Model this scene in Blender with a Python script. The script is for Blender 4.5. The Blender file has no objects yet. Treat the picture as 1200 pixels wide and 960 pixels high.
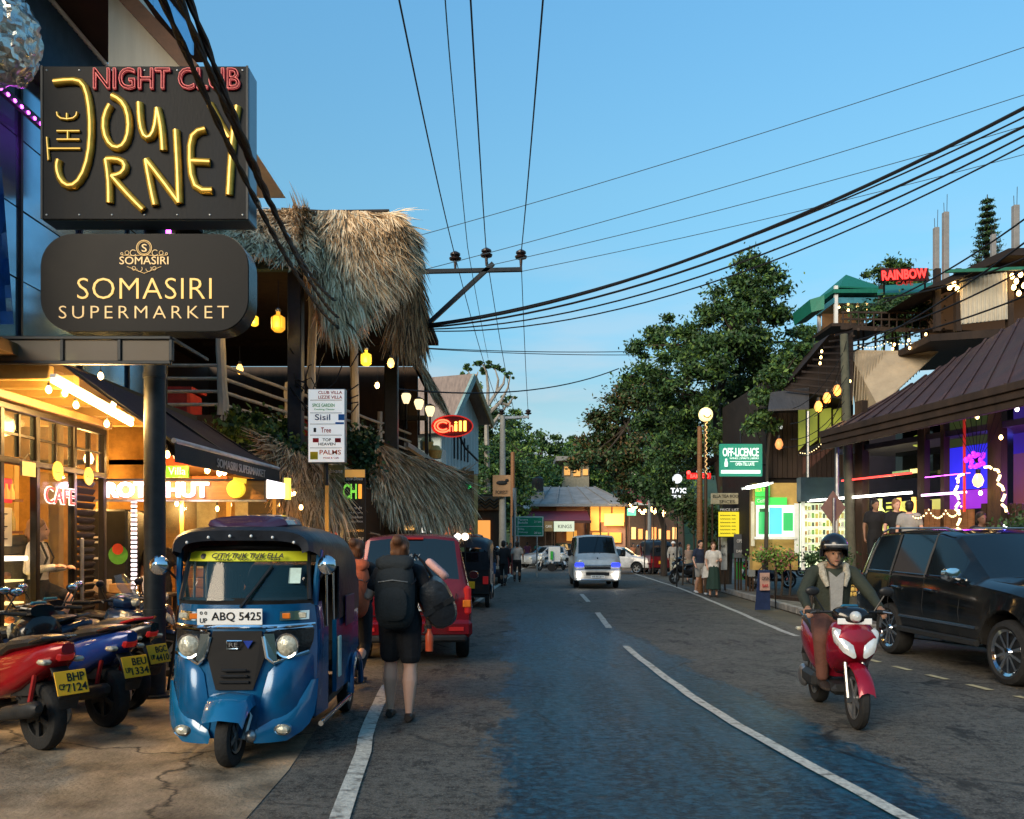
import bpy, math, random
import numpy as np
from mathutils import Vector, Matrix
random.seed(7); np.random.seed(7)
S = bpy.context.scene
COL = S.collection
R = math.radians
V = Vector
# ---------------- camera ----------------
F, HY, CH = 960.0, 637.0, 1.66          # focal length and horizon in photo pixels, eye height in metres
cam = bpy.data.objects.new('camera', bpy.data.cameras.new('camera')); COL.objects.link(cam)
cam.location = (0, 0, CH); cam.rotation_euler = (R(90), 0, 0)
cam.data.sensor_width = 36; cam.data.lens = 36*F/1200; cam.data.shift_y = (HY-480)/1200
cam.data.clip_start = 0.1; cam.data.clip_end = 3000
S.camera = cam
# ---------------- world, sun, exposure ----------------
SUN_EL, SUN_ROT = R(24), R(215)
W = bpy.data.worlds.new('World'); S.world = W; W.use_nodes = True
nt = W.node_tree; nt.nodes.clear()
def _n(t, **k):
    n = nt.nodes.new(t)
    for a, b in k.items(): setattr(n, a, b)
    return n
out = _n('ShaderNodeOutputWorld'); bg = _n('ShaderNodeBackground')
sky = _n('ShaderNodeTexSky', sky_type='NISHITA', sun_disc=False, sun_elevation=SUN_EL, sun_rotation=SUN_ROT, altitude=1000, air_density=1.0, dust_density=0.6, ozone_density=2.0)
tc = _n('ShaderNodeTexCoord'); mp = _n('ShaderNodeMapping'); mp.inputs['Scale'].default_value = (1, 1, 5)
nz = _n('ShaderNodeTexNoise'); nz.inputs['Scale'].default_value = 3.2; nz.inputs['Detail'].default_value = 7; nz.inputs['Roughness'].default_value = .55
rp = _n('ShaderNodeValToRGB'); rp.color_ramp.elements[0].position = .44; rp.color_ramp.elements[1].position = .62
sep = _n('ShaderNodeSeparateXYZ')
band = _n('ShaderNodeMapRange'); band.inputs['From Min'].default_value = .36; band.inputs['From Max'].default_value = .04
hs = _n('ShaderNodeHueSaturation'); hs.inputs['Saturation'].default_value = 1.0; hs.inputs['Hue'].default_value = .485; hs.inputs['Value'].default_value = 1.14
mx = _n('ShaderNodeMix', data_type='RGBA'); mx.inputs[7].default_value = (2.5, 2.75, 3.0, 1)
mul = _n('ShaderNodeMath', operation='MULTIPLY'); mul2 = _n('ShaderNodeMath', operation='MULTIPLY'); mul2.inputs[1].default_value = .9
L = nt.links.new
L(tc.outputs['Generated'], mp.inputs['Vector']); L(mp.outputs[0], nz.inputs['Vector']); L(nz.outputs[0], rp.inputs[0])
L(tc.outputs['Generated'], sep.inputs[0]); L(sep.outputs[2], band.inputs[0])
L(rp.outputs[0], mul.inputs[0]); L(band.outputs[0], mul.inputs[1]); L(mul.outputs[0], mul2.inputs[0])
el = _n('ShaderNodeValToRGB'); el.color_ramp.elements[0].position = .0; el.color_ramp.elements[0].color = (.37, .35, .33, 1); el.color_ramp.elements[1].position = .62; el.color_ramp.elements[1].color = (.66, .98, 1.06, 1)
for q_, c_ in ((.17, (.42, .43, .38, 1)), (.25, (.43, .57, .55, 1)), (.39, (.57, .75, .72, 1))): e2 = el.color_ramp.elements.new(q_); e2.color = c_
tint = _n('ShaderNodeMix', data_type='RGBA', blend_type='MULTIPLY'); tint.inputs[0].default_value = 1
L(sep.outputs[2], el.inputs[0]); L(sky.outputs[0], hs.inputs['Color']); L(hs.outputs[0], tint.inputs[6]); L(el.outputs[0], tint.inputs[7]); L(tint.outputs[2], mx.inputs[6]); L(mul2.outputs[0], mx.inputs[0])
L(mx.outputs[2], bg.inputs['Color']); bg.inputs['Strength'].default_value = 0.14
L(bg.outputs[0], out.inputs['Surface'])
sun = bpy.data.objects.new('sun', bpy.data.lights.new('sun', 'SUN')); COL.objects.link(sun)
sun.data.energy = 2.2; sun.data.angle = R(30); sun.data.color = (1, .80, .56)
_d = V((math.sin(SUN_ROT)*math.cos(SUN_EL), math.cos(SUN_ROT)*math.cos(SUN_EL), math.sin(SUN_EL)))
sun.rotation_euler = _d.to_track_quat('Z', 'Y').to_euler()
S.view_settings.view_transform = 'Standard'; S.view_settings.look = 'None'
S.view_settings.exposure = 0.92; S.view_settings.gamma = 1.0
S.render.engine = 'CYCLES'; S.cycles.max_bounces = 6; S.cycles.use_denoising = True
S.cycles.sample_clamp_indirect = 4; S.cycles.caustics_reflective = False; S.cycles.caustics_refractive = False
# ---------------- helpers ----------------
def P(px, py, D):                       # a point at distance D seen at photo pixel (px, py)
    return V(((px-600)/F*D, D, CH-(py-HY)/F*D))
def G(px, py, z=0.0):                   # the ground point under a photo pixel
    D = (CH-z)*F/(py-HY); return V(((px-600)/F*D, D, z))
_M = {}
def mat(name, col, rough=.6, metal=0.0, var=.25, scale=6.0, bump=.15, bscale=40.0, spec=.28, coat=0.0, alpha=1.0, stretch=None, crack=0, dirt=0.0):
    if name in _M: return _M[name]
    m = bpy.data.materials.new(name); m.use_nodes = True; t = m.node_tree; b = t.nodes['Principled BSDF']
    N = t.nodes.new; K = t.links.new
    b.inputs['Roughness'].default_value = rough; b.inputs['Metallic'].default_value = metal
    b.inputs['Specular IOR Level'].default_value = spec; b.inputs['Coat Weight'].default_value = coat
    b.inputs['Coat Roughness'].default_value = .05
    if alpha < 1: b.inputs['Alpha'].default_value = alpha
    c = N('ShaderNodeTexCoord'); mpp = N('ShaderNodeMapping'); K(c.outputs['Object'], mpp.inputs[0])
    if stretch: mpp.inputs['Scale'].default_value = stretch
    n = N('ShaderNodeTexNoise'); n.inputs['Scale'].default_value = scale; n.inputs['Detail'].default_value = 6; n.inputs['Roughness'].default_value = .65
    K(mpp.outputs[0], n.inputs['Vector'])
    r = N('ShaderNodeValToRGB'); r.color_ramp.elements[0].position = .3; r.color_ramp.elements[1].position = .72
    r.color_ramp.elements[0].color = (*[max(0, x*(1-var)) for x in col], 1); r.color_ramp.elements[1].color = (*[min(1, x*(1+var)) for x in col], 1)
    K(n.outputs[0], r.inputs[0])
    last = r.outputs[0]
    if dirt:
        n3 = N('ShaderNodeTexNoise'); n3.inputs['Scale'].default_value = scale*.35; n3.inputs['Detail'].default_value = 8; K(mpp.outputs[0], n3.inputs['Vector'])
        r3 = N('ShaderNodeValToRGB'); r3.color_ramp.elements[0].position = .52; r3.color_ramp.elements[1].position = .75; K(n3.outputs[0], r3.inputs[0])
        mm = N('ShaderNodeMath'); mm.operation = 'MULTIPLY'; mm.inputs[1].default_value = dirt; K(r3.outputs[0], mm.inputs[0])
        x = N('ShaderNodeMix'); x.data_type = 'RGBA'; K(mm.outputs[0], x.inputs[0]); K(last, x.inputs[6]); x.inputs[7].default_value = (.06, .05, .04, 1); last = x.outputs[2]
    if crack:
        vo = N('ShaderNodeTexVoronoi'); vo.feature = 'DISTANCE_TO_EDGE'; vo.inputs['Scale'].default_value = crack; nw = N('ShaderNodeTexNoise'); nw.inputs['Scale'].default_value = 2.5; nw.inputs['Detail'].default_value = 5; K(mpp.outputs[0], nw.inputs['Vector'])
        wv = N('ShaderNodeMix'); wv.data_type = 'VECTOR'; wv.inputs[0].default_value = .35; K(mpp.outputs[0], wv.inputs[4]); K(nw.outputs[1], wv.inputs[5]); K(wv.outputs[1], vo.inputs['Vector'])
        cr = N('ShaderNodeValToRGB'); cr.color_ramp.elements[0].position = .0; cr.color_ramp.elements[0].color = (1, 1, 1, 1); cr.color_ramp.elements[1].position = .009; cr.color_ramp.elements[1].color = (0, 0, 0, 1); K(vo.outputs[0], cr.inputs[0])
        x = N('ShaderNodeMix'); x.data_type = 'RGBA'; K(cr.outputs[0], x.inputs[0]); K(last, x.inputs[6]); x.inputs[7].default_value = (.02, .017, .014, 1); last = x.outputs[2]
    K(last, b.inputs['Base Color'])
    if bump:
        n2 = N('ShaderNodeTexNoise'); n2.inputs['Scale'].default_value = bscale; n2.inputs['Detail'].default_value = 5; K(mpp.outputs[0], n2.inputs['Vector'])
        bp = N('ShaderNodeBump'); bp.inputs['Strength'].default_value = bump; bp.inputs['Distance'].default_value = .02; K(n2.outputs[0], bp.inputs['Height']); K(bp.outputs[0], b.inputs['Normal'])
        mr = N('ShaderNodeMapRange'); mr.inputs['To Min'].default_value = max(.02, rough*.75); mr.inputs['To Max'].default_value = min(1, rough*1.25); K(n.outputs[0], mr.inputs[0]); K(mr.outputs[0], b.inputs['Roughness'])
    _M[name] = m; return m
def emi(name, col, st, base=None):
    if name in _M: return _M[name]
    m = bpy.data.materials.new(name); m.use_nodes = True; b = m.node_tree.nodes['Principled BSDF']
    b.inputs['Base Color'].default_value = (*(base or col), 1); b.inputs['Emission Color'].default_value = (*col, 1); b.inputs['Emission Strength'].default_value = st*.55
    b.inputs['Roughness'].default_value = .4
    _M[name] = m; return m
def glass(name, col=(.02, .03, .035), rough=.04, alpha=.45, spec=.8):
    if name in _M: return _M[name]
    m = mat(name, col, rough, 0, .1, 2, 0, spec=spec, alpha=alpha); return m

ORD = ['first', 'second', 'third', 'fourth', 'fifth', 'sixth', 'seventh', 'eighth', 'ninth', 'tenth', 'eleventh', 'twelfth', 'thirteenth', 'fourteenth']
class MB:
    def __init__(s): s.v = []; s.f = []; s.m = []; s.k = 0
    def add(s, vs, fs):
        o = len(s.v); s.v += [tuple(v) for v in vs]; s.f += [tuple(i+o for i in f) for f in fs]; s.m += [s.k]*len(fs); return s
    def box(s, c, d, rz=0, bev=0, rot=None):
        x, y, z = d[0]/2, d[1]/2, d[2]/2
        M = Matrix.Translation(V(c)) @ (rot if rot is not None else Matrix.Rotation(rz, 4, 'Z'))
        b = min(bev, x*.9, y*.9, z*.9)
        if b <= 0:
            vs = [V((sx*x, sy*y, sz*z)) for sx in (-1, 1) for sy in (-1, 1) for sz in (-1, 1)]
            fs = [(0, 1, 3, 2), (4, 6, 7, 5), (0, 4, 5, 1), (2, 3, 7, 6), (0, 2, 6, 4), (1, 5, 7, 3)]
        else:
            vs = []; idx = {}
            for sx in (-1, 1):
                for sy in (-1, 1):
                    for sz in (-1, 1):
                        for a in range(3):
                            q = [sx*(x-b), sy*(y-b), sz*(z-b)]; q[a] = (sx, sy, sz)[a]*(x, y, z)[a]
                            idx[(sx, sy, sz, a)] = len(vs); vs.append(V(q))
            fs = []
            for a in range(3):
                u, w = (a+1) % 3, (a+2) % 3
                for sg in (-1, 1):
                    r = []
                    for su, sw in ((-1, -1), (1, -1), (1, 1), (-1, 1)):
                        k = [0, 0, 0]; k[a] = sg; k[u] = su; k[w] = sw; r.append(idx[(*k, a)])
                    fs.append(tuple(r) if sg > 0 else tuple(r[::-1]))
                for su in (-1, 1):
                    for sw in (-1, 1):
                        k0 = [0]*3; k0[u] = su; k0[w] = sw; k1 = list(k0); k0[a] = -1; k1[a] = 1
                        r = (idx[(*k0, u)], idx[(*k1, u)], idx[(*k1, w)], idx[(*k0, w)])
                        fs.append(r if su*sw > 0 else r[::-1])
            for sx in (-1, 1):
                for sy in (-1, 1):
                    for sz in (-1, 1):
                        r = tuple(idx[(sx, sy, sz, a)] for a in range(3)); fs.append(r if sx*sy*sz > 0 else r[::-1])
        return s.add([M @ v for v in vs], fs)
    def beam(s, a, b, w, h=None, up=(0, 0, 1), bev=0):
        a, b = V(a), V(b); h = h or w; d = b-a; L_ = d.length
        if L_ < 1e-6: return s
        y = d/L_; u = V(up)
        if abs(y.dot(u)) > .98: u = V((1, 0, 0))
        x = y.cross(u).normalized(); z = x.cross(y)
        return s.box((a+b)/2, (w, L_, h), rot=Matrix((x, y, z)).transposed().to_4x4(), bev=bev)
    def cyl(s, a, b, r, r2=None, n=12, cap=True):
        r2 = r if r2 is None else r2
        return s.tube([a, b], [r, r2], n, cap)
    def tube(s, pts, r, n=8, cap=True, flat=1.0):
        pts = [V(p) for p in pts]; N = len(pts)
        rs = r if isinstance(r, (list, tuple)) else [r]*N
        T = [(pts[min(i+1, N-1)]-pts[max(i-1, 0)]).normalized() for i in range(N)]
        u = T[0].orthogonal().normalized() if abs(T[0].z) > .95 else T[0].cross(V((0, 0, 1))).normalized()
        vs = []
        for i in range(N):
            u = (u-T[i]*u.dot(T[i])); u = u.normalized() if u.length > 1e-6 else T[i].orthogonal().normalized(); w = T[i].cross(u)
            for k in range(n):
                a = 2*math.pi*k/n; vs.append(pts[i]+u*math.cos(a)*rs[i]+w*math.sin(a)*rs[i]*flat)
        fs = [(i*n+k, i*n+(k+1) % n, (i+1)*n+(k+1) % n, (i+1)*n+k) for i in range(N-1) for k in range(n)]
        if cap: fs += [tuple(range(n))[::-1], tuple((N-1)*n+k for k in range(n))]
        return s.add(vs, fs)
    def lathe(s, prof, n=20, c=(0, 0, 0), axis='Z', rot=None):
        M = Matrix.Translation(V(c))
        if rot is not None: M = M @ rot
        elif axis == 'X': M = M @ Matrix.Rotation(R(90), 4, 'Y')
        elif axis == 'Y': M = M @ Matrix.Rotation(R(-90), 4, 'X')
        vs = [M @ V((r*math.cos(2*math.pi*k/n), r*math.sin(2*math.pi*k/n), z)) for r, z in prof for k in range(n)]
        fs = [(i*n+k, i*n+(k+1) % n, (i+1)*n+(k+1) % n, (i+1)*n+k) for i in range(len(prof)-1) for k in range(n)]
        return s.add(vs, fs)
    def ball(s, c, r, nu=12, nv=8, rot=None):
        r = (r, r, r) if isinstance(r, (int, float)) else r
        M = Matrix.Translation(V(c)) @ (rot if rot is not None else Matrix())
        vs = [M @ V((0, 0, -r[2]))]
        for j in range(1, nv):
            t = math.pi*j/nv-math.pi/2
            for k in range(nu):
                a = 2*math.pi*k/nu; vs.append(M @ V((r[0]*math.cos(t)*math.cos(a), r[1]*math.cos(t)*math.sin(a), r[2]*math.sin(t))))
        vs.append(M @ V((0, 0, r[2]))); e = len(vs)-1
        fs = [(0, 1+(k+1) % nu, 1+k) for k in range(nu)]
        fs += [(1+j*nu+k, 1+j*nu+(k+1) % nu, 1+(j+1)*nu+(k+1) % nu, 1+(j+1)*nu+k) for j in range(nv-2) for k in range(nu)]
        fs += [(1+(nv-2)*nu+k, 1+(nv-2)*nu+(k+1) % nu, e) for k in range(nu)]
        return s.add(vs, fs)
    def loft(s, rings, close=True, cap=True, loop=False):
        n = len(rings[0]); vs = [V(p) for r in rings for p in r]; N = len(rings); fs = []
        for i in range(N if loop else N-1):
            j = (i+1) % N
            for k in range(n if close else n-1): fs.append((i*n+k, i*n+(k+1) % n, j*n+(k+1) % n, j*n+k))
        if cap and not loop and close: fs += [tuple(range(n))[::-1], tuple((N-1)*n+k for k in range(n))]
        return s.add(vs, fs)
    def prism(s, pts, ext):            # a planar outline given thickness
        e = V(ext); p = [V(q) for q in pts]; n = len(p)
        return s.add(p+[q+e for q in p], [tuple(range(n))[::-1], tuple(range(n, 2*n))]+[(k, (k+1) % n, n+(k+1) % n, n+k) for k in range(n)])
    def face(s, pts): return s.add(pts, [tuple(range(len(pts)))])
    def build(s, name, mt, parent=None, smooth=38, kind=None):
        return obj(name, mesh(name, s.v, s.f, mt, s.m, smooth), parent, kind)
def mesh(name, v, f, mt, mi=None, smooth=38):
    me = bpy.data.meshes.new(name); me.from_pydata(v, [], f)
    for m in (mt if isinstance(mt, (list, tuple)) else [mt]): me.materials.append(m)
    if mi and isinstance(mt, (list, tuple)) and len(mt) > 1: me.polygons.foreach_set('material_index', mi)
    if smooth:
        me.polygons.foreach_set('use_smooth', [True]*len(me.polygons))
        me.set_sharp_from_angle(angle=R(smooth))
    me.update(); return me
_W = {}
def obj(name, me, parent=None, kind=None):
    o = bpy.data.objects.new(name, me)
    if parent is not None:
        M = _W.get(_root(parent).name)
        if M is not None and me.users <= 1: me.transform(M)
        o.parent = parent
    COL.objects.link(o)
    if kind: o['kind'] = kind
    return o
def _root(o):
    while o.parent: o = o.parent
    return o
def thing(name, label, cat, loc=None, rz=0, group=None):
    """Empty at a thing's base. With loc given, parts are modelled in world coordinates; without, at the origin and placed later."""
    o = bpy.data.objects.new(name, None); COL.objects.link(o); o.empty_display_size = .2
    if loc is not None:
        o.location = loc; o.rotation_euler = (0, 0, rz)
        _W[o.name] = (Matrix.Translation(V(loc)) @ Matrix.Rotation(rz, 4, 'Z')).inverted()
    return tag(o, label, cat, group)
def tag(o, label, cat, group=None, kind=None):
    if label: o['label'] = label
    if cat: o['category'] = cat
    if group: o['group'] = group
    if kind: o['kind'] = kind
    return o
def place(t, loc, rz=0): t.location = loc; t.rotation_euler = (0, 0, rz); return t
def kids(o): return [c for c in COL.objects if c.parent == o]
def copy_tree(o, parent=None):
    c = o.copy(); COL.objects.link(c); c.parent = parent
    for ch in list(o.children): copy_tree(ch, c)
    return c
def frame3(o, r, u):                    # matrix whose x runs along r, y along u
    r = V(r).normalized(); u = V(u); u = (u-r*u.dot(r)).normalized(); n = r.cross(u)
    return Matrix.Translation(V(o)) @ Matrix((r, u, n)).transposed().to_4x4()
def text(s, o, w, h, mt, parent=None, r=(1, 0, 0), u=(0, 0, 1), name='lettering', ext=.004, off=0.0, bevel=0.0, shear=0.0, sp=1.0, fill=True, tubeonly=0.0):
    """Lettering fitted into w x h, centred on o, standing in the plane r, u."""
    cu = bpy.data.curves.new(name, 'FONT'); cu.body = s; cu.align_x = 'CENTER'; cu.align_y = 'CENTER'; cu.extrude = ext if not tubeonly else 0
    cu.offset = off; cu.shear = shear; cu.space_character = sp; cu.resolution_u = 3; cu.space_line = .95
    if tubeonly: cu.fill_mode = 'NONE'; cu.bevel_depth = tubeonly; cu.bevel_resolution = 1
    o_ = bpy.data.objects.new('t', cu); COL.objects.link(o_)
    dg = bpy.context.evaluated_depsgraph_get(); me = bpy.data.meshes.new_from_object(o_.evaluated_get(dg))
    bpy.data.objects.remove(o_); bpy.data.curves.remove(cu)
    me.name = name; n = len(me.vertices)
    a = np.zeros(n*3, 'f'); me.vertices.foreach_get('co', a); a = a.reshape(-1, 3)
    mn, mxx = a.min(0), a.max(0); d = mxx-mn; c = (mn+mxx)/2
    a[:, 0] = (a[:, 0]-c[0])*(w/max(d[0], 1e-6)); a[:, 1] = (a[:, 1]-c[1])*(h/max(d[1], 1e-6))
    a[:, 2] = a[:, 2] if not tubeonly else (a[:, 2]-c[2])*(h/max(d[1], 1e-6))
    me.vertices.foreach_set('co', a.ravel()); me.transform(frame3(o, r, u)); me.materials.clear(); me.materials.append(mt)
    return obj(name, me, parent)
def npmesh(name, v, faces_n, mt, mi=None, smooth=False):
    """v: (n*k, 3) array; consecutive groups of k vertices form one face."""
    k = faces_n; n = len(v)//k; me = bpy.data.meshes.new(name)
    me.vertices.add(n*k); me.vertices.foreach_set('co', np.asarray(v, 'f').ravel())
    me.loops.add(n*k); me.loops.foreach_set('vertex_index', np.arange(n*k, dtype='i'))
    me.polygons.add(n); me.polygons.foreach_set('loop_start', np.arange(0, n*k, k, dtype='i')); me.polygons.foreach_set('loop_total', np.full(n, k, 'i'))
    for m in (mt if isinstance(mt, (list, tuple)) else [mt]): me.materials.append(m)
    if mi is not None: me.polygons.foreach_set('material_index', np.asarray(mi, 'i'))
    me.update(calc_edges=True); me.validate(); return me
def blend(mb, name, mt, parent, voxel=.012, smooth=6, dec=None, fac=.5):
    """Fuse the shapes of mb into one continuous skin."""
    me = mesh('t', mb.v, mb.f, mt, None, 0); o = bpy.data.objects.new('t', me); COL.objects.link(o)
    m = o.modifiers.new('r', 'REMESH'); m.mode = 'VOXEL'; m.voxel_size = voxel
    m = o.modifiers.new('s', 'SMOOTH'); m.iterations = smooth; m.factor = fac
    if dec: m = o.modifiers.new('d', 'DECIMATE'); m.ratio = dec
    dg = bpy.context.evaluated_depsgraph_get(); r = bpy.data.meshes.new_from_object(o.evaluated_get(dg))
    bpy.data.objects.remove(o); bpy.data.meshes.remove(me)
    r.name = name; r.materials.clear(); r.materials.append(mt); r.polygons.foreach_set('use_smooth', [True]*len(r.polygons))
    return obj(name, r, parent)
def wire(pts, r, name, label, mt, sag=0, n=14, group=None, parent=None, cat='cable'):
    """A hanging cable through the given points, sagging between each pair."""
    q = []
    for a, b in zip(pts[:-1], pts[1:]):
        a, b = V(a), V(b)
        for i in range(n+1):
            t = i/n; p = a.lerp(b, t); p.z -= sag*4*t*(1-t)
            if not q or (p-q[-1]).length > 1e-5: q.append(p)
    o = MB().tube(q, r, 6).build(name, mt, parent)
    if not parent: tag(o, label, cat, group)
    return o
def lamp(name, loc, energy, col=(1, .72, .35), r=.08, parent=None):
    l = bpy.data.lights.new(name, 'POINT'); l.energy = energy*.6; l.color = col; l.shadow_soft_size = r
    o = bpy.data.objects.new(name, l); COL.objects.link(o); o.location = loc
    if parent:
        M = _W.get(_root(parent).name); o.location = (M @ V(loc)) if M is not None else loc; o.parent = parent
    return o
# ---------------- materials ----------------
STEEL = mat('dark_steel', (.022, .026, .03), .45, .3, .3, 8, .08)
BLACK = mat('black_paint', (.012, .013, .015), .4, 0, .3, 8, .05)
RUBBER = mat('tyre_rubber', (.018, .018, .018), .8, 0, .3, 20, .3)
CHROME = mat('chrome', (.75, .77, .8), .12, 1, .1, 5, 0)
ALU = mat('worn_metal', (.35, .36, .37), .38, .9, .25, 12, .1)
PLASTIC = mat('black_plastic', (.02, .021, .022), .5, 0, .3, 14, .1)
WOOD_D = mat('dark_wood', (.06, .035, .02), .6, 0, .4, 5, .3, stretch=(1, 1, .15))
WOOD_M = mat('warm_wood', (.22, .10, .04), .5, 0, .35, 6, .25, stretch=(1, 1, 6))
LOG = mat('bleached_log', (.52, .47, .38), .75, 0, .25, 7, .5, stretch=(1, 1, .3))
CONC = mat('concrete', (.30, .29, .27), .85, 0, .25, 3, .35, dirt=.4)
CREAM = mat('cream_wall', (.55, .50, .38), .8, 0, .15, 2, .15, dirt=.25)
YELW = mat('ochre_wall', (.50, .32, .10), .75, 0, .2, 3, .2, dirt=.25)
WHITE = mat('white_paint', (.75, .75, .73), .5, 0, .08, 4, .06, dirt=.12)
WPAINT = mat('road_paint', (.46, .44, .38), .8, 0, .35, 28, .5, dirt=.95)
YPAINT = mat('yellow_road_paint', (.50, .42, .24), .7, 0, .3, 9, .35, dirt=.9)
GLASSD = mat('tinted_glass', (.006, .009, .012), .05, 0, .1, 2, 0, spec=.55)
GLASSC = glass('clear_glass', (.05, .06, .06), .04, .22)
INTERIOR = mat('cabin_black', (.01, .01, .011), .8, 0, .2, 8, .1)
WARM = emi('warm_bulb', (1, .62, .22), 14)
WARM2 = emi('warm_glow_glass', (1, .55, .14), 3.0)
WHITEL = emi('white_tube', (1, .95, .85), 9)
REDN = emi('red_neon', (1, .05, .04), 4)
CABLE = mat('black_cable', (.008, .008, .009), .6, 0, .2, 10, .1)
def shade(name, col, st): return emi(name, col, st)

# ---------------- ground, road, pavements ----------------
def curve_x(tab, d):
    if d <= tab[0][0]: return tab[0][1]
    for (a, x), (b, y) in zip(tab[:-1], tab[1:]):
        if d <= b:
            t = (d-a)/(b-a); return x+(y-x)*t
    return tab[-1][1]
def smooth_x(tab, d):
    return sum(curve_x(tab, d+k)*w for k, w in ((-1.5, .2), (-.7, .2), (0, .2), (.7, .2), (1.5, .2)))
LLINE = [(-6, -.35), (0, -.7), (4.93, -1.0), (6.56, -1.2), (8.7, -1.43), (10, -1.5), (14, -1.42), (21, -1.1), (33, -.52), (48, .25), (55, .8), (60, 1.6), (66, 3.2), (72, 5.6), (82, 12), (95, 24)]
CLINE = [(-6, 3.9), (0, 3.1), (4.93, 2.38), (5.95, 2.23), (7.1, 2.07), (9.1, 1.92), (13.3, 1.8), (18, 1.98), (22, 2.13), (28, 2.3), (40, 2.9), (50, 3.9), (58, 5.8), (66, 10), (75, 17)]
RLINE = [(-6, 6.1), (4, 6.1), (9, 5.5), (10.8, 5.08), (15, 5.05), (20.4, 5.5), (30, 6.2), (45, 6.7), (50, 7.3), (56, 9), (62, 12.5), (70, 19)]
gm = mat('earth', (.10, .085, .06), .95, 0, .4, .6, .4, 8)
MB().face([(-900, -300, -.02), (900, -300, -.02), (900, 1500, -.02), (-900, 1500, -.02)]).build('ground', gm, None, 0, 'structure')

def ribbon(ds, fl, fr, z, name, mt, kind='structure', cols=1):
    mb = MB(); rings = []
    for d in ds:
        a, b = fl(d), fr(d); rings.append([(a+(b-a)*k/cols, d, z) for k in range(cols+1)])
    mb.loft(rings, close=False, cap=False)
    me = mesh(name, mb.v, [f[::-1] for f in mb.f], mt, None, 0); return obj(name, me, None, kind)
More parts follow.
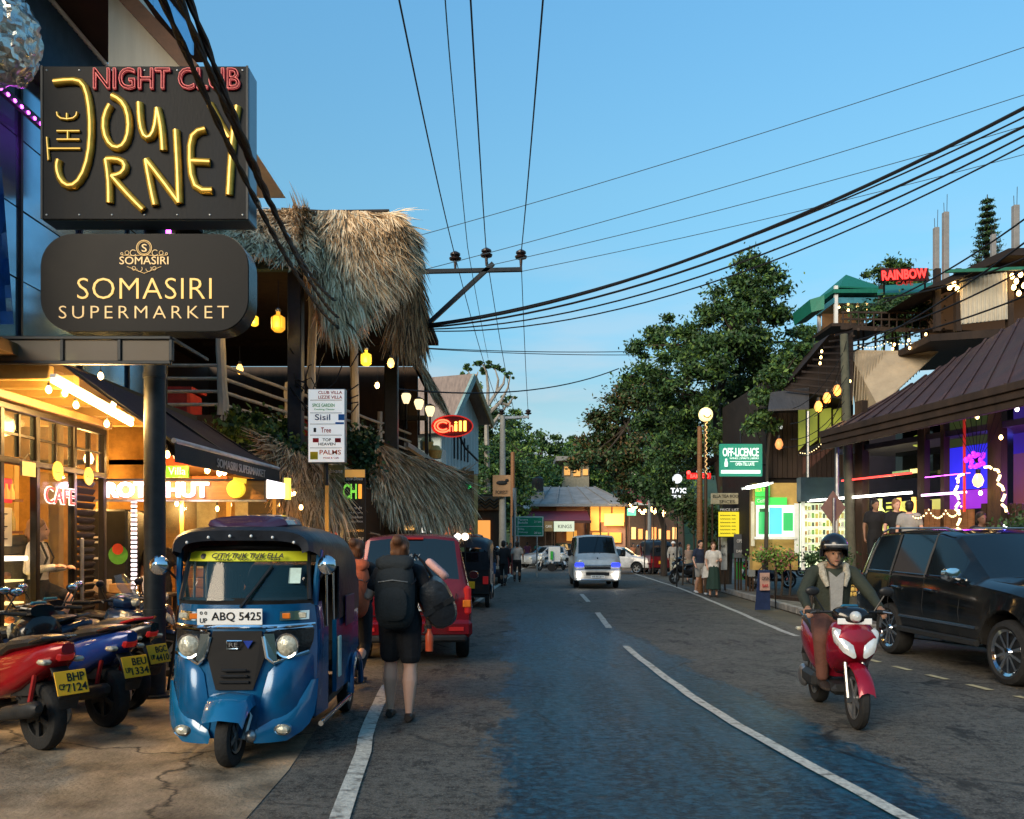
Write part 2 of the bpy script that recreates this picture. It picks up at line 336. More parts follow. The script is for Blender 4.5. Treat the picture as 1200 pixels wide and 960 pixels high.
# asphalt with a wet strip down the middle of the near lanes
def road_mat():
    m = bpy.data.materials.new('asphalt'); m.use_nodes = True; t = m.node_tree; b = t.nodes['Principled BSDF']; N = t.nodes.new; K = t.links.new
    c = N('ShaderNodeTexCoord'); s = N('ShaderNodeSeparateXYZ'); K(c.outputs['Object'], s.inputs[0])
    def noise(sc, det=6, ro=.6, src=None, st=None):
        n = N('ShaderNodeTexNoise'); n.inputs['Scale'].default_value = sc; n.inputs['Detail'].default_value = det; n.inputs['Roughness'].default_value = ro
        if st:
            p = N('ShaderNodeMapping'); p.inputs['Scale'].default_value = st; K(c.outputs['Object'], p.inputs[0]); K(p.outputs[0], n.inputs['Vector'])
        else: K(c.outputs['Object'], n.inputs['Vector'])
        return n.outputs[0]
    def math_(op, a, bb, cl=False):
        n = N('ShaderNodeMath'); n.operation = op; n.use_clamp = cl
        for i, q in enumerate((a, bb)):
            if q is None: continue
            if isinstance(q, (int, float)): n.inputs[i].default_value = q
            else: K(q, n.inputs[i])
        return n.outputs[0]
    def ramp(v, p0, p1, c0=(0, 0, 0, 1), c1=(1, 1, 1, 1)):
        r = N('ShaderNodeValToRGB'); r.color_ramp.elements[0].position = p0; r.color_ramp.elements[1].position = p1; r.color_ramp.elements[0].color = c0; r.color_ramp.elements[1].color = c1; K(v, r.inputs[0]); return r.outputs[0]
    def mix(f, a, bb):
        n = N('ShaderNodeMix'); n.data_type = 'RGBA'
        for i, q in ((0, f), (6, a), (7, bb)):
            if isinstance(q, tuple): n.inputs[i].default_value = q
            elif isinstance(q, (int, float)): n.inputs[i].default_value = q
            else: K(q, n.inputs[i])
        return n.outputs[2]
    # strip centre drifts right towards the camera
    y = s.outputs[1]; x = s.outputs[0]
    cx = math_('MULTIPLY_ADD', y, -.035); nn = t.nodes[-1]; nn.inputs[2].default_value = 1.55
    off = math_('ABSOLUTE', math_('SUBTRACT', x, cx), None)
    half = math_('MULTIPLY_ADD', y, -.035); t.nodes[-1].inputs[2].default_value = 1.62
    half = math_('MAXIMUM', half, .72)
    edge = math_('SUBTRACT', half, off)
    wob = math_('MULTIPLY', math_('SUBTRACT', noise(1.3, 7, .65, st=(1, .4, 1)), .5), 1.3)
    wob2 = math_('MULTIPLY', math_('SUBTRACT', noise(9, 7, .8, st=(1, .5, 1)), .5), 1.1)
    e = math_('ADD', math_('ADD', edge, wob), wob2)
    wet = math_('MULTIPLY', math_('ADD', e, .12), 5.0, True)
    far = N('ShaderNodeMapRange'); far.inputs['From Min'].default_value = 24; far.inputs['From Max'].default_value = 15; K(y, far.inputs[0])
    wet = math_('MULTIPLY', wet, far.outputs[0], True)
    grain = noise(55, 4, .85); clump = noise(15, 7, .8, st=(.8, 1, 1)); med = noise(2.2, 8, .7); big = noise(.35, 4)
    dry = mix(ramp(med, .40, .60), (.034, .030, .025, 1), (.098, .088, .073, 1))
    dry = mix(math_('MULTIPLY', ramp(big, .35, .7), .45), dry, (.13, .11, .08, 1))
    dry = mix(math_('MULTIPLY', ramp(grain, .50, .62), .8), dry, (.21, .195, .17, 1))
    dry = mix(math_('MULTIPLY', ramp(clump, .51, .56), .5), dry, (.15, .135, .115, 1)); dry = mix(math_('MULTIPLY', ramp(clump, .42, .46, (1, 1, 1, 1), (0, 0, 0, 1)), .7), dry, (.018, .016, .014, 1))
    pat = ramp(noise(1.3, 9, .8, st=(1.4, .7, 1)), .56, .60)
    dry = mix(math_('MULTIPLY', pat, .75), dry, (.016, .014, .012, 1))
    # cracks
    vo = N('ShaderNodeTexVoronoi'); vo.feature = 'DISTANCE_TO_EDGE'; vo.inputs['Scale'].default_value = .8
    wv = N('ShaderNodeMix'); wv.data_type = 'VECTOR'; wv.inputs[0].default_value = .12; K(c.outputs['Object'], wv.inputs[4]); nw = N('ShaderNodeTexNoise'); nw.inputs['Scale'].default_value = 3; K(c.outputs['Object'], nw.inputs['Vector']); K(nw.outputs[1], wv.inputs[5]); K(wv.outputs[1], vo.inputs['Vector'])
    crk = math_('MULTIPLY', ramp(vo.outputs[0], .004, .022, (1, 1, 1, 1), (0, 0, 0, 1)), ramp(noise(.5, 3), .5, .62))
    dry = mix(math_('MULTIPLY', crk, .9), dry, (.012, .012, .012, 1))
    # wet strip's streaky blue: sky reflection painted into the base colour
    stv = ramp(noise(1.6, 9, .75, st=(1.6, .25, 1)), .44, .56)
    wet_sky_col = mix(stv, (.0018, .015, .027, 1), (.005, .046, .078, 1))
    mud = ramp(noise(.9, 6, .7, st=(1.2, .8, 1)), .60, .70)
    wet_sky_col = mix(math_('MULTIPLY', ramp(clump, .50, .57), .75), wet_sky_col, (.018, .105, .165, 1)); wet_sky_col = mix(math_('MULTIPLY', ramp(clump, .40, .46, (1, 1, 1, 1), (0, 0, 0, 1)), .8), wet_sky_col, (.001, .006, .009, 1)); wet_sky_col = mix(math_('MULTIPLY', crk, .8), wet_sky_col, (.002, .003, .004, 1)); wet_sky_col = mix(math_('MULTIPLY', mud, .6), wet_sky_col, (.055, .035, .018, 1))  # brighter blue clumps are sky glints put into the colour
    col = mix(wet, dry, wet_sky_col); K(col, b.inputs['Base Color'])
    rw = math_('MULTIPLY_ADD', noise(9, 6, .75, st=(1, .5, 1)), .34); t.nodes[-1].inputs[2].default_value = 0.0
    mr = [n for n in t.nodes if n.type == 'MATH' and n.operation == 'MULTIPLY_ADD'][-1]; mr.inputs[2].default_value = .22
    ro = N('ShaderNodeMix'); ro.data_type = 'FLOAT'; K(wet, ro.inputs[0]); ro.inputs[2].default_value = .72; K(rw, ro.inputs[3]); K(ro.outputs[0], b.inputs['Roughness'])
    h = math_('ADD', math_('MULTIPLY', clump, 1.5), math_('MULTIPLY', noise(26, 5, .7), 1.4))
    h = math_('SUBTRACT', h, math_('MULTIPLY', crk, 1.2))
    bp = N('ShaderNodeBump'); bp.inputs['Strength'].default_value = .55; bp.inputs['Distance'].default_value = .02; K(h, bp.inputs['Height']); K(bp.outputs[0], b.inputs['Normal'])
    b.inputs['Specular IOR Level'].default_value = .25
    return m
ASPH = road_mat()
DS = [-8+i for i in range(0, 110)]
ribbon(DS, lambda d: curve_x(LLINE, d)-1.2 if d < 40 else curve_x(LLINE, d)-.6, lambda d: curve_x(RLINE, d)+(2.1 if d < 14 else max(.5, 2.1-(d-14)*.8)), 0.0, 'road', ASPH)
FORE = mat('forecourt_concrete', (.20, .155, .105), .78, 0, .75, 2.2, .6, 30, dirt=.9, crack=.55)
ribbon([-8, 0, 6, 12, 20, 30, 45, 60], lambda d: -16, lambda d: curve_x(LLINE, d)-.75-.25*math.sin(d*.8), .006, 'forecourt', FORE)
def strip(tab, a, b, w, z, mt, name='road_line', step=.5, jit=0.012):
    ds = []; d = a
    while d < b: ds.append(d); d += step
    ds.append(b); mb = MB(); rg = []
    for d in ds:
        x = smooth_x(tab, d); j = random.uniform(-jit, jit); rg.append([(x-w/2+j, d, z), (x+w/2+j, d, z)])
    mb.loft(rg, close=False, cap=False); me = mesh(name, mb.v, [f[::-1] for f in mb.f], mt, None, 0); return obj(name, me, None, 'structure')
strip(LLINE, 0, 9.6, .125, .012, WPAINT); strip(LLINE, 12, 76, .13, .012, WPAINT)
strip(RLINE, 14.6, 58, .12, .010, WPAINT)
strip(CLINE, 0, 13.2, .11, .010, WPAINT)
d = 16.0
for k in range(9): strip(CLINE, d, d+3.6, .13, .010, WPAINT); d += 7.2
for k in range(14): strip(RLINE, 4.2+k*.72, 4.2+k*.72+.36, .09, .010, YPAINT, 'yellow_dash')
PAVE = mat('pavement_slab', (.17, .155, .13), .85, 0, .4, 3, .35, 30, dirt=.8, crack=.8)
def kerb_x(d): return curve_x([(-8, 7.9), (12.8, 7.9), (15.5, 6.5), (22, 6.9), (30, 7.3), (45, 8.2), (55, 11), (62, 15), (70, 24)], d)
mb = MB(); rg = []
for d in [-8, 0, 6, 12.8, 14, 15.5, 18, 22, 26, 30, 36, 45, 50, 55, 62, 70]: rg.append([(kerb_x(d), d, -.01), (kerb_x(d)+.015, d, .13), (kerb_x(d)+.14, d, .13), (kerb_x(d)+.14, d, .128), (40, d, .128)])
mb.loft(rg, close=False, cap=False); mb.build('pavement', PAVE, None, 20, 'structure')
KERB = mat('kerb_stone', (.26, .25, .23), .8, 0, .3, 6, .3, dirt=.5)
d = 13.0; kr = bpy.data.objects['pavement']
while d < 34:
    a, b = V((kerb_x(d)+.05, d+.01, .075)), V((kerb_x(d+.9)+.05, d+.89, .075))
    MB().beam(a, b, .15, .16, bev=.015).build('kerb_stone', KERB, kr); d += .9

rg = []                                 # unseen valley side behind the viewer, added to darken reflections and cut fill
for i in range(120):
    a = R(200+i*140/119); rg.append([V((r_*math.cos(a), r_*math.sin(a)+10, z+1.2*math.sin(i*.43+z)+.5*math.sin(i*1.3)+random.uniform(-.4, .4))) for r_, z in ((45, -1), (60, 8), (85, 19), (120, 30))])
MB().loft(rg, close=False, cap=False).build('hillside', mat('hill_green', (.035, .06, .025), .9, 0, .4, .12, .6, .8), None, 60, 'structure')
# =============== left side of the street ===============
# ---- pole with two signs ----
sp = thing('sign_pole', 'thick round black steel pole carrying the club and supermarket signs beside the parked motorbikes', 'pole', (-3.88, 8.9, 0))
MB().cyl((-3.88, 8.9, 0), (-3.88, 8.9, 5.2), .112, None, 24).build('shaft', STEEL, sp)
MB().cyl((-3.88, 8.9, 0), (-3.88, 8.9, .03), .22, None, 20).build('base_plate', STEEL, sp)
mb = MB()
for z in (.9, 3.45, 3.8): mb.cyl((-3.88, 8.9, z), (-3.88, 8.9, z+.05), .122, None, 24)
mb.build('collar', STEEL, sp, kind='stuff')
SIGNF = mat('sign_charcoal', (.014, .016, .019), .5, .0, .5, 2.2, .08, spec=.10, dirt=.5, stretch=(1, 1, .3))
SIDEM = mat('sign_side_aluminium', (.16, .22, .26), .35, .4, .15, 2, .05)
ns = thing('night_club_sign', 'large square charcoal box sign reading THE JOURNEY in yellow tubes with NIGHT CLUB in red', 'sign', (-3.85, 8.5, 5.02))
x0, x1, z0, z1 = -4.89, -2.735, 5.02, 6.62
MB().box(((x0+x1)/2, 8.655, (z0+z1)/2), (x1-x0, .27, z1-z0), bev=.012).build('sign_box', SIDEM, ns)
MB().box(((x0+x1)/2, 8.512, (z0+z1)/2), (x1-x0-.01, .02, z1-z0-.01), bev=.006).build('face_panel', SIGNF, ns)
GOLDT = mat('gold_channel', (.55, .34, .05), .35, .5, .3, 10, .1); GOLDL = emi('gold_neon', (1, .62, .16), 1.15)
REDT = mat('red_channel', (.22, .02, .03), .4, .2, .3, 10, .1); REDL = emi('dim_red_neon', (1, .25, .22), .75)
def sgn(px, py, D=8.49): return P(px, py, D)
def crop1(x, y): return sgn(x/3.75, y/3.75)
strokes = {'J': [[(240, 365), (340, 352), (378, 370), (400, 470), (405, 600), (392, 720), (350, 815), (300, 830), (262, 790), (252, 730), (262, 706)]],
 'O': [[(487, 465), (455, 520), (462, 610), (500, 660), (545, 655), (572, 600), (572, 510), (545, 445), (495, 425)]],
 'U': [[(615, 455), (618, 540), (632, 610), (668, 618), (690, 560), (695, 480)], [(695, 480), (715, 560), (720, 665)]],
 'R': [[(470, 705), (485, 800), (484, 895)], [(470, 705), (530, 700), (566, 730), (540, 775), (495, 778)], [(495, 778), (570, 865), (632, 925)]],
 'N': [[(645, 705), (660, 800), (684, 905)], [(645, 705), (720, 800), (790, 895)], [(790, 895), (785, 740), (776, 575)]],
 'E': [[(905, 572), (835, 582), (838, 700), (845, 850), (935, 840)], [(840, 712), (925, 716)]],
 'Y': [[(925, 460), (975, 560), (1010, 610)], [(1045, 470), (1020, 620), (1008, 860)]],
 'T ': [[(208, 605), (215, 705)], [(212, 655), (355, 655)]], 'H': [[(252, 578), (352, 578)], [(252, 615), (352, 615)], [(300, 578), (300, 615)]],
 'E ': [[(252, 495), (252, 528), (340, 528), (340, 495)], [(296, 528), (296, 500)]]}
for nm, ss in strokes.items():
    mb = MB(); ml = MB(); thick = .042 if nm[-1] != ' ' and nm != 'H' else .017
    for s_ in ss:
        pts = [crop1(*p) for p in s_]
        if len(pts) > 2:
            q = [pts[0]]
            for a, b in zip(pts[:-1], pts[1:]): q += [a.lerp(b, .5), b]
            for _ in range(2): q = [q[0]]+[(q[i-1]+q[i]*2+q[i+1])/4 for i in range(1, len(q)-1)]+[q[-1]]
            pts = q
        mb.tube(pts, thick, 10); ml.tube([p+V((0, -thick*.82, 0)) for p in pts], thick*.26, 6)
    ch = mb.build('letter_channel', GOLDT, ns); ml.build('neon_tube', GOLDL, ch)
t = text('NIGHT CLUB', crop1(735, 350)+V((0, .0, 0)), 650/3.75/960*8.49, 100/3.75/960*8.49, REDT, ns, name='club_lettering', tubeonly=.035)
text('NIGHT CLUB', crop1(735, 350)+V((0, -.03, 0)), 640/3.75/960*8.49, 92/3.75/960*8.49, REDL, t, name='neon_tube', tubeonly=.007)
for i in range(7):
    for z in (z0+.05, z1-.05): MB().ball((x0+.06+i*(x1-x0-.12)/6, 8.50, z), (.012, .006, .012), 8, 5).build('screw', ALU, ns)
for x in (x0+.012, x1-.012): MB().box((x, 8.498, (z0+z1)/2), (.022, .012, z1-z0-.01)).build('edge_trim', STEEL, ns)
# supermarket sign
def rrect(x0, x1, z0, z1, r, y, n=8):
    p = []
    for cx, cz, a0 in ((x1-r, z1-r, 0), (x0+r, z1-r, 90), (x0+r, z0+r, 180), (x1-r, z0+r, 270)):
        for i in range(n+1):
            a = R(a0+90*i/n); p.append(V((cx+r*math.cos(a), y, cz+r*math.sin(a))))
    return p
ss = thing('supermarket_sign', 'black rounded lightbox sign with gold SOMASIRI SUPERMARKET lettering below the club sign', 'sign', (-3.85, 8.5, 3.87))
x0, x1, z0, z1 = -4.90, -2.735, 3.86, 4.88
MB().prism(rrect(x0, x1, z0, z1, .34, 8.52), (0, .27, 0)).build('sign_box', mat('sign_black_side', (.02, .024, .024), .25, .3, .2, 2, .03), ss)
MB().prism(rrect(x0+.006, x1-.006, z0+.006, z1-.006, .335, 8.505), (0, .012, 0)).build('face_panel', mat('sign_black_face', (.008, .009, .011), .4, 0, .4, 1.2, .02, spec=.10), ss)
GLD = emi('gold_letter', (.95, .55, .14), .75, (.5, .3, .05)); GLD2 = emi('pale_gold_letter', (.95, .66, .35), .55, (.5, .3, .05))
def crop2(x, y, D=8.50): return P(x/3.75, 240+y/3.75, D)
k = 8.5/960/3.75
text('SOMASIRI', crop2(635, 368), 590*k, 92*k, GLD, ss, off=-.012, sp=1.05)
text('SUPERMARKET', crop2(632, 472), 745*k, 55*k, GLD2, ss, off=-.014, sp=1.35)
text('SOMASIRI', crop2(633, 245), 215*k, 34*k, GLD2, ss)
em = MB(); c = crop2(634, 190)
def ring(mb, c, r, t, n=20, a0=0, a1=360): mb.tube([c+V((r*math.cos(R(a0+(a1-a0)*i/n)), -.004, r*math.sin(R(a0+(a1-a0)*i/n)))) for i in range(n+1)], t, 5)
ring(em, c, 33*k, .005); ring(em, c, 27*k, .003)
for sx in (-1, 1):
    ring(em, c+V((sx*48*k, 0, -22*k)), 13*k, .004, 10, 40, 330); ring(em, c+V((sx*75*k, 0, -22*k)), 9*k, .003, 10); ring(em, c+V((sx*98*k, 0, -26*k)), 5*k, .003, 8)
    ring(em, c+V((sx*20*k, 0, -92*k)), 12*k, .003, 10, 180, 400); ring(em, c+V((sx*45*k, 0, -90*k)), 8*k, .003, 8)
    em.tube([c+V((sx*95*k, -.004, -32*k)), c+V((sx*40*k, -.004, -34*k)), c+V((0, -.004, -30*k))], .003, 4)
em.tube([c+V((-75*k, -.004, -82*k)), c+V((0, -.004, -112*k)), c+V((75*k, -.004, -82*k))], .003, 4)
em.build('emblem', GLD2, ss); text('S', c, 22*k, 34*k, GLD2, ss)
# glazed canopy frame under the sign
cf = thing('canopy_fascia', 'horizontal glazed metal fascia frame running from the cafe under the supermarket sign', 'canopy', (-4.3, 8.3, 3.4))
mb = MB(); xa, xb = -5.25, -3.45
for z in (3.49, 3.74): mb.box(((xa+xb)/2, 8.3, z), (xb-xa, .06, .035), bev=.006)
for x in (xa, -4.55, -3.97, xb): mb.box((x, 8.3, 3.615), (.035, .055, .215), bev=.005)
for x in (xa, xb): mb.box((x, 8.8, 3.74), (.03, .95, .03))
mb.build('frame', STEEL, cf)
SMOKE = glass('smoked_glass', (.09, .07, .05), .4, .85, .3)
for a, b in ((xa, -4.55), (-4.55, -3.97), (-3.97, xb)): MB().box(((a+b)/2, 8.3, 3.615), (b-a-.04, .01, .21)).build('pane', SMOKE, cf)

# ---- cafe ----
CW = mat('cafe_plaster', (.42, .22, .05), .7, 0, .45, 3, .2, dirt=.6)
cafe = thing('cafe_building', 'yellow lit cafe with dark framed glass front and open doorway behind the parked motorbikes', 'cafe', (-5.2, 9.5, 0))
MB().box((-7.7, 9.2, .08), (5.0, 7.6, .16), bev=.02).build('floor', mat('cafe_tile', (.22, .16, .09), .3, 0, .3, 3, .05), cafe)
MB().box((-9.9, 9.2, 1.95), (.2, 7.6, 3.6)).build('wall', CW, cafe)
MB().box((-7.9, 13.1, 1.95), (4.2, .2, 3.6)).build('wall', CW, cafe)
MB().box((-7.7, 9.2, 3.62), (5.4, 7.6, .12)).build('ceiling', mat('cafe_ceiling', (.10, .06, .025), .8), cafe)
for i, y in enumerate((8.45, 8.95, 9.5, 10.1, 10.9, 11.8)): MB().box((-6.95 if i < 2 else -7.4, y, 3.42), (4.4, .10, .15), bev=.01).build('beam', YELW, cafe)
FRM = mat('bronze_frame', (.014, .010, .007), .4, .3, .3, 8, .08)
X = -5.2
for y in (6.8, 8.3, 8.93, 9.69, 10.4): MB().box((X, y, 1.6), (.08, .07, 2.94), bev=.008).build('mullion', FRM, cafe)
for z in (3.07, 2.52): MB().box((X, 8.6, z), (.09, 3.66, .07), bev=.008).build('rail', FRM, cafe)
MB().box((X+.05, 8.6, 3.16), (.12, 3.7, .09), bev=.01).build('head_beam', mat('lit_timber', (.25, .14, .05), .55, 0, .3, 5, .2), cafe)
for a, b in ((6.8, 8.3), (8.3, 8.93), (8.93, 9.69), (9.69, 10.4)):
    w = thing_w = MB().box((X, (a+b)/2, 2.795), (.05, .03, .45)).build('window', FRM, cafe)
    MB().box((X, (a+b)/2, 2.80), (.04, b-a-.08, .025)).build('glazing_bar', FRM, w)
    MB().box((X, (a+b)/2, 2.80), (.012, b-a-.07, .47)).build('pane', GLASSC, w)
w = MB().box((X, 9.31, .23), (.06, .7, .12)).build('window', FRM, cafe); MB().box((X, 9.31, 1.4), (.012, .68, 2.1)).build('pane', GLASSC, w)
# louvred shutter door
d_ = MB().box((X-.02, 9.96, .22), (.06, .46, .1)).build('shutter_door', FRM, cafe)
for i in range(24): MB().box((X-.01, 9.97, .32+i*.09), (.03, .44, .07), rot=Matrix.Rotation(R(30), 4, 'Y')).build('slat', FRM, d_)
MB().box((X+.09, 9.74, 1.35), (.03, .05, .75), bev=.01).build('handle', ALU, d_)
# lit timber posts, back shelves, menu boards
for (x, y, h) in ((-5.9, 10.6, 3.3), (-6.1, 12.2, 3.3), (-6.6, 10.8, 3.3)): MB().box((x, y, h/2+.1), (.14, .12, h), bev=.01).build('post', YELW, cafe)
sh = MB().box((-9.6, 9.0, 1.2), (.35, 5.5, 2.2)).build('shelf_unit', WOOD_D, cafe)
GLOWW = emi('backlit_shelf', (1, .66, .22), 2.6)
for i in range(4): MB().box((-9.41, 9.0, .6+i*.55), (.02, 5.2, .16)).build('light_strip', GLOWW, sh)
cb = thing('display_case', 'glass cake display case with bright shelves inside the cafe opening', 'display case', (-6.0, 9.0, .16))
MB().box((-5.55, 8.45, .45), (.5, 1.0, .55), bev=.02).build('base', WOOD_D, cb)
for i, z in enumerate((.78, 1.02, 1.26)):
    sh_ = MB().box((-5.55, 8.45, z), (.46, .96, .02)).build('shelf', emi('case_shelf_glow', (1, .76, .30), 2.2), cb)
    for j in range(8):
        c_ = random.choice([(.35, .12, .05), (.5, .3, .1), (.12, .05, .03), (.6, .5, .3)])
        m_ = MB().ball((-5.42-random.random()*.12, 8.02+j*.12, z+.05), (.05, .05, .04), 10, 6).build('pastry', mat('pastry_%d%d' % (c_[0]*100, c_[1]*100), c_, .6), sh_)
MB().box((-5.30, 8.45, 1.1), (.012, .96, .72)).build('front_glass', GLASSC, cb)
MB().box((-5.55, 8.45, 1.50), (.54, 1.0, .05), bev=.01).build('top', emi('case_top_light', (1, .95, .8), 1.6), cb)
# menu board behind
m_ = thing('menu_board', 'pale framed menu board hanging above the cake display in the cafe', 'menu board', (-5.6, 8.4, 1.7))
MB().box((-5.5, 8.62, 1.84), (.03, .75, .42), bev=.008).build('board', mat('menu_paper', (.55, .5, .36), .6, 0, .1, 3, .05), m_)
mb = MB()
for i in range(7): mb.box((-5.48, 8.62, 1.98-i*.045), (.006, .55-.1*(i % 3), .012))
mb.build('menu_lines', BLACK, m_)
m_ = thing('snack_poster', 'red lit poster of drinks high in the cafe window', 'poster', (-5.4, 8.62, 2.2))
MB().box((-5.35, 8.62, 2.22), (.03, .26, .26), bev=.006).build('panel', emi('red_poster', (.8, .03, .03), .9), m_)
mb = MB()
for i in range(3): mb.lathe([(.001, 0), (.028, 0), (.03, .08), (.012, .12), (.012, .16)], 8, (-5.32, 8.53+i*.09, 2.13))
mb.build('bottle_print', emi('poster_orange', (1, .25, .05), 1.2), m_)
m_ = thing('hanging_card', 'blank tan card hung by strings from the cafe transom', 'card', (-5.1, 8.6, 2.4))
MB().box((-5.08, 8.6, 2.44), (.02, .24, .15)).build('card', mat('tan_card', (.50, .36, .18), .7), m_)
MB().tube([(-5.08, 8.5, 2.51), (-5.08, 8.6, 2.6), (-5.08, 8.7, 2.51)], .004, 4).build('string', BLACK, m_)
cs = thing('cafe_sign', 'CAFE in red letters outlined white on the cafe glass', 'sign', (-5.12, 9.3, 2.05))
text('CAFE', (-5.14, 9.31, 2.2), .62, .20, emi('cafe_outline', (1, .92, .75), 1.4), cs, r=(0, 1, 0), u=(0, 0, 1), off=.028, name='outline')
text('CAFE', (-5.125, 9.31, 2.2), .61, .18, mat('cafe_red', (.45, .03, .02), .4), cs, r=(0, 1, 0), u=(0, 0, 1), off=.002)
YG = mat('yellow_disc', (.65, .48, .06), .5)
for i, y in enumerate((9.3, 9.98)):
    o = thing('round_sticker', ['yellow oval sticker on the glass right above the CAFE lettering', 'yellow oval sticker on the glass panel next to the Roty Hut sign end'][i], 'sticker', (-5.15, y, 2.4))
    MB().lathe([(.001, 0), (.11, 0), (.11, .012), (.001, .012)], 20, (-5.165, y, 2.48), 'X').build('disc', YG, o)
    MB().box((-5.15, y, 2.47), (.008, .1, .015)).build('mark', mat('green_ink', (.1, .25, .05), .5), o)
# tube light, bulbs
tl = thing('tube_light', 'long glowing tube light under the awning left of the black pole', 'light', (-4.6, 9, 3.2))
a, b = P(62, 446, 8.35), P(154, 497, 9.7)
MB().cyl(a, b, .028, None, 10).build('tube', emi('hot_tube', (1, .66, .26), 22), tl)
MB().beam(a+V((0, 0, .05)), b+V((0, 0, .05)), .07, .04).build('housing', WHITE, tl)
for i in range(4): lamp('tube_lamp', a.lerp(b, .12+.25*i)+V((.05, 0, -.08)), 75, (1, .58, .18), .12, tl)
def bulb(p, r=.035, label=None, drop=.15, g='warm bulbs hanging at the cafe', m=None, e=None):
    t = thing('hanging_bulb', label or 'warm glowing bulb hanging on a cord at the cafe front', 'bulb', p, 0, g)
    p = V(p); MB().lathe([(.001, -r*1.3), (r*.7, -r*.9), (r, 0), (r*.75, r*.8), (r*.4, r*1.4)], 10, p).build('glass', m or WARM, t)
    MB().cyl(p+V((0, 0, r*1.3)), p+V((0, 0, r*2.2)), r*.45, None, 8).build('socket', BLACK, t)
    MB().cyl(p+V((0, 0, r*2.2)), p+V((0, 0, r*2.2+drop)), .004, None, 4).build('cord', BLACK, t)
    if e: lamp('bulb_lamp', p+V((0, -r*2, -r*2)), e, (1, .56, .17), r, t)
    return t
for i, (px, py, D) in enumerate(((57, 457, 8.6), (76, 461, 9.0), (89, 475, 8.9), (118, 441, 9.2), (125, 497, 9.5), (133, 474, 9.8))): bulb(P(px, py, D), .032, 'small warm bulb by the tube light, '+ORD[i]+' of six from the left')
for i, (x, y, z, e) in enumerate(((-7.4, 8.6, 3.1, 120), (-7.4, 10.8, 3.1, 100), (-6.2, 12.0, 2.9, 80))):
    t = bulb((x, y, z), .07, 'round warm cafe ceiling lamp '+['nearest the street front', 'in the middle of the room', 'at the back by the porch'][i], .2, 'ceiling lamps in the cafe', None, e)
# shelves of goods and the staff corner beyond the shutter door
g = thing('goods_shelf', 'open wall shelf of bottles and jars inside the cafe behind the CAFE lettering', 'shelf', (-6.2, 10.2, 1.2))
for z in (1.35, 1.8, 2.2):
    MB().box((-6.3, 9.9, z), (.25, .9, .03)).build('board', WOOD_M, g)
    for j in range(6): MB().lathe([(.001, 0), (.035, 0), (.035, .15), (.013, .2), (.013, .25)], 8, (-6.25, 9.55+j*.14, z+.015)).build('bottle', mat('bottle_%d' % (j % 3), [(.4, .05, .03), (.1, .3, .1), (.5, .4, .1)][j % 3], .25), g)

for i in range(9):
    y = 7.3+i*.62; c_ = [(.9, .6, .2), (.7, .12, .05), (.85, .8, .6), (.15, .3, .1)][i % 4]; f_ = MB().box((-8.0 if i % 2 else -9.3, y, 2.0+.3*(i % 3)), (.03, .42, .34+.1*(i % 2)), bev=.005).build('picture', mat('picture_%d' % (i % 4), c_, .5, 0, .5, 14), cafe); MB().box((-8.02 if i % 2 else -9.32, y, 2.0+.3*(i % 3)), (.02, .46, .40+.1*(i % 2))).build('picture_frame', FRM, f_)
for i in range(6): MB().box((-8.1, 7.6+i*.8, 1.3), (.5, .03, 1.5)).build('rack_divider', WOOD_M, cafe)
for i in range(24): MB().lathe([(.001, 0), (.05, 0), (.05, .16), (.03, .2), (.03, .23), (.001, .23)], 8, (-8.0, 7.7+(i % 12)*.38, .95+.5*(i//12))).build('jar', mat('jar_%d' % (i % 4), [(.5, .3, .06), (.35, .05, .03), (.6, .55, .4), (.1, .2, .06)][i % 4], .3), cafe)
# ---- upper building: glazed front, corrugated gable, projecting white room ----
BGL = mat('blue_mirror_glass', (.22, .40, .55), .12, .85, .25, .7, 0, spec=1)
ub = thing('club_building', 'tall club building with blue reflective glass front above the cafe behind the signs', 'building', (-5.8, 10, 3.9))
MB().box((-7.9, 10.2, 5.75), (4.0, 6.8, 3.6)).build('wall', mat('grey_render', (.12, .13, .14), .8), ub)
for i in range(5):
    for j in range(4):
        y0, y1 = 7.0+i*1.36, 7.0+(i+1)*1.36; za, zb = 3.95+j*.84, 3.95+(j+1)*.84
        MB().box((-5.86+random.uniform(-.004, .004), (y0+y1)/2, (za+zb)/2), (.03, y1-y0-.02, zb-za-.02), rot=Matrix.Rotation(R(random.uniform(-.6, .6)), 4, 'Z')).build('pane', BGL, ub)
for i in range(6): MB().box((-5.83, 7.0+i*1.36, 5.63), (.04, .04, 3.4)).build('mullion', STEEL, ub)
mb = MB()                               # corrugated gable wall
n = 60
prof = []
for i in range(n*4+1):
    y = 7.0+i*8.0/(n*4); prof.append((-6.2+.02*math.cos(i*math.pi/2), y))
mb.loft([[(x, y, 7.33) for x, y in prof], [(x, y, 9.0) for x, y in prof]], close=False, cap=False)
mb.build('corrugated_wall', mat('blue_corrugated', (.10, .16, .22), .45, .5, .2, 3, .05), ub, 20)
MB().box((-5.9, 11, 7.35), (.5, 8, .06)).build('ledge', STEEL, ub)
SOF = mat('brown_soffit', (.045, .026, .02), .7, 0, .3, 2, .1)
MB().prism([(-6.25, 6, 9.0), (-4.2, 6, 9.0), (-4.65, 12.5, 9.0), (-6.25, 12.5, 9.0)], (0, 0, .15)).build('soffit', SOF, ub)
MB().cyl((-6.18, 6, 8.95), (-6.18, 12.5, 8.95), .035).build('trim_pipe', WHITE, ub)
wr = [P(127, -60, 9.5), P(127, 130, 9.5), P(268, 130, 9.5), P(222, 78, 9.5)]
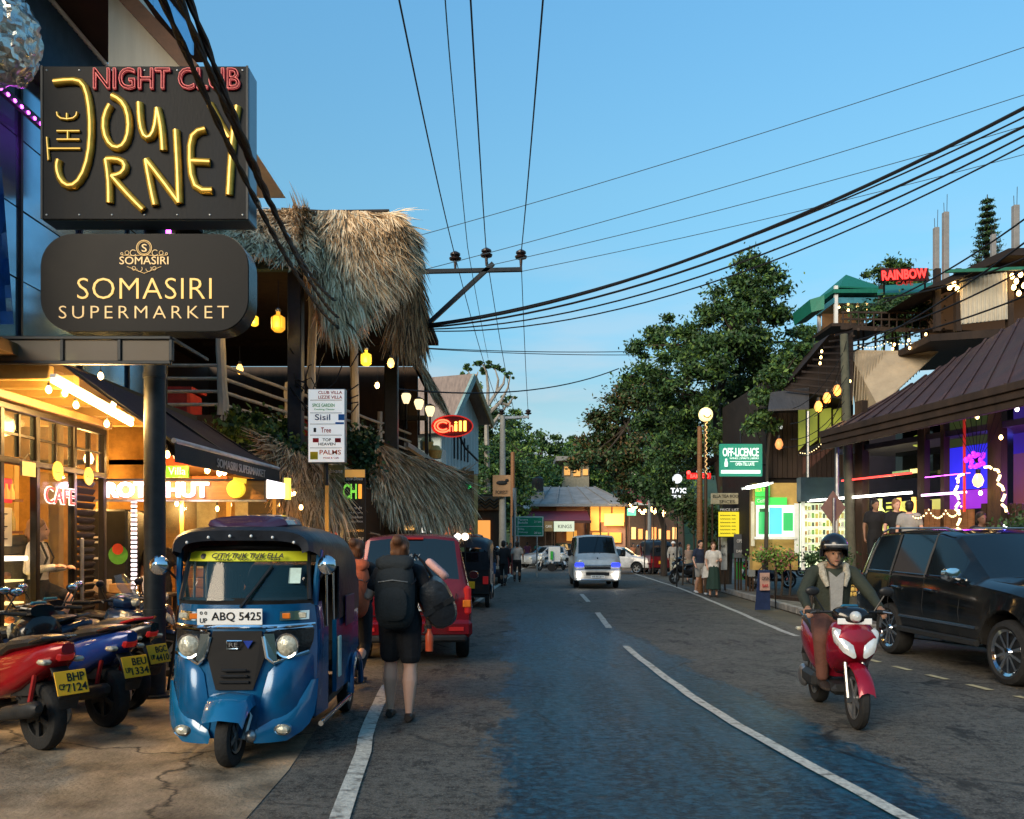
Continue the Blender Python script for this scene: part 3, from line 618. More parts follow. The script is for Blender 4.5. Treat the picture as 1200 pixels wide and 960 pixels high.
MB().prism([wr[0], wr[1], wr[2], wr[3], P(128, -30, 9.5)], (0, 2.4, 0)).build('white_room', mat('beige_cladding', (.62, .58, .48), .7, 0, .12, 2, .12, 60, stretch=(3, 3, .3)), ub, 0)
MB().beam(P(112, -42, 9.4), P(228, 84, 9.4), .16, .10, up=(0, 1, 0)).build('timber_fascia', mat('red_brown_timber', (.16, .07, .035), .5, 0, .3, 5, .2), ub)
gb = MB()
for t0, t1 in ((0, .3), (.32, .62), (.64, .98)):
    a, b = P(158, -20, 9.3).lerp(P(226, 66, 9.5), t0), P(158, -20, 9.3).lerp(P(226, 66, 9.5), t1)
    MB().prism([a, b, b+V((0, 0, .28)), a+V((0, 0, .28))], (.02, .01, 0)).build('balcony_pane', BGL, ub, 0)
# purple LED strip, disco ball, tarpaulin
PUR = emi('purple_led', (.75, .08, 1), 9)
pl = thing('purple_led_strip', 'black strip of purple LED dots running down toward the club sign', 'light strip', (-5.5, 9, 5.8))
a, b = P(-6, 98, 8.9), P(50, 148, 9.9)
MB().beam(a, b, .05, .10).build('rail', BLACK, pl)
for i in range(7): MB().ball(a.lerp(b, .1+i*.14)+V((.03, -.04, -.02)), .022, 8, 6).build('led', PUR, pl)
lamp('led_lamp', a.lerp(b, .7)+V((.15, -.1, -.3)), 5, (.7, .05, 1), .05, pl)
pl2 = MB().box(P(193, 271, 10.4), (.14, .05, .04)).build('purple_led_bar', PUR); tag(pl2, 'tiny purple light in the gap between the two big signs', 'light')
def crumple(mb, amp, seed=1):
    rnd = random.Random(seed); mb.v = [tuple(V(v)+V((rnd.uniform(-1, 1), rnd.uniform(-1, 1), rnd.uniform(-1, 1)))*amp) for v in mb.v]; return mb
FOIL = mat('silver_foil', (.62, .62, .58), .28, .85, .1, 6, .2)
mb = MB(); mb.ball((0, 0, 0), (.36, .36, .50), 56, 44); c = P(2, 44, 8.6)
from mathutils import noise as mnoise
vv = []
for v in mb.v:
    v = V(v); q = mnoise.cell_vector(v*18)-V((.5, .5, .5)); q2 = mnoise.noise_vector(v*9); vv.append(tuple(v+q*.03+q2*.045+c))
mb.v = vv; db = mb.build('foil_ball', FOIL, None, 12); tag(db, 'big crumpled silver foil ball hanging at the upper left edge', 'decoration')
tp = thing('blue_tarpaulin', 'crinkled bright blue tarpaulin hanging at the left edge beside the club building', 'tarpaulin', (-5.5, 8.5, 4.2))
rg = []
for i in range(13):
    t = i/12; row = []
    for j in range(7):
        s_ = j/6; px = -30+s_*(30+2+14*t); py = 215+t*(165+s_*0)-s_*20*(1-t)
        row.append(P(px, py, 8.62+.05*math.sin(j*2.1+i*1.3)+.03*math.sin(i*3.1)))
    rg.append(row)
MB().loft(rg, close=False, cap=False).build('sheet', mat('blue_tarp', (.02, .09, .30), .35, 0, .35, 5, .5, 12), tp, 50)
# ---- dark maroon awning ----
aw = thing('awning', 'dark maroon fabric awning with grey SOMASIRI SUPERMARKET lettering on its black valance', 'awning', (-4.3, 11, 2.7))
AWF = mat('awning_fabric', (.040, .020, .024), .75, 0, .25, 2, .25, 60)
A0, A1, B0, B1 = V((-4.98, 8.95, 3.66)), V((-5.1, 13.6, 3.66)), V((-3.74, 9.05, 2.80)), V((-3.68, 12.9, 2.84))
rg = []
for i in range(9):
    t = i/8; a = A0.lerp(A1, t); b = B0.lerp(B1, t); rg.append([a.lerp(b, s_/6)+V((0, 0, -.03*math.sin(math.pi*s_/6)*(1+.4*math.sin(i*2)))) for s_ in range(7)])
MB().loft(rg, close=False, cap=False).build('canopy', AWF, aw, 60)
MB().cyl(B0, B1, .028, None, 10).build('front_rail', mat('greyed_white_rail', (.5, .5, .5), .4), aw)
vl = MB().prism([B0+V((.01, 0, -.03)), B1+V((.01, 0, -.03)), B1+V((.01, 0, -.24)), B0+V((.01, 0, -.24))], (.008, 0, 0)).build('valance', mat('black_valance', (.02, .02, .022), .7, 0, .25, 4, .2), aw, 0)
text('SOMASIRI SUPERMARKET', B0.lerp(B1, .56)+V((.03, 0, -.14)), 1.9, .11, mat('grey_print', (.35, .35, .34), .6), vl, r=B1-B0, u=(0, 0, 1))
for t in (0.02, .5, .97): MB().beam(A0.lerp(A1, t), B0.lerp(B1, t)-V((0, 0, .04)), .03, .03).build('arm', STEEL, aw)
# ---- roti kiosk ----
kk = thing('roti_kiosk', 'warm glazed food kiosk with orange timber counter behind the blue three wheeler', 'kiosk', (-4.5, 13, 0))
OW = mat('orange_timber', (.42, .20, .06), .5, 0, .25, 4, .2, stretch=(.4, 1, 6))
for i in range(7): MB().box((-4.45, 13.3, .22+i*.16), (3.3, .05, .150), bev=.01).build('counter_board', OW, kk)
MB().box((-4.45, 13.5, 1.32), (3.5, .6, .05), bev=.01).build('counter_top', WOOD_D, kk)
for x in (-6.0, -5.35, -4.6, -3.85, -3.0): MB().box((x, 13.3, 1.95), (.06, .06, 1.3)).build('post', YELW, kk)
for a, b in ((-5.97, -5.38), (-5.32, -4.63), (-4.57, -3.88), (-3.82, -3.03)): MB().box(((a+b)/2, 13.3, 1.95), (b-a, .012, 1.22)).build('pane', GLASSC, kk)
MB().box((-5.7, 15.2, 1.5), (3.6, .12, 3.0)).build('wall', CW, kk)
for x in (-5.6, -4.9, -4.1, -3.4): MB().box((x, 15.05, 1.8), (.35, .08, 1.5)).build('shelf_panel', mat('shelf_%d' % int(-x*10), random.choice([(.4, .3, .15), (.15, .1, .06), (.5, .45, .3)]), .6), kk)
MB().box((-5.75, 14.2, 2.95), (3.5, 2.4, .08)).build('ceiling', WOOD_M, kk)
for i, (x, y, z) in enumerate(((-5.9, 13.6, 2.3), (-5.0, 13.9, 2.25), (-4.65, 13.5, 2.3), (-3.9, 13.7, 2.3), (-3.45, 13.4, 2.25), (-5.4, 13.2, 2.3))): bulb((x, y, z), .035, 'small warm kiosk bulb, '+['far left', 'fourth', 'fifth', 'second from right', 'far right', 'second from left'][i]+' behind the panes', .3, 'bulbs in the kiosk', None, 60 if i % 2 else None)
rs = thing('kiosk_sign', 'long timber sign with glowing white ROTY HUT letters and a yellow roti cartoon badge', 'sign', (-4.3, 11.6, 2.2))
sy = 10.6; a, b = P(90, 575, sy), P(312, 573, sy)
MB().box(((a.x+b.x)/2, sy, (a.z+b.z)/2), (b.x-a.x, .12, .27), bev=.01).build('board', OW, rs)
MB().box(((a.x+b.x)/2, sy-.065, a.z+.135), (b.x-a.x+.04, .03, .025)).build('trim', BLACK, rs)
MB().box(((a.x+b.x)/2, sy-.065, a.z-.135), (b.x-a.x+.04, .03, .025)).build('trim', ALU, rs)
WN = emi('white_letter_glow', (1, .80, 1), 3.2)
text('ROTY HUT', P(184, 574, sy-.09), 120/960*sy, .20, WN, rs, off=.03, name='glowing_letters', ext=.02)
lamp('letter_lamp', P(150, 574, sy-.35), 12, (1, .7, .9), .1, rs); lamp('letter_lamp', P(215, 574, sy-.35), 5, (1, .7, .9), .1, rs)
bd = MB().lathe([(.001, 0), (.115, 0), (.115, .05), (.001, .05)], 20, P(276, 573, sy-.13), 'Y').build('badge', emi('yellow_badge', (1, .72, .05), .8), rs)
MB().lathe([(.001, 0), (.08, 0), (.08, .02), (.001, .02)], 16, P(276, 575, sy-.16), 'Y').build('badge_face', emi('badge_green', (.75, .75, .05), .5), bd)
MB().box(P(281, 563, sy-.13), (.16, .04, .06), rot=Matrix.Rotation(R(8), 4, 'Y')).build('badge_hat', emi('yellow_badge', (1, .72, .05), 1.6), bd)
MB().prism([P(313, 562, sy), P(336, 567, sy+1.0), P(336, 584, sy+1.0), P(313, 584, sy)], (-.05, .08, 0)).build('side_lightbox', emi('white_lightbox', (1, .93, .95), 1.8), rs, 0)
MB().box(P(337, 573, sy+.95), (.07, .1, .30)).build('end_cap', emi('yellow_end', (1, .78, .1), 1.4), rs)
lv = thing('villa_board', 'red and green board reading Little Villa above the kiosk sign right of the pole', 'sign', P(205, 550, 12))
MB().box(P(205, 541, 12), (.40, .04, .16)).build('red_panel', mat('sign_red', (.55, .06, .02), .5), lv)
MB().box(P(203, 553, 11.97), (.45, .04, .17)).build('green_panel', emi('sign_green', (.12, .42, .03), .6), lv)
text('e Villa', P(203, 552, 11.93), .36, .11, emi('sign_cream', (1, 1, .7), .9), lv)
text('Vi', P(207, 537, 11.96), .12, .08, emi('sign_cream', (1, 1, .7), .9), lv)
MB().box(P(246, 561, 11.97), (.5, .04, .06)).build('red_strip', mat('sign_red', (.55, .06, .02), .5), lv)
for i, (px, py) in enumerate(((196, 533), (243, 551), (257, 554), (263, 553))): bulb(P(px, py, 11.5), .04, ORD[i]+' warm bulb from the left above the kiosk sign', .05, 'bulbs under the awning', None, 22)
# things stacked on the porch between the shutter door and pole
bx = thing('porch_table', 'dark counter crowded with cartons and jars left of the black pole', 'table', P(125, 735, 11))
MB().box((-5.3, 11.3, .95), (1.2, .6, .05), bev=.01).build('top', WOOD_D, bx)
for x in (-5.85, -4.75):
    for y in (11.05, 11.55): MB().box((x, y, .47), (.05, .05, .92)).build('leg', WOOD_D, bx)
for (x, w, h, c_) in ((-5.7, .25, .18, (.6, .5, .3)), (-5.35, .3, .13, (.45, .25, .08)), (-4.95, .2, .24, (.55, .55, .5))):
    o = MB().box((x, 11.3, .98+h/2), (w, .25, h), bev=.01).build('carton', mat('carton_%d' % int(w*100), c_, .7)); tag(o, {25: 'wide pale carton at the left end of the porch counter', 30: 'flat tan carton in the middle of the porch counter', 20: 'tall off-white carton at the right of the porch counter'}[int(w*100)], 'carton')
for x, c_, nm in ((-5.55, (.7, .68, .6), 'white'), (-5.2, (.6, .35, .06), 'orange')):
    o = MB().lathe([(.001, 0), (.13, 0), (.14, .3), (.11, .36), (.001, .36)], 14, (x, 11.1, .25)).build('bucket', mat('bucket_'+nm, c_, .5)); tag(o, nm+' lidded bucket under the porch counter', 'bucket')
tv = thing('drinks_cooler', 'black standing cooler with white logo shapes and a green round print left of the pole', 'cooler', P(122, 735, 12))
MB().box((-5.85, 12.0, 1.15), (.7, .6, 2.0), bev=.03).build('body', BLACK, tv)
MB().lathe([(.001, 0), (.14, 0), (.001, .01)], 16, (-5.62, 11.69, 1.5), 'Y').build('logo', mat('logo_green', (.1, .4, .06), .5), tv)
MB().lathe([(.001, 0), (.08, 0), (.001, .01)], 16, (-5.62, 11.675, 1.58), 'Y').build('logo', mat('logo_red', (.6, .08, .04), .5), tv)
for z, w in ((1.75, .3), (1.68, .2), (1.45, .25)): MB().box((-5.98, 11.69, z), (w, .01, .03)).build('print', WHITE, tv)
er = thing('easel', 'thin black folding easel standing behind the blue three wheeler', 'easel', (-4.2, 10, 0))
b0 = G(199, 812); 
for dx, dy in ((-.02, 0), (.3, .1), (.15, .4)): MB().beam(V((b0.x+dx, b0.y+dy, .01)), V((b0.x+.12, b0.y+.12, 1.35)), .025, .025).build('leg', BLACK, er)
MB().beam((b0.x, b0.y+.02, .22), (b0.x+.28, b0.y+.1, .22), .02, .02).build('crossbar', BLACK, er)
ts = thing('dotted_light_column', 'narrow post wrapped with white dotted lights just left of the black pole', 'light', P(157, 700, 11))
for i in range(20): MB().box(P(157, 588+i*5.3, 11), (.06, .05, .035)).build('led', emi('pale_led', (1, .85, .9), 2.2), ts)
MB().cyl(P(157, 584, 11.06), P(157, 697, 11.06), .025).build('post', BLACK, ts)
# =============== vegetation and thatch helpers ===============
def leafmat(name, c):
    m = mat(name, c, .55, 0, .35, 1.5, 0, spec=.35); b = m.node_tree.nodes['Principled BSDF']
    b.inputs['Transmission Weight'].default_value = 0; return m
LG = [leafmat('leaf_dark', (.022, .055, .018)), leafmat('leaf_mid', (.050, .11, .028)), leafmat('leaf_light', (.11, .19, .035))]
LO = [leafmat('leaf_olive_dark', (.035, .045, .015)), leafmat('leaf_olive', (.075, .085, .025)), leafmat('leaf_rust', (.14, .08, .03))]
LF = [leafmat('far_leaf_dark', (.030, .075, .025)), leafmat('far_leaf_mid', (.075, .155, .03)), leafmat('far_leaf_light', (.16, .25, .045))]
BARK = mat('bark', (.045, .034, .026), .9, 0, .4, 5, .6, 20, stretch=(1, 1, .3))
def leafcloud(name, pts, size, mats, parent=None, asp=.45, droop=.0, rng=None, kind='stuff'):
    rng = rng or np.random.RandomState(len(pts)); pts = np.asarray(pts); n = len(pts)
    d = rng.normal(size=(n, 3)); d[:, 2] -= droop; d /= np.linalg.norm(d, axis=1)[:, None]
    e = rng.normal(size=(n, 3)); e -= d*(e*d).sum(1)[:, None]; e /= np.linalg.norm(e, axis=1)[:, None]
    s = size*(.6+.8*rng.rand(n))[:, None]
    v = np.stack([pts-d*s*.5, pts+e*s*asp*.5, pts+d*s*.5, pts-e*s*asp*.5], 1).reshape(-1, 3)
    mi = np.floor(rng.rand(n)**1.3*len(mats)).astype(int)
    return obj(name, npmesh(name, v, 4, mats, mi), parent, kind)
def blobpts(c, r, n, rng, shell=.55):
    d = rng.normal(size=(n, 3)); d /= np.linalg.norm(d, axis=1)[:, None]
    q = (shell+(1-shell)*rng.rand(n))**.8 if shell > .5 else np.abs(rng.normal(size=n))*.52
    r = np.array(r if hasattr(r, '__len__') else (r, r, r)); return np.array(c)+d*q[:, None]*r
def tree(name, label, base, trunk, clumps, nleaf, leaf, mats, group=None, sub=7, r0=.25, seed=1, twig=True):
    """Trunk path, big crown clumps broken up into many small ragged sub-clumps joined by limbs."""
    rng = np.random.RandomState(seed); t = thing(name, label, 'tree', base, 0, group)
    mb = MB(); tr = [V(p) for p in trunk]; k = len(tr); mb.tube(tr, [r0*(1-.6*i/(k-1)) for i in range(k)], 9)
    pts = []; tot = sum(np.prod(np.array(c[1] if hasattr(c[1], '__len__') else (c[1],)*3))**(2/3.) for c in clumps)
    for c, r in clumps:
        r3 = np.array(r if hasattr(r, '__len__') else (r, r, r)); w = np.prod(r3)**(2/3.)/tot; ns = max(3, int(sub*len(clumps)*w))
        near = min(tr[1:], key=lambda p: (p-V(c)).length); mid = near.lerp(V(c), .5)+V((0, 0, -.1*r3[2]))
        mb.tube([near, mid, V(c)], [r0*.38, r0*.25, r0*.1], 6)
        for s_ in range(ns):
            d = rng.normal(size=3); d /= np.linalg.norm(d); cc = np.array(c)+d*r3*(.45+.5*rng.rand()); sr = float(np.mean(r3))*(.34+.36*rng.rand())
            if twig: mb.tube([V(c), V(c).lerp(V(cc), .6)+V((0, 0, .05)), V(cc)], [r0*.1, r0*.06, r0*.03], 4)
            m = max(8, int(nleaf*w/ns)); pts.append(blobpts(cc, (sr*1.15, sr*1.15, sr*.7), m, rng, .15))
    mb.build('trunk', BARK, t)
    leafcloud('crown', np.concatenate(pts), leaf, mats, t, rng=rng)
    return t
STR = [mat('straw_a', (.64, .42, .22), .8, 0, .2, 3, 0), mat('straw_b', (.34, .20, .09), .85, 0, .2, 3, 0), mat('straw_c', (.84, .64, .40), .75, 0, .2, 3, 0), mat('straw_d', (.10, .065, .035), .9, 0, .2, 3, 0)]
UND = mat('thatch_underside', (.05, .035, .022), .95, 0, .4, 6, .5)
def thatch(top, bot, n, parent, L0=.75, w=.035, bulge=.0, fringe=.35, seed=3, name='thatch', base=True, rough=.22, mats=STR, wild=.0):
    rng = np.random.RandomState(seed)
    def poly(pts, u):
        pts = np.array([tuple(p) for p in pts]); m = len(pts)-1; x = np.clip(u, 0, 1)*m; i = np.minimum(x.astype(int), m-1); f = (x-i)[:, None]
        return pts[i]*(1-f)+pts[i+1]*f
    def S_(u, v):
        a, b = poly(top, u), poly(bot, u); p = a*(1-v)[:, None]+b*v[:, None]
        d = b-a; nrm = np.array([0, 0, 1.])[None]; p = p+nrm*(np.sin(np.pi*np.clip(v, 0, 1))*bulge)[:, None]; return p
    if base:
        U = np.linspace(0, 1, 25); rg = [[V(S_(np.array([u]), np.array([v]))[0])-V((0, 0, .06)) for v in np.linspace(0, .97, 8)] for u in U]
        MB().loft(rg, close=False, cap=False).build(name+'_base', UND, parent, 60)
    u = rng.rand(n); v = rng.rand(n)**.85; cs_ = rng.rand(n) < .7; v = np.where(cs_, (np.floor(v*6)+rng.rand(n)*.4+.15*np.sin(u*25))/6, v); v = np.clip(v, 0, 1)
    p0 = S_(u, v); dv = S_(u, v+.04)-S_(u, v); dv /= np.linalg.norm(dv, axis=1)[:, None]+1e-9
    du = poly(bot, u+.01)-poly(bot, u-.01); du /= np.linalg.norm(du, axis=1)[:, None]+1e-9
    nr = np.cross(dv, du); nr /= np.linalg.norm(nr, axis=1)[:, None]+1e-9
    sg = np.sign(nr @ np.array([.25, -1., .6]))[:, None]; sg[sg == 0] = 1; nr *= sg
    j = rng.normal(size=(n, 1))*rough+(.28*np.sin(u*31+v*11)*np.sin(v*9+u*5)+.15*np.sin(u*67+v*23))[:, None]; L_ = (L0*(.5+.8*rng.rand(n)))[:, None]
    d = dv+du*j+nr*(.03+.12*rng.rand(n, 1)+wild*rng.rand(n, 1)); d /= np.linalg.norm(d, axis=1)[:, None]
    end = v > .82; fr = np.where(end, 1, .0)[:, None]; ww = (w*(.6+.8*rng.rand(n)))[:, None]
    side = np.cross(d, nr+rng.normal(size=(n, 3))*.35); side /= np.linalg.norm(side, axis=1)[:, None]
    p0 = p0+nr*(.02+.07*rng.rand(n, 1))
    p1 = p0+d*L_*.55; d2 = d+np.array([0, 0, -1.])*(fringe*fr+.12*(1-fr))*(.6+.8*rng.rand(n, 1))+du*rng.normal(size=(n, 1))*.15; d2 /= np.linalg.norm(d2, axis=1)[:, None]
    p2 = p1+d2*L_*.5
    q = np.concatenate([np.stack([p0-side*ww*.4, p0+side*ww*.4, p1+side*ww*.5, p1-side*ww*.5], 1), np.stack([p1-side*ww*.5, p1+side*ww*.5, p2+side*ww*.08, p2-side*ww*.08], 1)], 1).reshape(-1, 3)
    cq = np.sin(u*41+v*17)*np.sin(v*13-u*19)+rng.normal(size=n)*.7; cl = np.digitize(cq, [-.9, -.35, .45]); cl = np.array([3, 1, 0, 2])[cl]; mi = np.repeat(cl, 2)
    return obj(name, npmesh(name, q, 4, mats, mi), parent, 'stuff')

# =============== thatched restaurant ===============
tr_ = thing('thatched_restaurant', 'two storey open restaurant with shaggy thatched roof and log railed balcony', 'restaurant', (-4.5, 18, 0))
Q = P
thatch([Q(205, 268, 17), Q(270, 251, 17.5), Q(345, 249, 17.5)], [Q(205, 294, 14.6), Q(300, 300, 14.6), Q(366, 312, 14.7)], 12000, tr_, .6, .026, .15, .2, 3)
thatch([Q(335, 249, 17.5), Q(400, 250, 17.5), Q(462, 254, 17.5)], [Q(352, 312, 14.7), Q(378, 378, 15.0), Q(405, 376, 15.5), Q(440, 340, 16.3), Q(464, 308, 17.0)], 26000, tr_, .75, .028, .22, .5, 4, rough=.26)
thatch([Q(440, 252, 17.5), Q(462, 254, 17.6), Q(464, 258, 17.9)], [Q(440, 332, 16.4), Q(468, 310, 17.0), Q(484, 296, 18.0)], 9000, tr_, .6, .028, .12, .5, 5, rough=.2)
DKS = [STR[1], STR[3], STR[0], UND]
thatch([Q(462, 290, 18.2), Q(482, 305, 18.8)], [Q(458, 385, 18.6), Q(490, 395, 19.4)], 5000, tr_, .8, .03, .2, .6, 6, rough=.3, mats=DKS, name='rear_thatch')
MB().cyl(Q(250, 252, 17.5), Q(456, 249, 17.5), .07, None, 8).build('ridge_pole', BARK, tr_)
MB().cyl(Q(330, 246, 17.45), Q(462, 254, 17.5), .05, None, 8).build('ridge_pole', BARK, tr_)
# back half of the roof so that it is closed behind
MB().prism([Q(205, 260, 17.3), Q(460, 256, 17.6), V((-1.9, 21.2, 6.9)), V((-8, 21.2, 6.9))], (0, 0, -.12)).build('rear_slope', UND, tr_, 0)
# steel frame
MB().box((-5.3, 14.75, 6.72), (3.0, .16, .30), bev=.01).build('fascia_beam', mat('dark_green_beam', (.02, .045, .045), .5, 0, .2, 4, .1), tr_)
SF = lambda d: -5.3+.25*(d-15)
for (x, y, h, w) in ((-3.93, 14.9, 6.6, .25), (-2.94, 20.0, 6.9, .32), (-7.4, 14.9, 6.6, .25)): MB().box((x, y, h/2), (w, .25, h), bev=.015).build('steel_post', STEEL, tr_)
MB().prism([(-9, 14.9, 3.75), (-5.25, 14.9, 3.75), (-2.7, 24.5, 3.75), (-9, 24.5, 3.75)], (0, 0, .25)).build('balcony_floor', WOOD_D, tr_, 0)
MB().prism([(-9, 24.3, 3.6), (-2.8, 24.3, 3.6), (-2.8, 24.3, 6.9), (-9, 24.3, 6.9)], (0, .15, 0)).build('wall', WOOD_D, tr_, 0)
MB().prism([(-9, 15.5, 4), (-9, 24.3, 4), (-9, 24.3, 6.9), (-9, 15.5, 6.9)], (-.15, 0, 0)).build('wall', WOOD_D, tr_, 0)
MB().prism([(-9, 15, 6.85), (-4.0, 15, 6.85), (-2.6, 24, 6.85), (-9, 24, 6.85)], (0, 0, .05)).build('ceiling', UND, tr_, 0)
def logp(pts, r, name='log_post', parent=tr_): return MB().tube(pts, r, 9).build(name, LOG, parent)
def wob(a, b, n=5, k=.03):
    a, b = V(a), V(b); return [a.lerp(b, i/n)+(V((random.uniform(-k, k), random.uniform(-k, k), 0)) if 0 < i < n else V()) for i in range(n+1)]
logp(wob((-5.30, 15.0, 3.9), (-5.34, 15.0, 5.5)), [.11, .10, .09, .085, .09, .08])
for d in (17.3, 19.6, 22.0): logp(wob((SF(d), d, 3.9), (SF(d), d, 5.05 if d != 22 else 5.2)), .07)
logp(wob((-3.87, 15.9, 3.8), (-3.88, 15.9, 6.7)), .085); logp(wob((-3.45, 18.1, 3.6), (-3.47, 18.1, 6.8)), .09)
for z in (4.20, 4.44, 4.68, 4.92):
    logp(wob((-8, 15.0, z), (-5.3, 15.0, z), 5, .02), .032, 'log_rail')
    for a, b in ((15, 17.3), (17.3, 19.6), (19.6, 22.0), (22, 24.2)): logp(wob((SF(a), a, z), (SF(b), b, z-.02), 4, .025), .034, 'log_rail')
for x, y, sx in ((-6.9, 16.5, 1.2), (-4.9, 20.5, 1.0)):                     # red cloth tables up on the balcony
    o = thing('balcony_table', 'red covered table on the thatched balcony '+('left of the corner log post' if x < -6 else 'toward its far end'), 'table', (x, y, 4))
    MB().box((x, y, 4.72), (sx, .8, .05)).build('top', mat('red_cloth', (.40, .04, .03), .7), o); MB().box((x, y, 4.35), (sx*.9, .7, .65), bev=.05).build('cloth', mat('red_cloth', (.40, .04, .03), .7), o)
AMB = emi('amber_glass', (1, .42, .03), 1.0); LIM = emi('lime_glass', (1, .66, .04), 1.3)
def lantern(p, r, m, label, core=True, grp='yellow glass lanterns under the thatch'):
    t = thing('glass_lantern', label, 'lantern', p, 0, grp); p = V(p)
    MB().lathe([(.001, -r*1.25), (r*.55, -r*1.2), (r*.95, -r*.8), (r, 0), (r*.95, r*.8), (r*.5, r*1.1), (r*.28, r*1.2), (r*.28, r*1.9), (.001, r*1.9)], 14, p).build('jar', m, t)
    MB().lathe([(r*.32, r*1.6), (r*.42, r*1.9), (r*.3, r*2.1), (.001, r*2.1)], 12, p).build('cap', ALU, t)
    for i in range(6):
        a = i*math.pi/3; MB().tube([p+V((math.cos(a)*r*1.02, math.sin(a)*r*1.02, z*r)) for z in (-.9, 0, .9)], .004, 4).build('wire', BLACK, t)
    MB().cyl(p+V((0, 0, r*2.1)), p+V((0, 0, r*2.1+.5)), .006, None, 4).build('cord', BLACK, t)
    lamp('lantern_lamp', p+V((0, -r*1.6, -.05)), 8, (1, .62, .2), r, t); return t
lantern(Q(326, 379, 14.5), .125, AMB, 'large amber lantern hanging left of the first black steel post')
lantern(Q(298, 376, 15.0), .08, LIM, 'small bright lantern peeking out right of the supermarket sign')
lantern(Q(429, 421, 16.4), .11, LIM, 'yellow lantern hanging between the two black steel posts')
for px, py in ((281, 433), (458, 426)): bulb(Q(px, py, 16.6), .075, 'soft orange bulb glowing in the dark balcony '+('above the log railing' if px < 300 else 'by the second steel post'), .3, 'balcony bulbs', WARM2, 14)
for px, py in ((442, 452),): bulb(Q(px, py, 17.5), .05, 'warm vertical lamp between logs on the balcony', .3, None, WARM, 6)
mb = MB()                               # tangle of cables on the posts
for i in range(9):
    a = Q(345+random.uniform(-6, 6), 440+random.uniform(-40, 30), 14.7); b = Q(random.choice([365, 380, 420]), 430+random.uniform(-30, 50), 15.2)
    q = [a.lerp(b, t/8)-V((0, 0, random.uniform(.1, .5)*4*(t/8)*(1-t/8))) for t in range(9)]; mb.tube(q, .012, 5)
o = mb.build('cable_tangle', CABLE); tag(o, 'loose tangle of black cables on the restaurant posts', 'cables', None, 'stuff')
# lower storey
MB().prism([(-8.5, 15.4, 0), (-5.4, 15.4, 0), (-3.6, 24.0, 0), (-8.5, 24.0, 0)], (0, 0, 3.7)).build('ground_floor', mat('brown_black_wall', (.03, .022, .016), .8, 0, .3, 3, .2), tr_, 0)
lt = thing('thatched_canopy', 'shaggy palm thatch canopy drooping over the shopfront behind the red car', 'canopy', (-2.5, 20, 0))
thatch([Q(432, 520, 19.4), Q(470, 536, 20.5), Q(505, 541, 22), Q(537, 566, 24.0)], [Q(448, 585, 16.9), Q(490, 592, 18.8), Q(525, 597, 20.6), Q(543, 592, 22.4)], 30000, lt, .9, .03, .25, .6, 11, rough=.22)
thatch([Q(415, 545, 18.0), Q(436, 525, 19.2)], [Q(437, 582, 16.6), Q(452, 600, 17.0)], 3500, lt, .7, .03, .2, .5, 12)
MB().beam(Q(476, 521, 20.5), Q(535, 560, 24.2), .12, .12).build('edge_beam', ALU, lt)
for px, D in ((470, 17.9), (512, 20), (540, 22)): g_ = Q(px, 600, D); MB().cyl((g_.x-.25, D+.3, 0), (g_.x-.25, D+.3, 2.6), .06, None, 8).build('post', WOOD_D, lt)
for i, (px, py, c_) in enumerate(((480, 612, 'warm'), (500, 615, 'white'), (515, 606, 'warm'), (527, 617, 'red'), (493, 600, 'warm'), (535, 612, 'warm'))):
    o = MB().box(Q(px, py, 23.2), (.28, .05, .45)).build('lit_display', emi('display_'+c_, {'warm': (1, .55, .15), 'white': (.9, .9, .8), 'red': (1, .2, .05)}[c_], 1.3), lt)
lamp('shop_lamp', Q(500, 600, 21), 30, (1, .6, .25), .2, lt)
lc = thing('ragged_thatch_fringe', 'ragged dry thatch fringe hanging beneath the creeper beside the white lightbox sign', 'thatch', (-4, 15, 0))
thatch([Q(296, 516, 15.2), Q(345, 524, 15.0), Q(392, 550, 15.4)], [Q(322, 566, 13.9), Q(352, 586, 14.0), Q(388, 588, 14.5)], 9000, lc, .75, .028, .15, .7, 13, rough=.35)
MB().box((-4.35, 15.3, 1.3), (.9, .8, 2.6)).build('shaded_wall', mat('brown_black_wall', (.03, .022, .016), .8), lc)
rng = np.random.RandomState(5); pts = []
for px, py, D, r, n in ((262, 497, 15.0, .30, 500), (285, 505, 15.0, .38, 800), (310, 515, 14.9, .42, 1000), (335, 530, 14.6, .42, 1100), (355, 545, 14.7, .38, 900), (372, 560, 14.8, .3, 500), (300, 495, 15.3, .35, 700), (270, 487, 15.3, .25, 400), (330, 505, 15.3, .4, 800),
                        (322, 572, 14.5, .3, 350), (345, 615, 14.6, .32, 350), (360, 640, 14.6, .3, 300), (335, 590, 14.7, .3, 300)):
    c = Q(px, py, D); pts.append(blobpts(tuple(c), (r, r*.7, r*.75), n, rng, .2))
cr = thing('creeper', 'leafy green creeper spilling over the edge below the balcony railing', 'plant', (-4.2, 14.9, 2.2))
leafcloud('foliage', np.concatenate(pts), .12, [LG[1], LG[2], LF[2], LG[1], LG[0]], cr, .6, rng=rng); MB().tube([(-4.2, 15.1, 0), (-4.3, 15.0, 1.5), (-4.2, 15, 3)], .04, 6).build('stem', BARK, cr)
pts = []
for px, py, D, r, n in ((412, 520, 16.5, .35, 700), (428, 535, 16.6, .35, 700), (418, 555, 16.4, .3, 500), (432, 512, 17, .3, 500), (400, 508, 16.6, .25, 300)):
    pts.append(blobpts(tuple(Q(px, py, D)), (r, r*.7, r), n, rng, .2))
cr = thing('creeper', 'dark leafy clump growing right of the white lightbox sign above the chili banner', 'plant', Q(420, 560, 16.5))
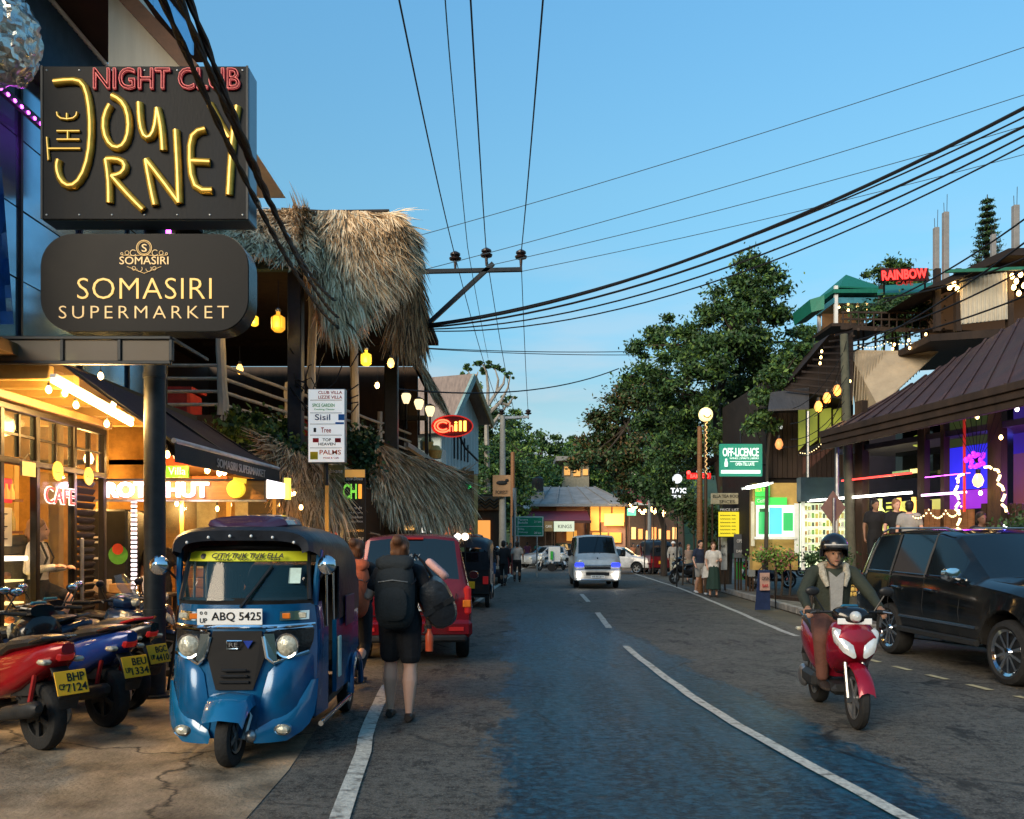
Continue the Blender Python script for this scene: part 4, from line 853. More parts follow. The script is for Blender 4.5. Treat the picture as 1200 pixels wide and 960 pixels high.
leafcloud('foliage', np.concatenate(pts), .12, LG[:2]+[LG[0]], cr, .6, rng=rng); MB().tube([Q(420, 560, 16.6), Q(420, 520, 16.6)], .03, 6).build('stem', BARK, cr)
# ---- signs in front of the restaurant ----
wl = thing('lightbox_sign', 'white upright lightbox listing villas and restaurants in coloured lettering', 'sign', Q(382, 542, 14.0))
D = 14.0; c = Q(382.5, 499, D); w_, h_ = 44/960*D, 87/960*D
MB().box(c+V((0, .08, 0)), (w_, .14, h_), bev=.01).build('box', ALU, wl)
MB().box(c, (w_-.03, .01, h_-.03)).build('face', emi('lightbox_face', (.74, .76, .74), .62, (.8, .8, .8)), wl)
def ink(n, c_): return mat('ink_'+n, c_, .6, 0, .05, 3, 0)
k = D/960
for s_, px, py, ww, hh, m_ in (('CLUB VILLA', 387, 460, 28, 3.6, ink('red', (.5, .02, .03))), ('LIZZIE VILLA', 387, 465.5, 28, 3.6, ink('red', 0)), ('SPICE GARDEN', 379, 475, 26, 4, ink('green', (.05, .4, .12))), ('Cooking Classes', 380, 480, 24, 2.4, ink('green', 0)), ('Sisil', 378, 489, 18, 7, ink('navy', (.03, .07, .2))), ('Tree', 382, 504, 12, 6, ink('red', 0)), ('TOP', 383, 515.5, 10, 3.6, ink('black', (.02, .02, .02))), ('HEAVEN', 383, 520.5, 20, 3.2, ink('black', 0)), ('PALMS', 387, 530, 25, 5.5, ink('coral', (.6, .12, .05))), ('Hotel & Cafe', 388, 536.5, 18, 2, ink('red', 0))):
    text(s_, Q(px, py, D-.02), ww*k, hh*k, m_, wl, off=.01)
for px, py, ww, hh, n_ in ((400, 489, 7, 7, 'blue'), (398, 496, 10, 2.5, 'blue'), (368, 534, 9, 9, 'yellow'), (370, 516, 7, 5, 'red'), (396, 516, 7, 5, 'red'), (369, 504, 3, 5, 'black')):
    MB().box(Q(px, py, D-.012), (ww*k, .004, hh*k)).build('print', ink(n_, {'blue': (.03, .2, .6), 'yellow': (.7, .6, .03)}.get(n_, (.1, .1, .1))), wl)
for py in (469, 484, 497, 510, 525): MB().box(Q(382, py, D-.012), (w_*.85, .003, .008)).build('rule', ink('black', 0), wl)
MB().cyl(Q(382, 540, D+.1), (Q(382, 540, D+.1).x, D+.1, 0), .04).build('post', STEEL, wl)
ch = thing('chili_banner', 'tall black banner with big green and orange CHI lettering and white script lines', 'banner', (Q(415, 600, 14.6).x, 14.6, 0))
D = 14.6; k = D/960; c = Q(415.5, 602, D)
MB().box(c, (26*k, .05, 104*k), bev=.008).build('panel', mat('banner_black', (.015, .015, .017), .5), ch)
MB().box(Q(415.5, 555, D-.03), (24*k, .01, 9*k)).build('orange_top', emi('banner_orange', (.7, .35, .08), .5), ch)
text('CH', Q(410, 576, D-.04), 16*k, 18*k, emi('chili_green', (.25, .8, .08), .8), ch, off=.02); text('I', Q(422, 576, D-.04), 4*k, 17*k, emi('chili_orange', (1, .4, .05), .9), ch, off=.02)
text('Slow Down', Q(415, 561, D-.04), 20*k, 4*k, WHITE, ch, shear=.3); text('Dine In', Q(416, 595, D-.04), 16*k, 3.5*k, WHITE, ch, shear=.3)
for i, y_ in enumerate((601, 606, 611)): text(['Roti & Curry', 'Breakfast', 'Kottu Rice'][i], Q(416, y_, D-.04), 18*k, 2.6*k, WHITE, ch)
text('SPECIAL MENU', Q(416, 622, D-.04), 20*k, 2.6*k, emi('banner_orange', 0, 0), ch); text('Time to Chill', Q(416, 632, D-.04), 20*k, 4.5*k, WHITE, ch, shear=.3)
sb = thing('script_banner', 'black hanging banner with white handwritten lettering left of the chili banner', 'banner', (Q(388, 600, 14.9).x, 14.9, 0))
D = 14.9; k = D/960; MB().box(Q(388, 620, D), (27*k, .05, 66*k), bev=.008).build('panel', mat('banner_black', 0), sb)
text('Cuisine', Q(387, 591, D-.04), 19*k, 4.5*k, WHITE, sb, shear=.3); text('Enjoya', Q(387, 602, D-.04), 19*k, 5*k, WHITE, sb, shear=.3)
mb = MB().box(Q(388, 632, D-.03), (16*k, .01, 18*k)); mb.build('red_panel', mat('sign_red', 0), sb); text('Y', Q(388, 630, D-.045), 8*k, 14*k, GLD2, sb)
MB().box(Q(401, 600, 14.75), (.07, .07, 1.7)).build('post', ALU, sb)
ol = thing('olive_board', 'small olive name board tucked under the white lightbox sign', 'sign', Q(392, 555, 14.5))
MB().box(Q(392, 555, 14.5), (.36, .05, .30)).build('panel', mat('olive_board', (.16, .17, .08), .6), ol); text('Havana', Q(392, 552, 14.46), .28, .07, WHITE, ol, shear=.3)
def frames():
    pass
# Chill oval neon sign
D = 22; k = D/960; cs = thing('oval_neon_sign', 'dark red oval sign with glowing red and yellow Chill lettering on a bracket', 'sign', Q(540, 540, D)); c = Q(530, 499.5, D)
el = [c+V((24*k*math.cos(a*math.pi/16), 0, 12.5*k*math.sin(a*math.pi/16))) for a in range(32)]
MB().prism(el, (0, .12, 0)).build('panel', mat('oval_red', (.22, .01, .01), .4), cs)
MB().tube(el+[el[0]], .018, 6).build('rim', emi('dull_red_rim', (.7, .03, .02), .6), cs)
RN = emi('chill_red', (1, .10, .04), 4.5); YN = emi('chill_yellow', (1, .58, .08), 3.5)
for o_ in (8.5, 5.5): MB().tube([c+V((-11*k+o_*k*1.15*math.cos(R(a)), -.03, o_*k*.85*math.sin(R(a)))) for a in range(40, 325, 20)], .022, 6).build('neon_tube', RN, cs)
text('h', c+V((-1*k, -.03, -1*k)), 5*k, 11*k, RN, cs, off=.01, name='neon_letter')
text('ill', c+V((9.5*k, -.03, 0)), 14*k, 12*k, YN, cs, off=.02, name='neon_letter')
MB().tube([Q(538, 510, D+.1), Q(545, 525, D+.2), Q(560, 540, D+1)], .03, 6).build('bracket', BLACK, cs)
# ---- open terrace beyond the thatch ----
te = thing('terrace', 'raised glass fronted terrace with dark steel frame beyond the thatched canopy', 'terrace', (-2.6, 26, 0))
MB().box((-4.6, 26.5, 2.2), (3.6, 5.0, 4.4)).build('base', mat('terrace_dark', (.05, .05, .045), .8), te)
for i in range(4):
    a = Q(474, 508, 24.2).lerp(Q(522, 528, 27.0), i/4); b = Q(474, 508, 24.2).lerp(Q(522, 528, 27.0), (i+1)/4); MB().prism([a, b, b-V((0, 0, .85)), a-V((0, 0, .85))], (.02, 0, 0)).build('pane', glass('terrace_glass', (.12, .16, .16), .1, .5), te, 0)
MB().beam(Q(470, 490, 24), Q(500, 490, 24), .1, .14).build('beam', BLACK, te); MB().beam(Q(499, 440, 24.2), Q(500, 540, 24.2), .1).build('post', BLACK, te); MB().beam(Q(472, 455, 24.2), Q(472, 540, 24.2), .12).build('post', BLACK, te)
thatch([Q(462, 395, 23), Q(470, 400, 24)], [Q(497, 452, 22.2), Q(517, 476, 24.5)], 4500, te, .7, .03, .1, .5, 14, rough=.35, mats=DKS)
for i, (px, py) in enumerate(((476, 466), (491, 473), (504, 481))):
    t = thing('globe_lamp', ['pale globe lamp', 'pale globe lamp', 'pale globe lamp'][i]+' of the terrace, '+['leftmost by the black steel post', 'middle one of three', 'rightmost above the oval neon sign'][i], 'lamp', Q(px, py, 23.5), 0, 'lantern lamps on the terrace')
    r = .14; p = Q(px, py, 23.5); MB().lathe([(.001, -r*1.3), (r*.5, -r*1.2), (r*.9, -r*.2), (r, .4*r), (r*.8, r*.8), (.001, r*.9)], 12, p).build('globe', emi('lamp_cream', (1, .78, .42), 1.5), t)
    MB().lathe([(r*1.15, r*.8), (r*.5, r*1.2), (.001, r*1.4)], 12, p).build('cap', BLACK, t); MB().cyl(p-V((0, 0, r*1.2)), p-V((0, 0, .9)), .03).build('stem', BLACK, t)
for px, py in ((481, 527), (510, 530), (500, 520)): o = MB().lathe([(.001, -.2), (.18, -.2), (.22, .05), (.12, .2), (.001, .2)], 10, Q(px, py, 25.5)).build('woven_seat', mat('woven_yellow', (.5, .33, .10), .6), te)
# ---- gabled house behind ----
gh = thing('gabled_house', 'pale blue boarded house with a brown gabled roof and ochre ground floor', 'house', Q(540, 700, 33))
BS = mat('blue_boarding', (.42, .50, .50), .6, 0, .12, 2, .15, 90, stretch=(1, 1, .02)); RB = mat('rusty_roof', (.26, .19, .15), .7, 0, .3, 2, .2, 50, stretch=(6, 1, 1))
a, b, ap = Q(516, 500, 31), Q(560, 493, 35), Q(541, 445, 33); low = 4.55
back = V((-6.5, 2.6, 0))
MB().prism([V((a.x, a.y, low)), a, ap, b, V((b.x, b.y, low))], back).build('wall', BS, gh, 0)
n = 12
for i in range(n):
    t0, t1 = i/n+.004, (i+1)/n-.004; p0 = V((a.x, a.y, 0)).lerp(V((b.x, b.y, 0)), t0); p1 = V((a.x, a.y, 0)).lerp(V((b.x, b.y, 0)), t1)
    zt = lambda t: (a.z+(ap.z-a.z)*t/.5) if t < .5 else (ap.z+(b.z-ap.z)*(t-.5)/.5)
    MB().prism([V((p0.x, p0.y, low+.05)), V((p1.x, p1.y, low+.05)), V((p1.x, p1.y, zt(t1)-.12)), V((p0.x, p0.y, zt(t0)-.12))], V((.03, -.02, 0))).build('board', BS, gh, 0)
ov = V((.5, -.2, 0))
for e_, dz in ((a, -.5), (b, -.5)):
    e2 = e_+(e_-ap)*.18; MB().prism([ap+ov+V((0, 0, .1)), e2+ov+V((0, 0, .1)), e2+back+V((0, 0, .1)), ap+back+V((0, 0, .1))], (0, 0, .10)).build('roof', RB, gh, 0)
    MB().beam(ap+ov*1.05+V((0, 0, .08)), e2+ov*1.05+V((0, 0, .08)), .1, .28).build('bargeboard', mat('teal_barge', (.25, .36, .34), .6) if e_ is a else mat('tan_barge', (.38, .24, .10), .6), gh)
MB().prism([Q(518, 545, 31.2), Q(560, 548, 35), Q(560, 640, 35), Q(518, 640, 31.2)], back*.9).build('ground_floor', YELW, gh, 0)
for i in range(5): q = a.lerp(b, .32+.09*i); MB().beam((q.x+.05, q.y-.05, 5.0), (q.x+.05, q.y-.05, 5.9+.25*math.sin(i)), .07, .05).build('louvre', BLACK, gh)
MB().box(Q(548, 575, 33.1), (.5, .2, 1.6), rz=.7).build('recess', mat('brown_recess', (.12, .07, .03), .8), gh)
# ---- lane shops beyond ----
ws = thing('carved_wood_shop', 'dark timber shopfront with zigzag carved fascia and orange lit doorway', 'shop', Q(570, 660, 38))
D = 38; k = D/960
MB().box(Q(566, 618, D+1.5), (40*k, 3, 76*k)).build('wall', WOOD_D, ws)
MB().box(Q(569, 590, D-.1), (33*k, .2, 16*k), bev=.02).build('fascia', WOOD_M, ws)
for j in range(3): MB().tube([Q(554+i*5, 586+j*4+(2 if i % 2 else -2), D-.22) for i in range(7)], .05, 4).build('carving', WOOD_D, ws)
MB().box(Q(565, 623, D-.05), (19*k, .1, 26*k)).build('lit_door', emi('orange_door', (1, .38, .08), .95), ws)
gn = thing('green_neon_sign', 'vertical black sign with glowing green characters under the gabled house', 'sign', Q(549, 600, 27)); D = 27; k = D/960
MB().box(Q(548, 582, D), (11*k, .1, 42*k)).build('panel', BLACK, gn); GN = emi('green_neon', (.05, 1, .2), 2.2)
MB().ball(Q(549, 570, D-.1), (.09, .05, .09)).build('neon_dot', GN, gn)
text('C\nA\nF\nE', Q(547, 588, D-.1), 5*k, 22*k, GN, gn, off=.01, name='neon_letters')
rn = thing('red_neon_sign', 'narrow vertical red and yellow neon sign at the end of the thatched canopy', 'sign', Q(551, 630, 24)); D = 24; k = D/960
MB().box(Q(551, 622, D), (9*k, .08, 34*k)).build('panel', BLACK, rn); text('L\nU\nC', Q(550, 613, D-.08), 5*k, 15*k, REDN, rn, off=.012, name='neon_letters')
for i, (px, py) in enumerate(((550, 627), (554, 633), (549, 638))): MB().ball(Q(px, py, D-.1), (.07, .04, .07)).build('neon_dot', emi('orange_neon', (1, .5, .05), 3), rn)
for i, px in enumerate((536, 545)):
    o = thing('white_globe', 'round white globe light above the red car roof, '+('left' if i == 0 else 'right')+' of the pair', 'lamp', Q(px, 629, 20)); MB().ball(Q(px, 629, 20), .09).build('globe', emi('white_globe', (1, .85, .7), 3.5), o); MB().cyl(Q(px, 633, 20.05), (Q(px, 633, 20.05).x, 20.05, .0), .02).build('stem', BLACK, o)
# =============== right side of the street ===============
def FD(px, c0=13.53): return c0/((px-600)/960+.277)       # shopfront line running obliquely along the pavement
def FP(px, py, off=0.0): D = FD(px); p = P(px, py, D); return p+V((-.963, -.267, 0))*off
def FQ(x0, y0, x1, y1, th=.05, off=0.0):
    """Upright panel lying on the shopfront; heights taken at each end of the panel's middle."""
    xm = (x0+x1)/2; a, b = FP(x0, 0, off), FP(x1, 0, off); zt, zb = FP(xm, y0).z, FP(xm, y1).z
    return MB().prism([(a.x, a.y, zb), (b.x, b.y, zb), (b.x, b.y, zt), (a.x, a.y, zt)], V((.963, .267, 0))*th)
BLUEL = emi('blue_lit_glass', (.03, .03, .85), .75); VIOL = emi('violet_lit_glass', (.28, .03, .6), .6)
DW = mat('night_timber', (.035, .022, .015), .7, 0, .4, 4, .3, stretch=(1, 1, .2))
bar = thing('bar_building', 'dark open fronted bar under a sloping brown roof, its glass lit blue and violet', 'bar', (8.6, 17, 0))
BR = mat('brown_sheet_roof', (.058, .030, .028), .65, .0, .45, 1.6, .3, 40, stretch=(1, 3, 1), dirt=.6)
E0, E1, R1_, R0_ = P(962, 507, 19.2), P(1290, 424, 12.4), P(1290, 318, 17.0), P(1030, 474, 21.0)
rg = [[E0.lerp(E1, i/10), E0.lerp(E1, i/10).lerp(R0_.lerp(R1_, i/10), .5), R0_.lerp(R1_, i/10)] for i in range(11)]
MB().loft(rg, close=False, cap=False).build('roof', BR, bar, 60)
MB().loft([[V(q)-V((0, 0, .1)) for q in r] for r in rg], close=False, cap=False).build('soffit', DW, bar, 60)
for i in range(14):
    a, b = E0.lerp(E1, (i+.5)/14), R0_.lerp(R1_, (i+.5)/14); MB().beam(a+V((0, 0, .02)), b+V((0, 0, .02)), .05, .05).build('roof_batten', BR, bar)
for dz, w, o_ in ((-.05, .12, 0), (-.19, .1, .03), (-.33, .08, .06)): MB().beam(E0+V((o_, o_, dz)), E1+V((o_, o_, dz)), w, .145, bev=.01).build('fascia_board', DW, bar)
fl = V((9.75, 13.7, 0)), V((7.2, 22.9, 0)); nrm = V((.963, .267, 0))
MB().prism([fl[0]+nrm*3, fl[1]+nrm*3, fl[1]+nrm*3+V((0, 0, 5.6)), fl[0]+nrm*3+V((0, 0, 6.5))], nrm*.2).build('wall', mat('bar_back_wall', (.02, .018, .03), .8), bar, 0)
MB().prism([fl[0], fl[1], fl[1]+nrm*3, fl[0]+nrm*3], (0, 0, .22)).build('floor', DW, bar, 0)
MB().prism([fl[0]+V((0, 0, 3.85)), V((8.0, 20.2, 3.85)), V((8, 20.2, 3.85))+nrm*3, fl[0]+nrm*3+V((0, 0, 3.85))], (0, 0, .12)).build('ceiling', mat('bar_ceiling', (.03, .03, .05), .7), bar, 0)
for px, w in ((1006, 9), (1079, 8), (1104, 4), (1165, 16)): FQ(px-w/2, 470, px+w/2, 668, .15).build('column', DW, bar, 0)
FQ(978, 500, 1002, 668, .1, -.3).build('end_wall', DW, bar, 0); FQ(1083, 522, 1136, 573, .04, -.5).build('blue_pane', BLUEL, bar, 0); FQ(1083, 574, 1136, 596, .04, -.5).build('violet_pane', VIOL, bar, 0)
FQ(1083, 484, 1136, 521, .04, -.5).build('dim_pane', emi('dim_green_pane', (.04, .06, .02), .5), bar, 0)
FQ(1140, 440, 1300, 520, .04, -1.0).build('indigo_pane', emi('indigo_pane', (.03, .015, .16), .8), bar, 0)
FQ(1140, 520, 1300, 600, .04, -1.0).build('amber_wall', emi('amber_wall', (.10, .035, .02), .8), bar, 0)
for i in range(9): FQ(1083+i*6.4, 597, 1088.6+i*6.4, 660, .05).build('plank', WOOD_M, bar, 0)
for i in range(10): FQ(1140+i*7, 590, 1146+i*7, 660, .05, -.2).build('plank', DW, bar, 0)
FQ(950, 581, 1072, 583.5, .04, .1).build('tube_light', WHITEL, bar, 0); FQ(1084, 577.5, 1136, 580, .04, .1).build('tube_light', emi('lilac_tube', (1, .6, 1), 4), bar, 0)
FQ(990, 558, 1072, 560, .04, .1).build('red_tube', emi('red_tube', (1, .06, .05), 2.2), bar, 0)
FQ(1084, 556.5, 1136, 557.3, .02).build('violet_line', PUR, bar, 0)
FQ(1000, 484, 1076, 557, .05, -1.2).build('dark_glass', GLASSD, bar, 0)
FQ(1005, 586, 1072, 628, .05, -.8).build('lit_back', emi('pale_green_wall', (.42, .45, .12), .8), bar, 0)
for i, px in enumerate((1010, 1032, 1049)):
    o = MB().lathe([(.001, 0), (.13, 0), (.15, .15), (.13, .42), (.05, .55), (.045, .75), (.001, .75)], 12, FP(px, 622, -.5)).build('bottle_display', emi('bottle_amber' if i else 'bottle_lime', (1, .55, .08) if i else (.8, .9, .2), 1.8), bar)
for i in range(5): FQ(1016, 590+i*6, 1026, 592.5+i*6, .03, -.5).build('shelf_bottle_row', INTERIOR, bar, 0)
FQ(1056, 586, 1072, 625, .05, -.4).build('menu_cabinet', DW, bar, 0)
FQ(1032, 548, 1049, 553, .03, -.8).build('lit_cabinet', emi('cab_yel', (.9, .75, .25), 1.6), bar, 0); FQ(1012, 551, 1030, 553, .03, -.8).build('lit_cabinet', emi('cab_green', (.2, .3, .12), 1.4), bar, 0)
gl = thing('green_globe_lamp', 'dim green and yellow globe lamp hanging behind the dark glass of the bar', 'lamp', FP(1053, 516, -.5)); MB().ball(FP(1053, 516, -.5), .13, 14, 10).build('globe', emi('green_globe', (.35, .45, .05), .55), gl); MB().cyl(FP(1053, 510, -.5), FP(1053, 484, -.5), .01).build('cord', BLACK, gl)
for x, y, z, c_, e in ((10.3, 16.6, 3.3, (.12, .12, 1), 60), (10.0, 15.2, 2.6, (.6, .1, 1), 50), (9.0, 19.5, 2.8, (1, .85, .4), 18)): lamp('bar_lamp', (x, y, z), e, c_, .15, bar)
# flower of violet light, arch wrapped in rope light, red pole, fan of wires
vf = thing('violet_flower_light', 'glowing violet flower shaped light on the tree trunk at the bar entrance', 'light', FP(1160, 542, .3)); c = FP(1160, 540, .35)
for i in range(14): a = i*math.pi/7; MB().ball(c+V((.15*math.cos(a)*(.5+.8*(i*7 % 5)/4), -.05, .13*math.sin(a)*(.6+.6*(i*3 % 4)/3))), (.045, .03, .06), 8, 6, Matrix.Rotation(a, 4, 'Y')).build('petal', emi('violet_petal', (.35, .02, .75), 1.3), vf)
lamp('violet_lamp', c+V((-.3, -.2, 0)), 10, (.6, .05, 1), .1, vf)
mb = MB(); 
for i in range(9): a = FP(1160, 545, .3); b = FP(1118+i*10, 455+abs(i-4)*3, .3); mb.tube([a, a.lerp(b, .5)+V((0, 0, -.1)), b], .007, 4)
o = mb.build('wire_fan', CABLE); tag(o, 'thin wires fanning up from the violet flower light', 'wires', None, 'stuff')
o = FQ(1143, 470, 1145, 600, .03, .3).build('red_light_pole', emi('red_pole', (.6, .03, .02), .35), None, 0); tag(o, 'thin vertical red light tube beside the violet flower', 'light')
ROPE = emi('rope_light', (1, .74, .34), 3.2)
def rope(pts, off, label, cat='rope light', r=.025, m=None, seg=True):
    t = thing('rope_light', label, cat, FP(*pts[0], off)); q = [FP(x, y, off) for x, y in pts]
    for a, b in zip(q[:-1], q[1:]):
        if seg: MB().tube([a.lerp(b, .12), a.lerp(b, .5)+V((0, -.03, .02)), a.lerp(b, .8)], r, 6).build('lit_section', m or ROPE, t)
    MB().tube([p+V((.02, .02, 0)) for p in q], .014, 5).build('cord', BLACK, t); return t
rope([(1148, 556), (1138, 560), (1140, 568), (1135, 578), (1142, 588), (1136, 596), (1143, 606), (1138, 618), (1145, 628)], .35, 'warm rope light twisted round the left post of the bar entrance')
rope([(1170, 548), (1182, 550), (1190, 556), (1186, 566), (1196, 578), (1191, 590), (1199, 603)], .35, 'warm rope light on the right side of the bar entrance arch')
def fairy(pts, n, sag, label, r=.02, m=None, f=FP, group=None):
    t = thing('fairy_lights', label, 'string lights', f(*pts[0]), 0, group); q = [f(*p) for p in pts]; path = []
    for a, b in zip(q[:-1], q[1:]):
        for i in range(n):
            u = i/n; path.append(a.lerp(b, u)-V((0, 0, sag*4*u*(1-u))))
    path.append(q[-1]); MB().tube(path, .008, 4).build('cord', BLACK, t)
    for p in path: MB().ball(p-V((0, 0, r*1.4)), r, 6, 5).build('bulb', m or ROPE, t)
    return t
fairy([(1073, 598, .2), (1098, 596, .2), (1118, 597, .2), (1136, 592, .2)], 8, .16, 'drooping string of tiny warm bulbs along the plank wall of the bar')
for i, (px, py) in enumerate(((1094, 498), (1133, 481), (1150, 489), (1154, 578), (1178, 470), (1178, 513), (1183, 617), (1197, 480))): bulb(FP(px, py, .1), .035, 'small pale spot lamp in the bar, '+ORD[i]+' from the left', .2, 'spot lamps under the bar roof', WHITEL if px % 2 else WARM)
lq = bulb(FP(1161, 564, .3), .1, 'square amber lantern hanging below the violet flower light', .1, None, WARM2, 8)
# guests at the bar are built with the people
# upper deck: dark roofs, curtains, columns, gazebo
dk = thing('rooftop_bar', 'dark timber upper deck with pale roll down curtains above the brown roof', 'building', P(1060, 600, 24))
D = 24.5; k = D/960
MB().prism([P(985, 386, 22.5), P(1150, 393, 22.5), P(1160, 393, 27), P(985, 386, 27)], (0, 0, .12)).build('deck', DW, dk, 0)
MB().prism([P(993, 410, 23.0), P(1100, 412, 21.6), P(1030, 478, 21.6), P(1002, 478, 23.0)], (.03, .05, 0)).build('curtain', mat('beige_curtain', (.34, .28, .20), .85, 0, .2, 2, .5, 14), dk, 0)
mb = MB()
for i in range(26): x = 1003+i*3.4; mb.beam(P(x, 412, 22.4), P(x-4, 474-max(0, i-10)*2.9, 22.2), .02, .012)
mb.build('curtain_folds', mat('beige_curtain', 0), dk, kind='stuff')
MB().prism([P(972, 392, 21.8), P(1000, 384, 22.5), P(1000, 470, 22.5), P(918, 456, 23)], (0, 1.2, 0)).build('side_roof', mat('black_roof', (.025, .018, .016), .8, 0, .3, 3, .2, 30, stretch=(1, 1, 6)), dk, 0)
MB().prism([P(898, 445, 24), P(1000, 445, 24), P(1000, 650, 24), P(898, 650, 24)], (0, 5, 0)).build('wall', mat('black_brown_cladding', (.018, .014, .012), .8, 0, .3, 3, .3), dk, 0)
MB().prism([P(903, 462, 22.8), P(948, 456, 22.8), P(948, 480, 22.3), P(900, 482, 22.3)], (0, 0, .05)).build('tin_awning', mat('grey_tin', (.07, .07, .075), .5, .3, .25, 3, .1, stretch=(8, 1, 1)), dk, 0)
YC = emi('yellow_green_screen', (.20, .23, .03), .55)
for a, b in ((936, 944), (946, 958), (961, 974), (977, 986)): MB().prism([P(a, 480, 23.2), P(b, 478, 23.2), P(b, 522-(b-936)*.3, 23.2), P(a, 528-(a-936)*.3, 23.2)], (0, .05, 0)).build('lit_screen', YC, dk, 0)
for i in range(9):
    x = 941+i*5.3; MB().prism([P(x, 534-i*2.4, 22.9), P(x+4.4, 532-i*2.4, 22.9), P(x+4.4, 552-i*4.6, 22.9), P(x, 556-i*4.6, 22.9)], (0, .05, 0)).build('balcony_board', mat('red_brown_board', (.07, .03, .02), .7, 0, .3, 5, .2), dk, 0)
MB().beam(P(938, 532, 22.85), P(990, 508, 22.85), .08, .1).build('balcony_rail', BLACK, dk)
for i in range(6): MB().beam(P(1006+i*20, 386, 22.4), P(1006+i*20, 410, 23.6), .06, .08).build('joist', DW, dk)
for x in (1000, 1090, 1125): MB().cyl(P(x, 393, 22.4), P(x, 330 if x > 1100 else 395, 22.4), .05).build('post', DW, dk)
text('Coffee', P(908, 500, 23.9), .45, .14, emi('pale_script', (.7, .75, .75), .7), dk, shear=.35)
for i, (px, py) in enumerate(((959, 477), (969, 467), (981, 458))): bulb(P(px, py, 20.5), .105, 'large dim amber globe, '+['lowest of three', 'middle of three', 'highest of three'][i]+' above the yellow green screens', .8, 'amber globes over the corner', emi('dim_amber', (1, .42, .10), 1.0), 10)
bulb(P(913, 521, 23.5), .12, 'dim woven orange lamp on the dark wall under the white script', .3, None, emi('dim_orange', (.9, .32, .1), .9))
f2 = lambda x, y, o=0: P(x, y, 22.3)
for i, (px, py) in enumerate(((961, 426), (962, 419), (963, 412), (996, 447), (1046, 409), (1048, 404), (1065, 399), (1066, 408), (1085, 392), (1086, 399), (1112, 395), (1116, 398))): bulb(P(px, py, 21.5), .03, 'tiny warm bulb under the upper deck, '+ORD[i]+' from the left', .05, 'tiny bulbs of the upper deck')
# right hand pavilion roof with curtain
pv = thing('rooftop_pavilion', 'black gabled rooftop pavilion with a white curtain and warm pendant lights', 'pavilion', P(1150, 600, 21)); D = 20.5
BLR = mat('black_roof', 0)
MB().prism([P(1083, 338, D), P(1182, 291, D), P(1330, 286, D), P(1330, 300, D), P(1184, 299, D), P(1110, 333, D)], (0, 4, 0)).build('roof', BLR, pv, 0)
MB().beam(P(1108, 318, D-.1), P(1330, 310, D-.1), .06, .08).build('green_gutter', mat('green_gutter', (.03, .16, .10), .5), pv)
MB().prism([P(1125, 327, D+.4), P(1180, 319, D+.4), P(1181, 374, D+.4), P(1127, 380, D+.4)], (0, .05, 0)).build('curtain', mat('white_curtain', (.55, .50, .40), .85, 0, .15, 3, .4, 20), pv, 0)
for i in range(11): MB().beam(P(1128+i*5, 326-i*.7, D+.35), P(1129+i*5+random.uniform(-1, 1), 379-i*.5, D+.35), .03, .02).build('curtain_fold', mat('white_curtain', 0), pv)
for px in (1098, 1122, 1183, 1240): MB().box(P(px, 352, D+.5), (.14, .14, 1.6)).build('post', DW, pv)
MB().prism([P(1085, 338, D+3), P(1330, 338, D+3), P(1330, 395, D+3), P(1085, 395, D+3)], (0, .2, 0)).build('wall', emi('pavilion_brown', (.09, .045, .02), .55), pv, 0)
MB().prism([P(1090, 392, D), P(1330, 372, D), P(1330, 385, D), P(1090, 400, D)], (0, 4, 0)).build('deck', DW, pv, 0)
for i in range(9): px, py = ((1113, 337), (1118, 333), (1122, 339), (1186, 324), (1191, 330), (1196, 322), (1200, 335), (1188, 337), (1194, 344))[i]; bulb(P(px, py, D+.3), .055, ORD[i]+' from the left of the glowing bulbs around the pavilion curtain', .2, 'pavilion cluster bulbs', WARM)
# green gazebo
gz = thing('green_gazebo', 'small rooftop gazebo with a bright green pyramid roof', 'gazebo', P(990, 600, 27)); D = 26; k = D/960; c = P(995, 345, D+1.0)
GRN = mat('green_sheet', (.012, .15, .10), .5, .1, .2, 3, .15, 40, stretch=(8, 8, 1)); w = 35*k
for i in range(4):
    a, b = R(45+90*i+8), R(135+90*i+8); MB().prism([c+V((math.cos(a)*w*1.15, math.sin(a)*w*1.15, 0)), c+V((math.cos(b)*w*1.15, math.sin(b)*w*1.15, 0)), c+V((-.1, 0, 24*k))], (0, 0, -.05)).build('roof_slope', GRN, gz, 0)
for sx, sy in ((-1, -1), (1, -1), (-1, 1), (1, 1)): MB().box(c+V((sx*.72, sy*.72, -.6)), (.1, .1, 1.3)).build('post', WHITE if sx < 0 else DW, gz)
MB().prism([P(949, 351, D+.2), P(966, 346, D), P(966, 362, D), P(951, 366, D+.2)], (0, 1.6, 0)).build('side_awning', GRN, gz, 0)
MB().box(c+V((0, 0, -.15)), (1.7, 1.7, .12)).build('ring_beam', GRN, gz); MB().box(c+V((-.05, .0, -.42)), (1.5, 1.5, .18)).build('blue_band', mat('blue_glazing', (.05, .2, .26), .2), gz)
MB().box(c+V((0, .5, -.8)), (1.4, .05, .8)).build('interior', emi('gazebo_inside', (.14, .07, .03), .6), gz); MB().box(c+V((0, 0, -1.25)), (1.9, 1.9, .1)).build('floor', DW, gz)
for i in range(4): bulb(c+V((-.45+i*.3, -.3, -.5-.12*(i % 2))), .04, ORD[i]+' small warm bulb from the left inside the green gazebo', .1, 'gazebo bulbs')
ga = thing('green_awning', 'flat bright green sheet awning right of the gazebo', 'awning', P(1060, 345, 26)); MB().prism([P(1028, 346, 25.5), P(1092, 344, 25.5), P(1096, 333, 27), P(1030, 337, 27)], (0, 0, .06)).build('sheet', GRN, ga, 0)
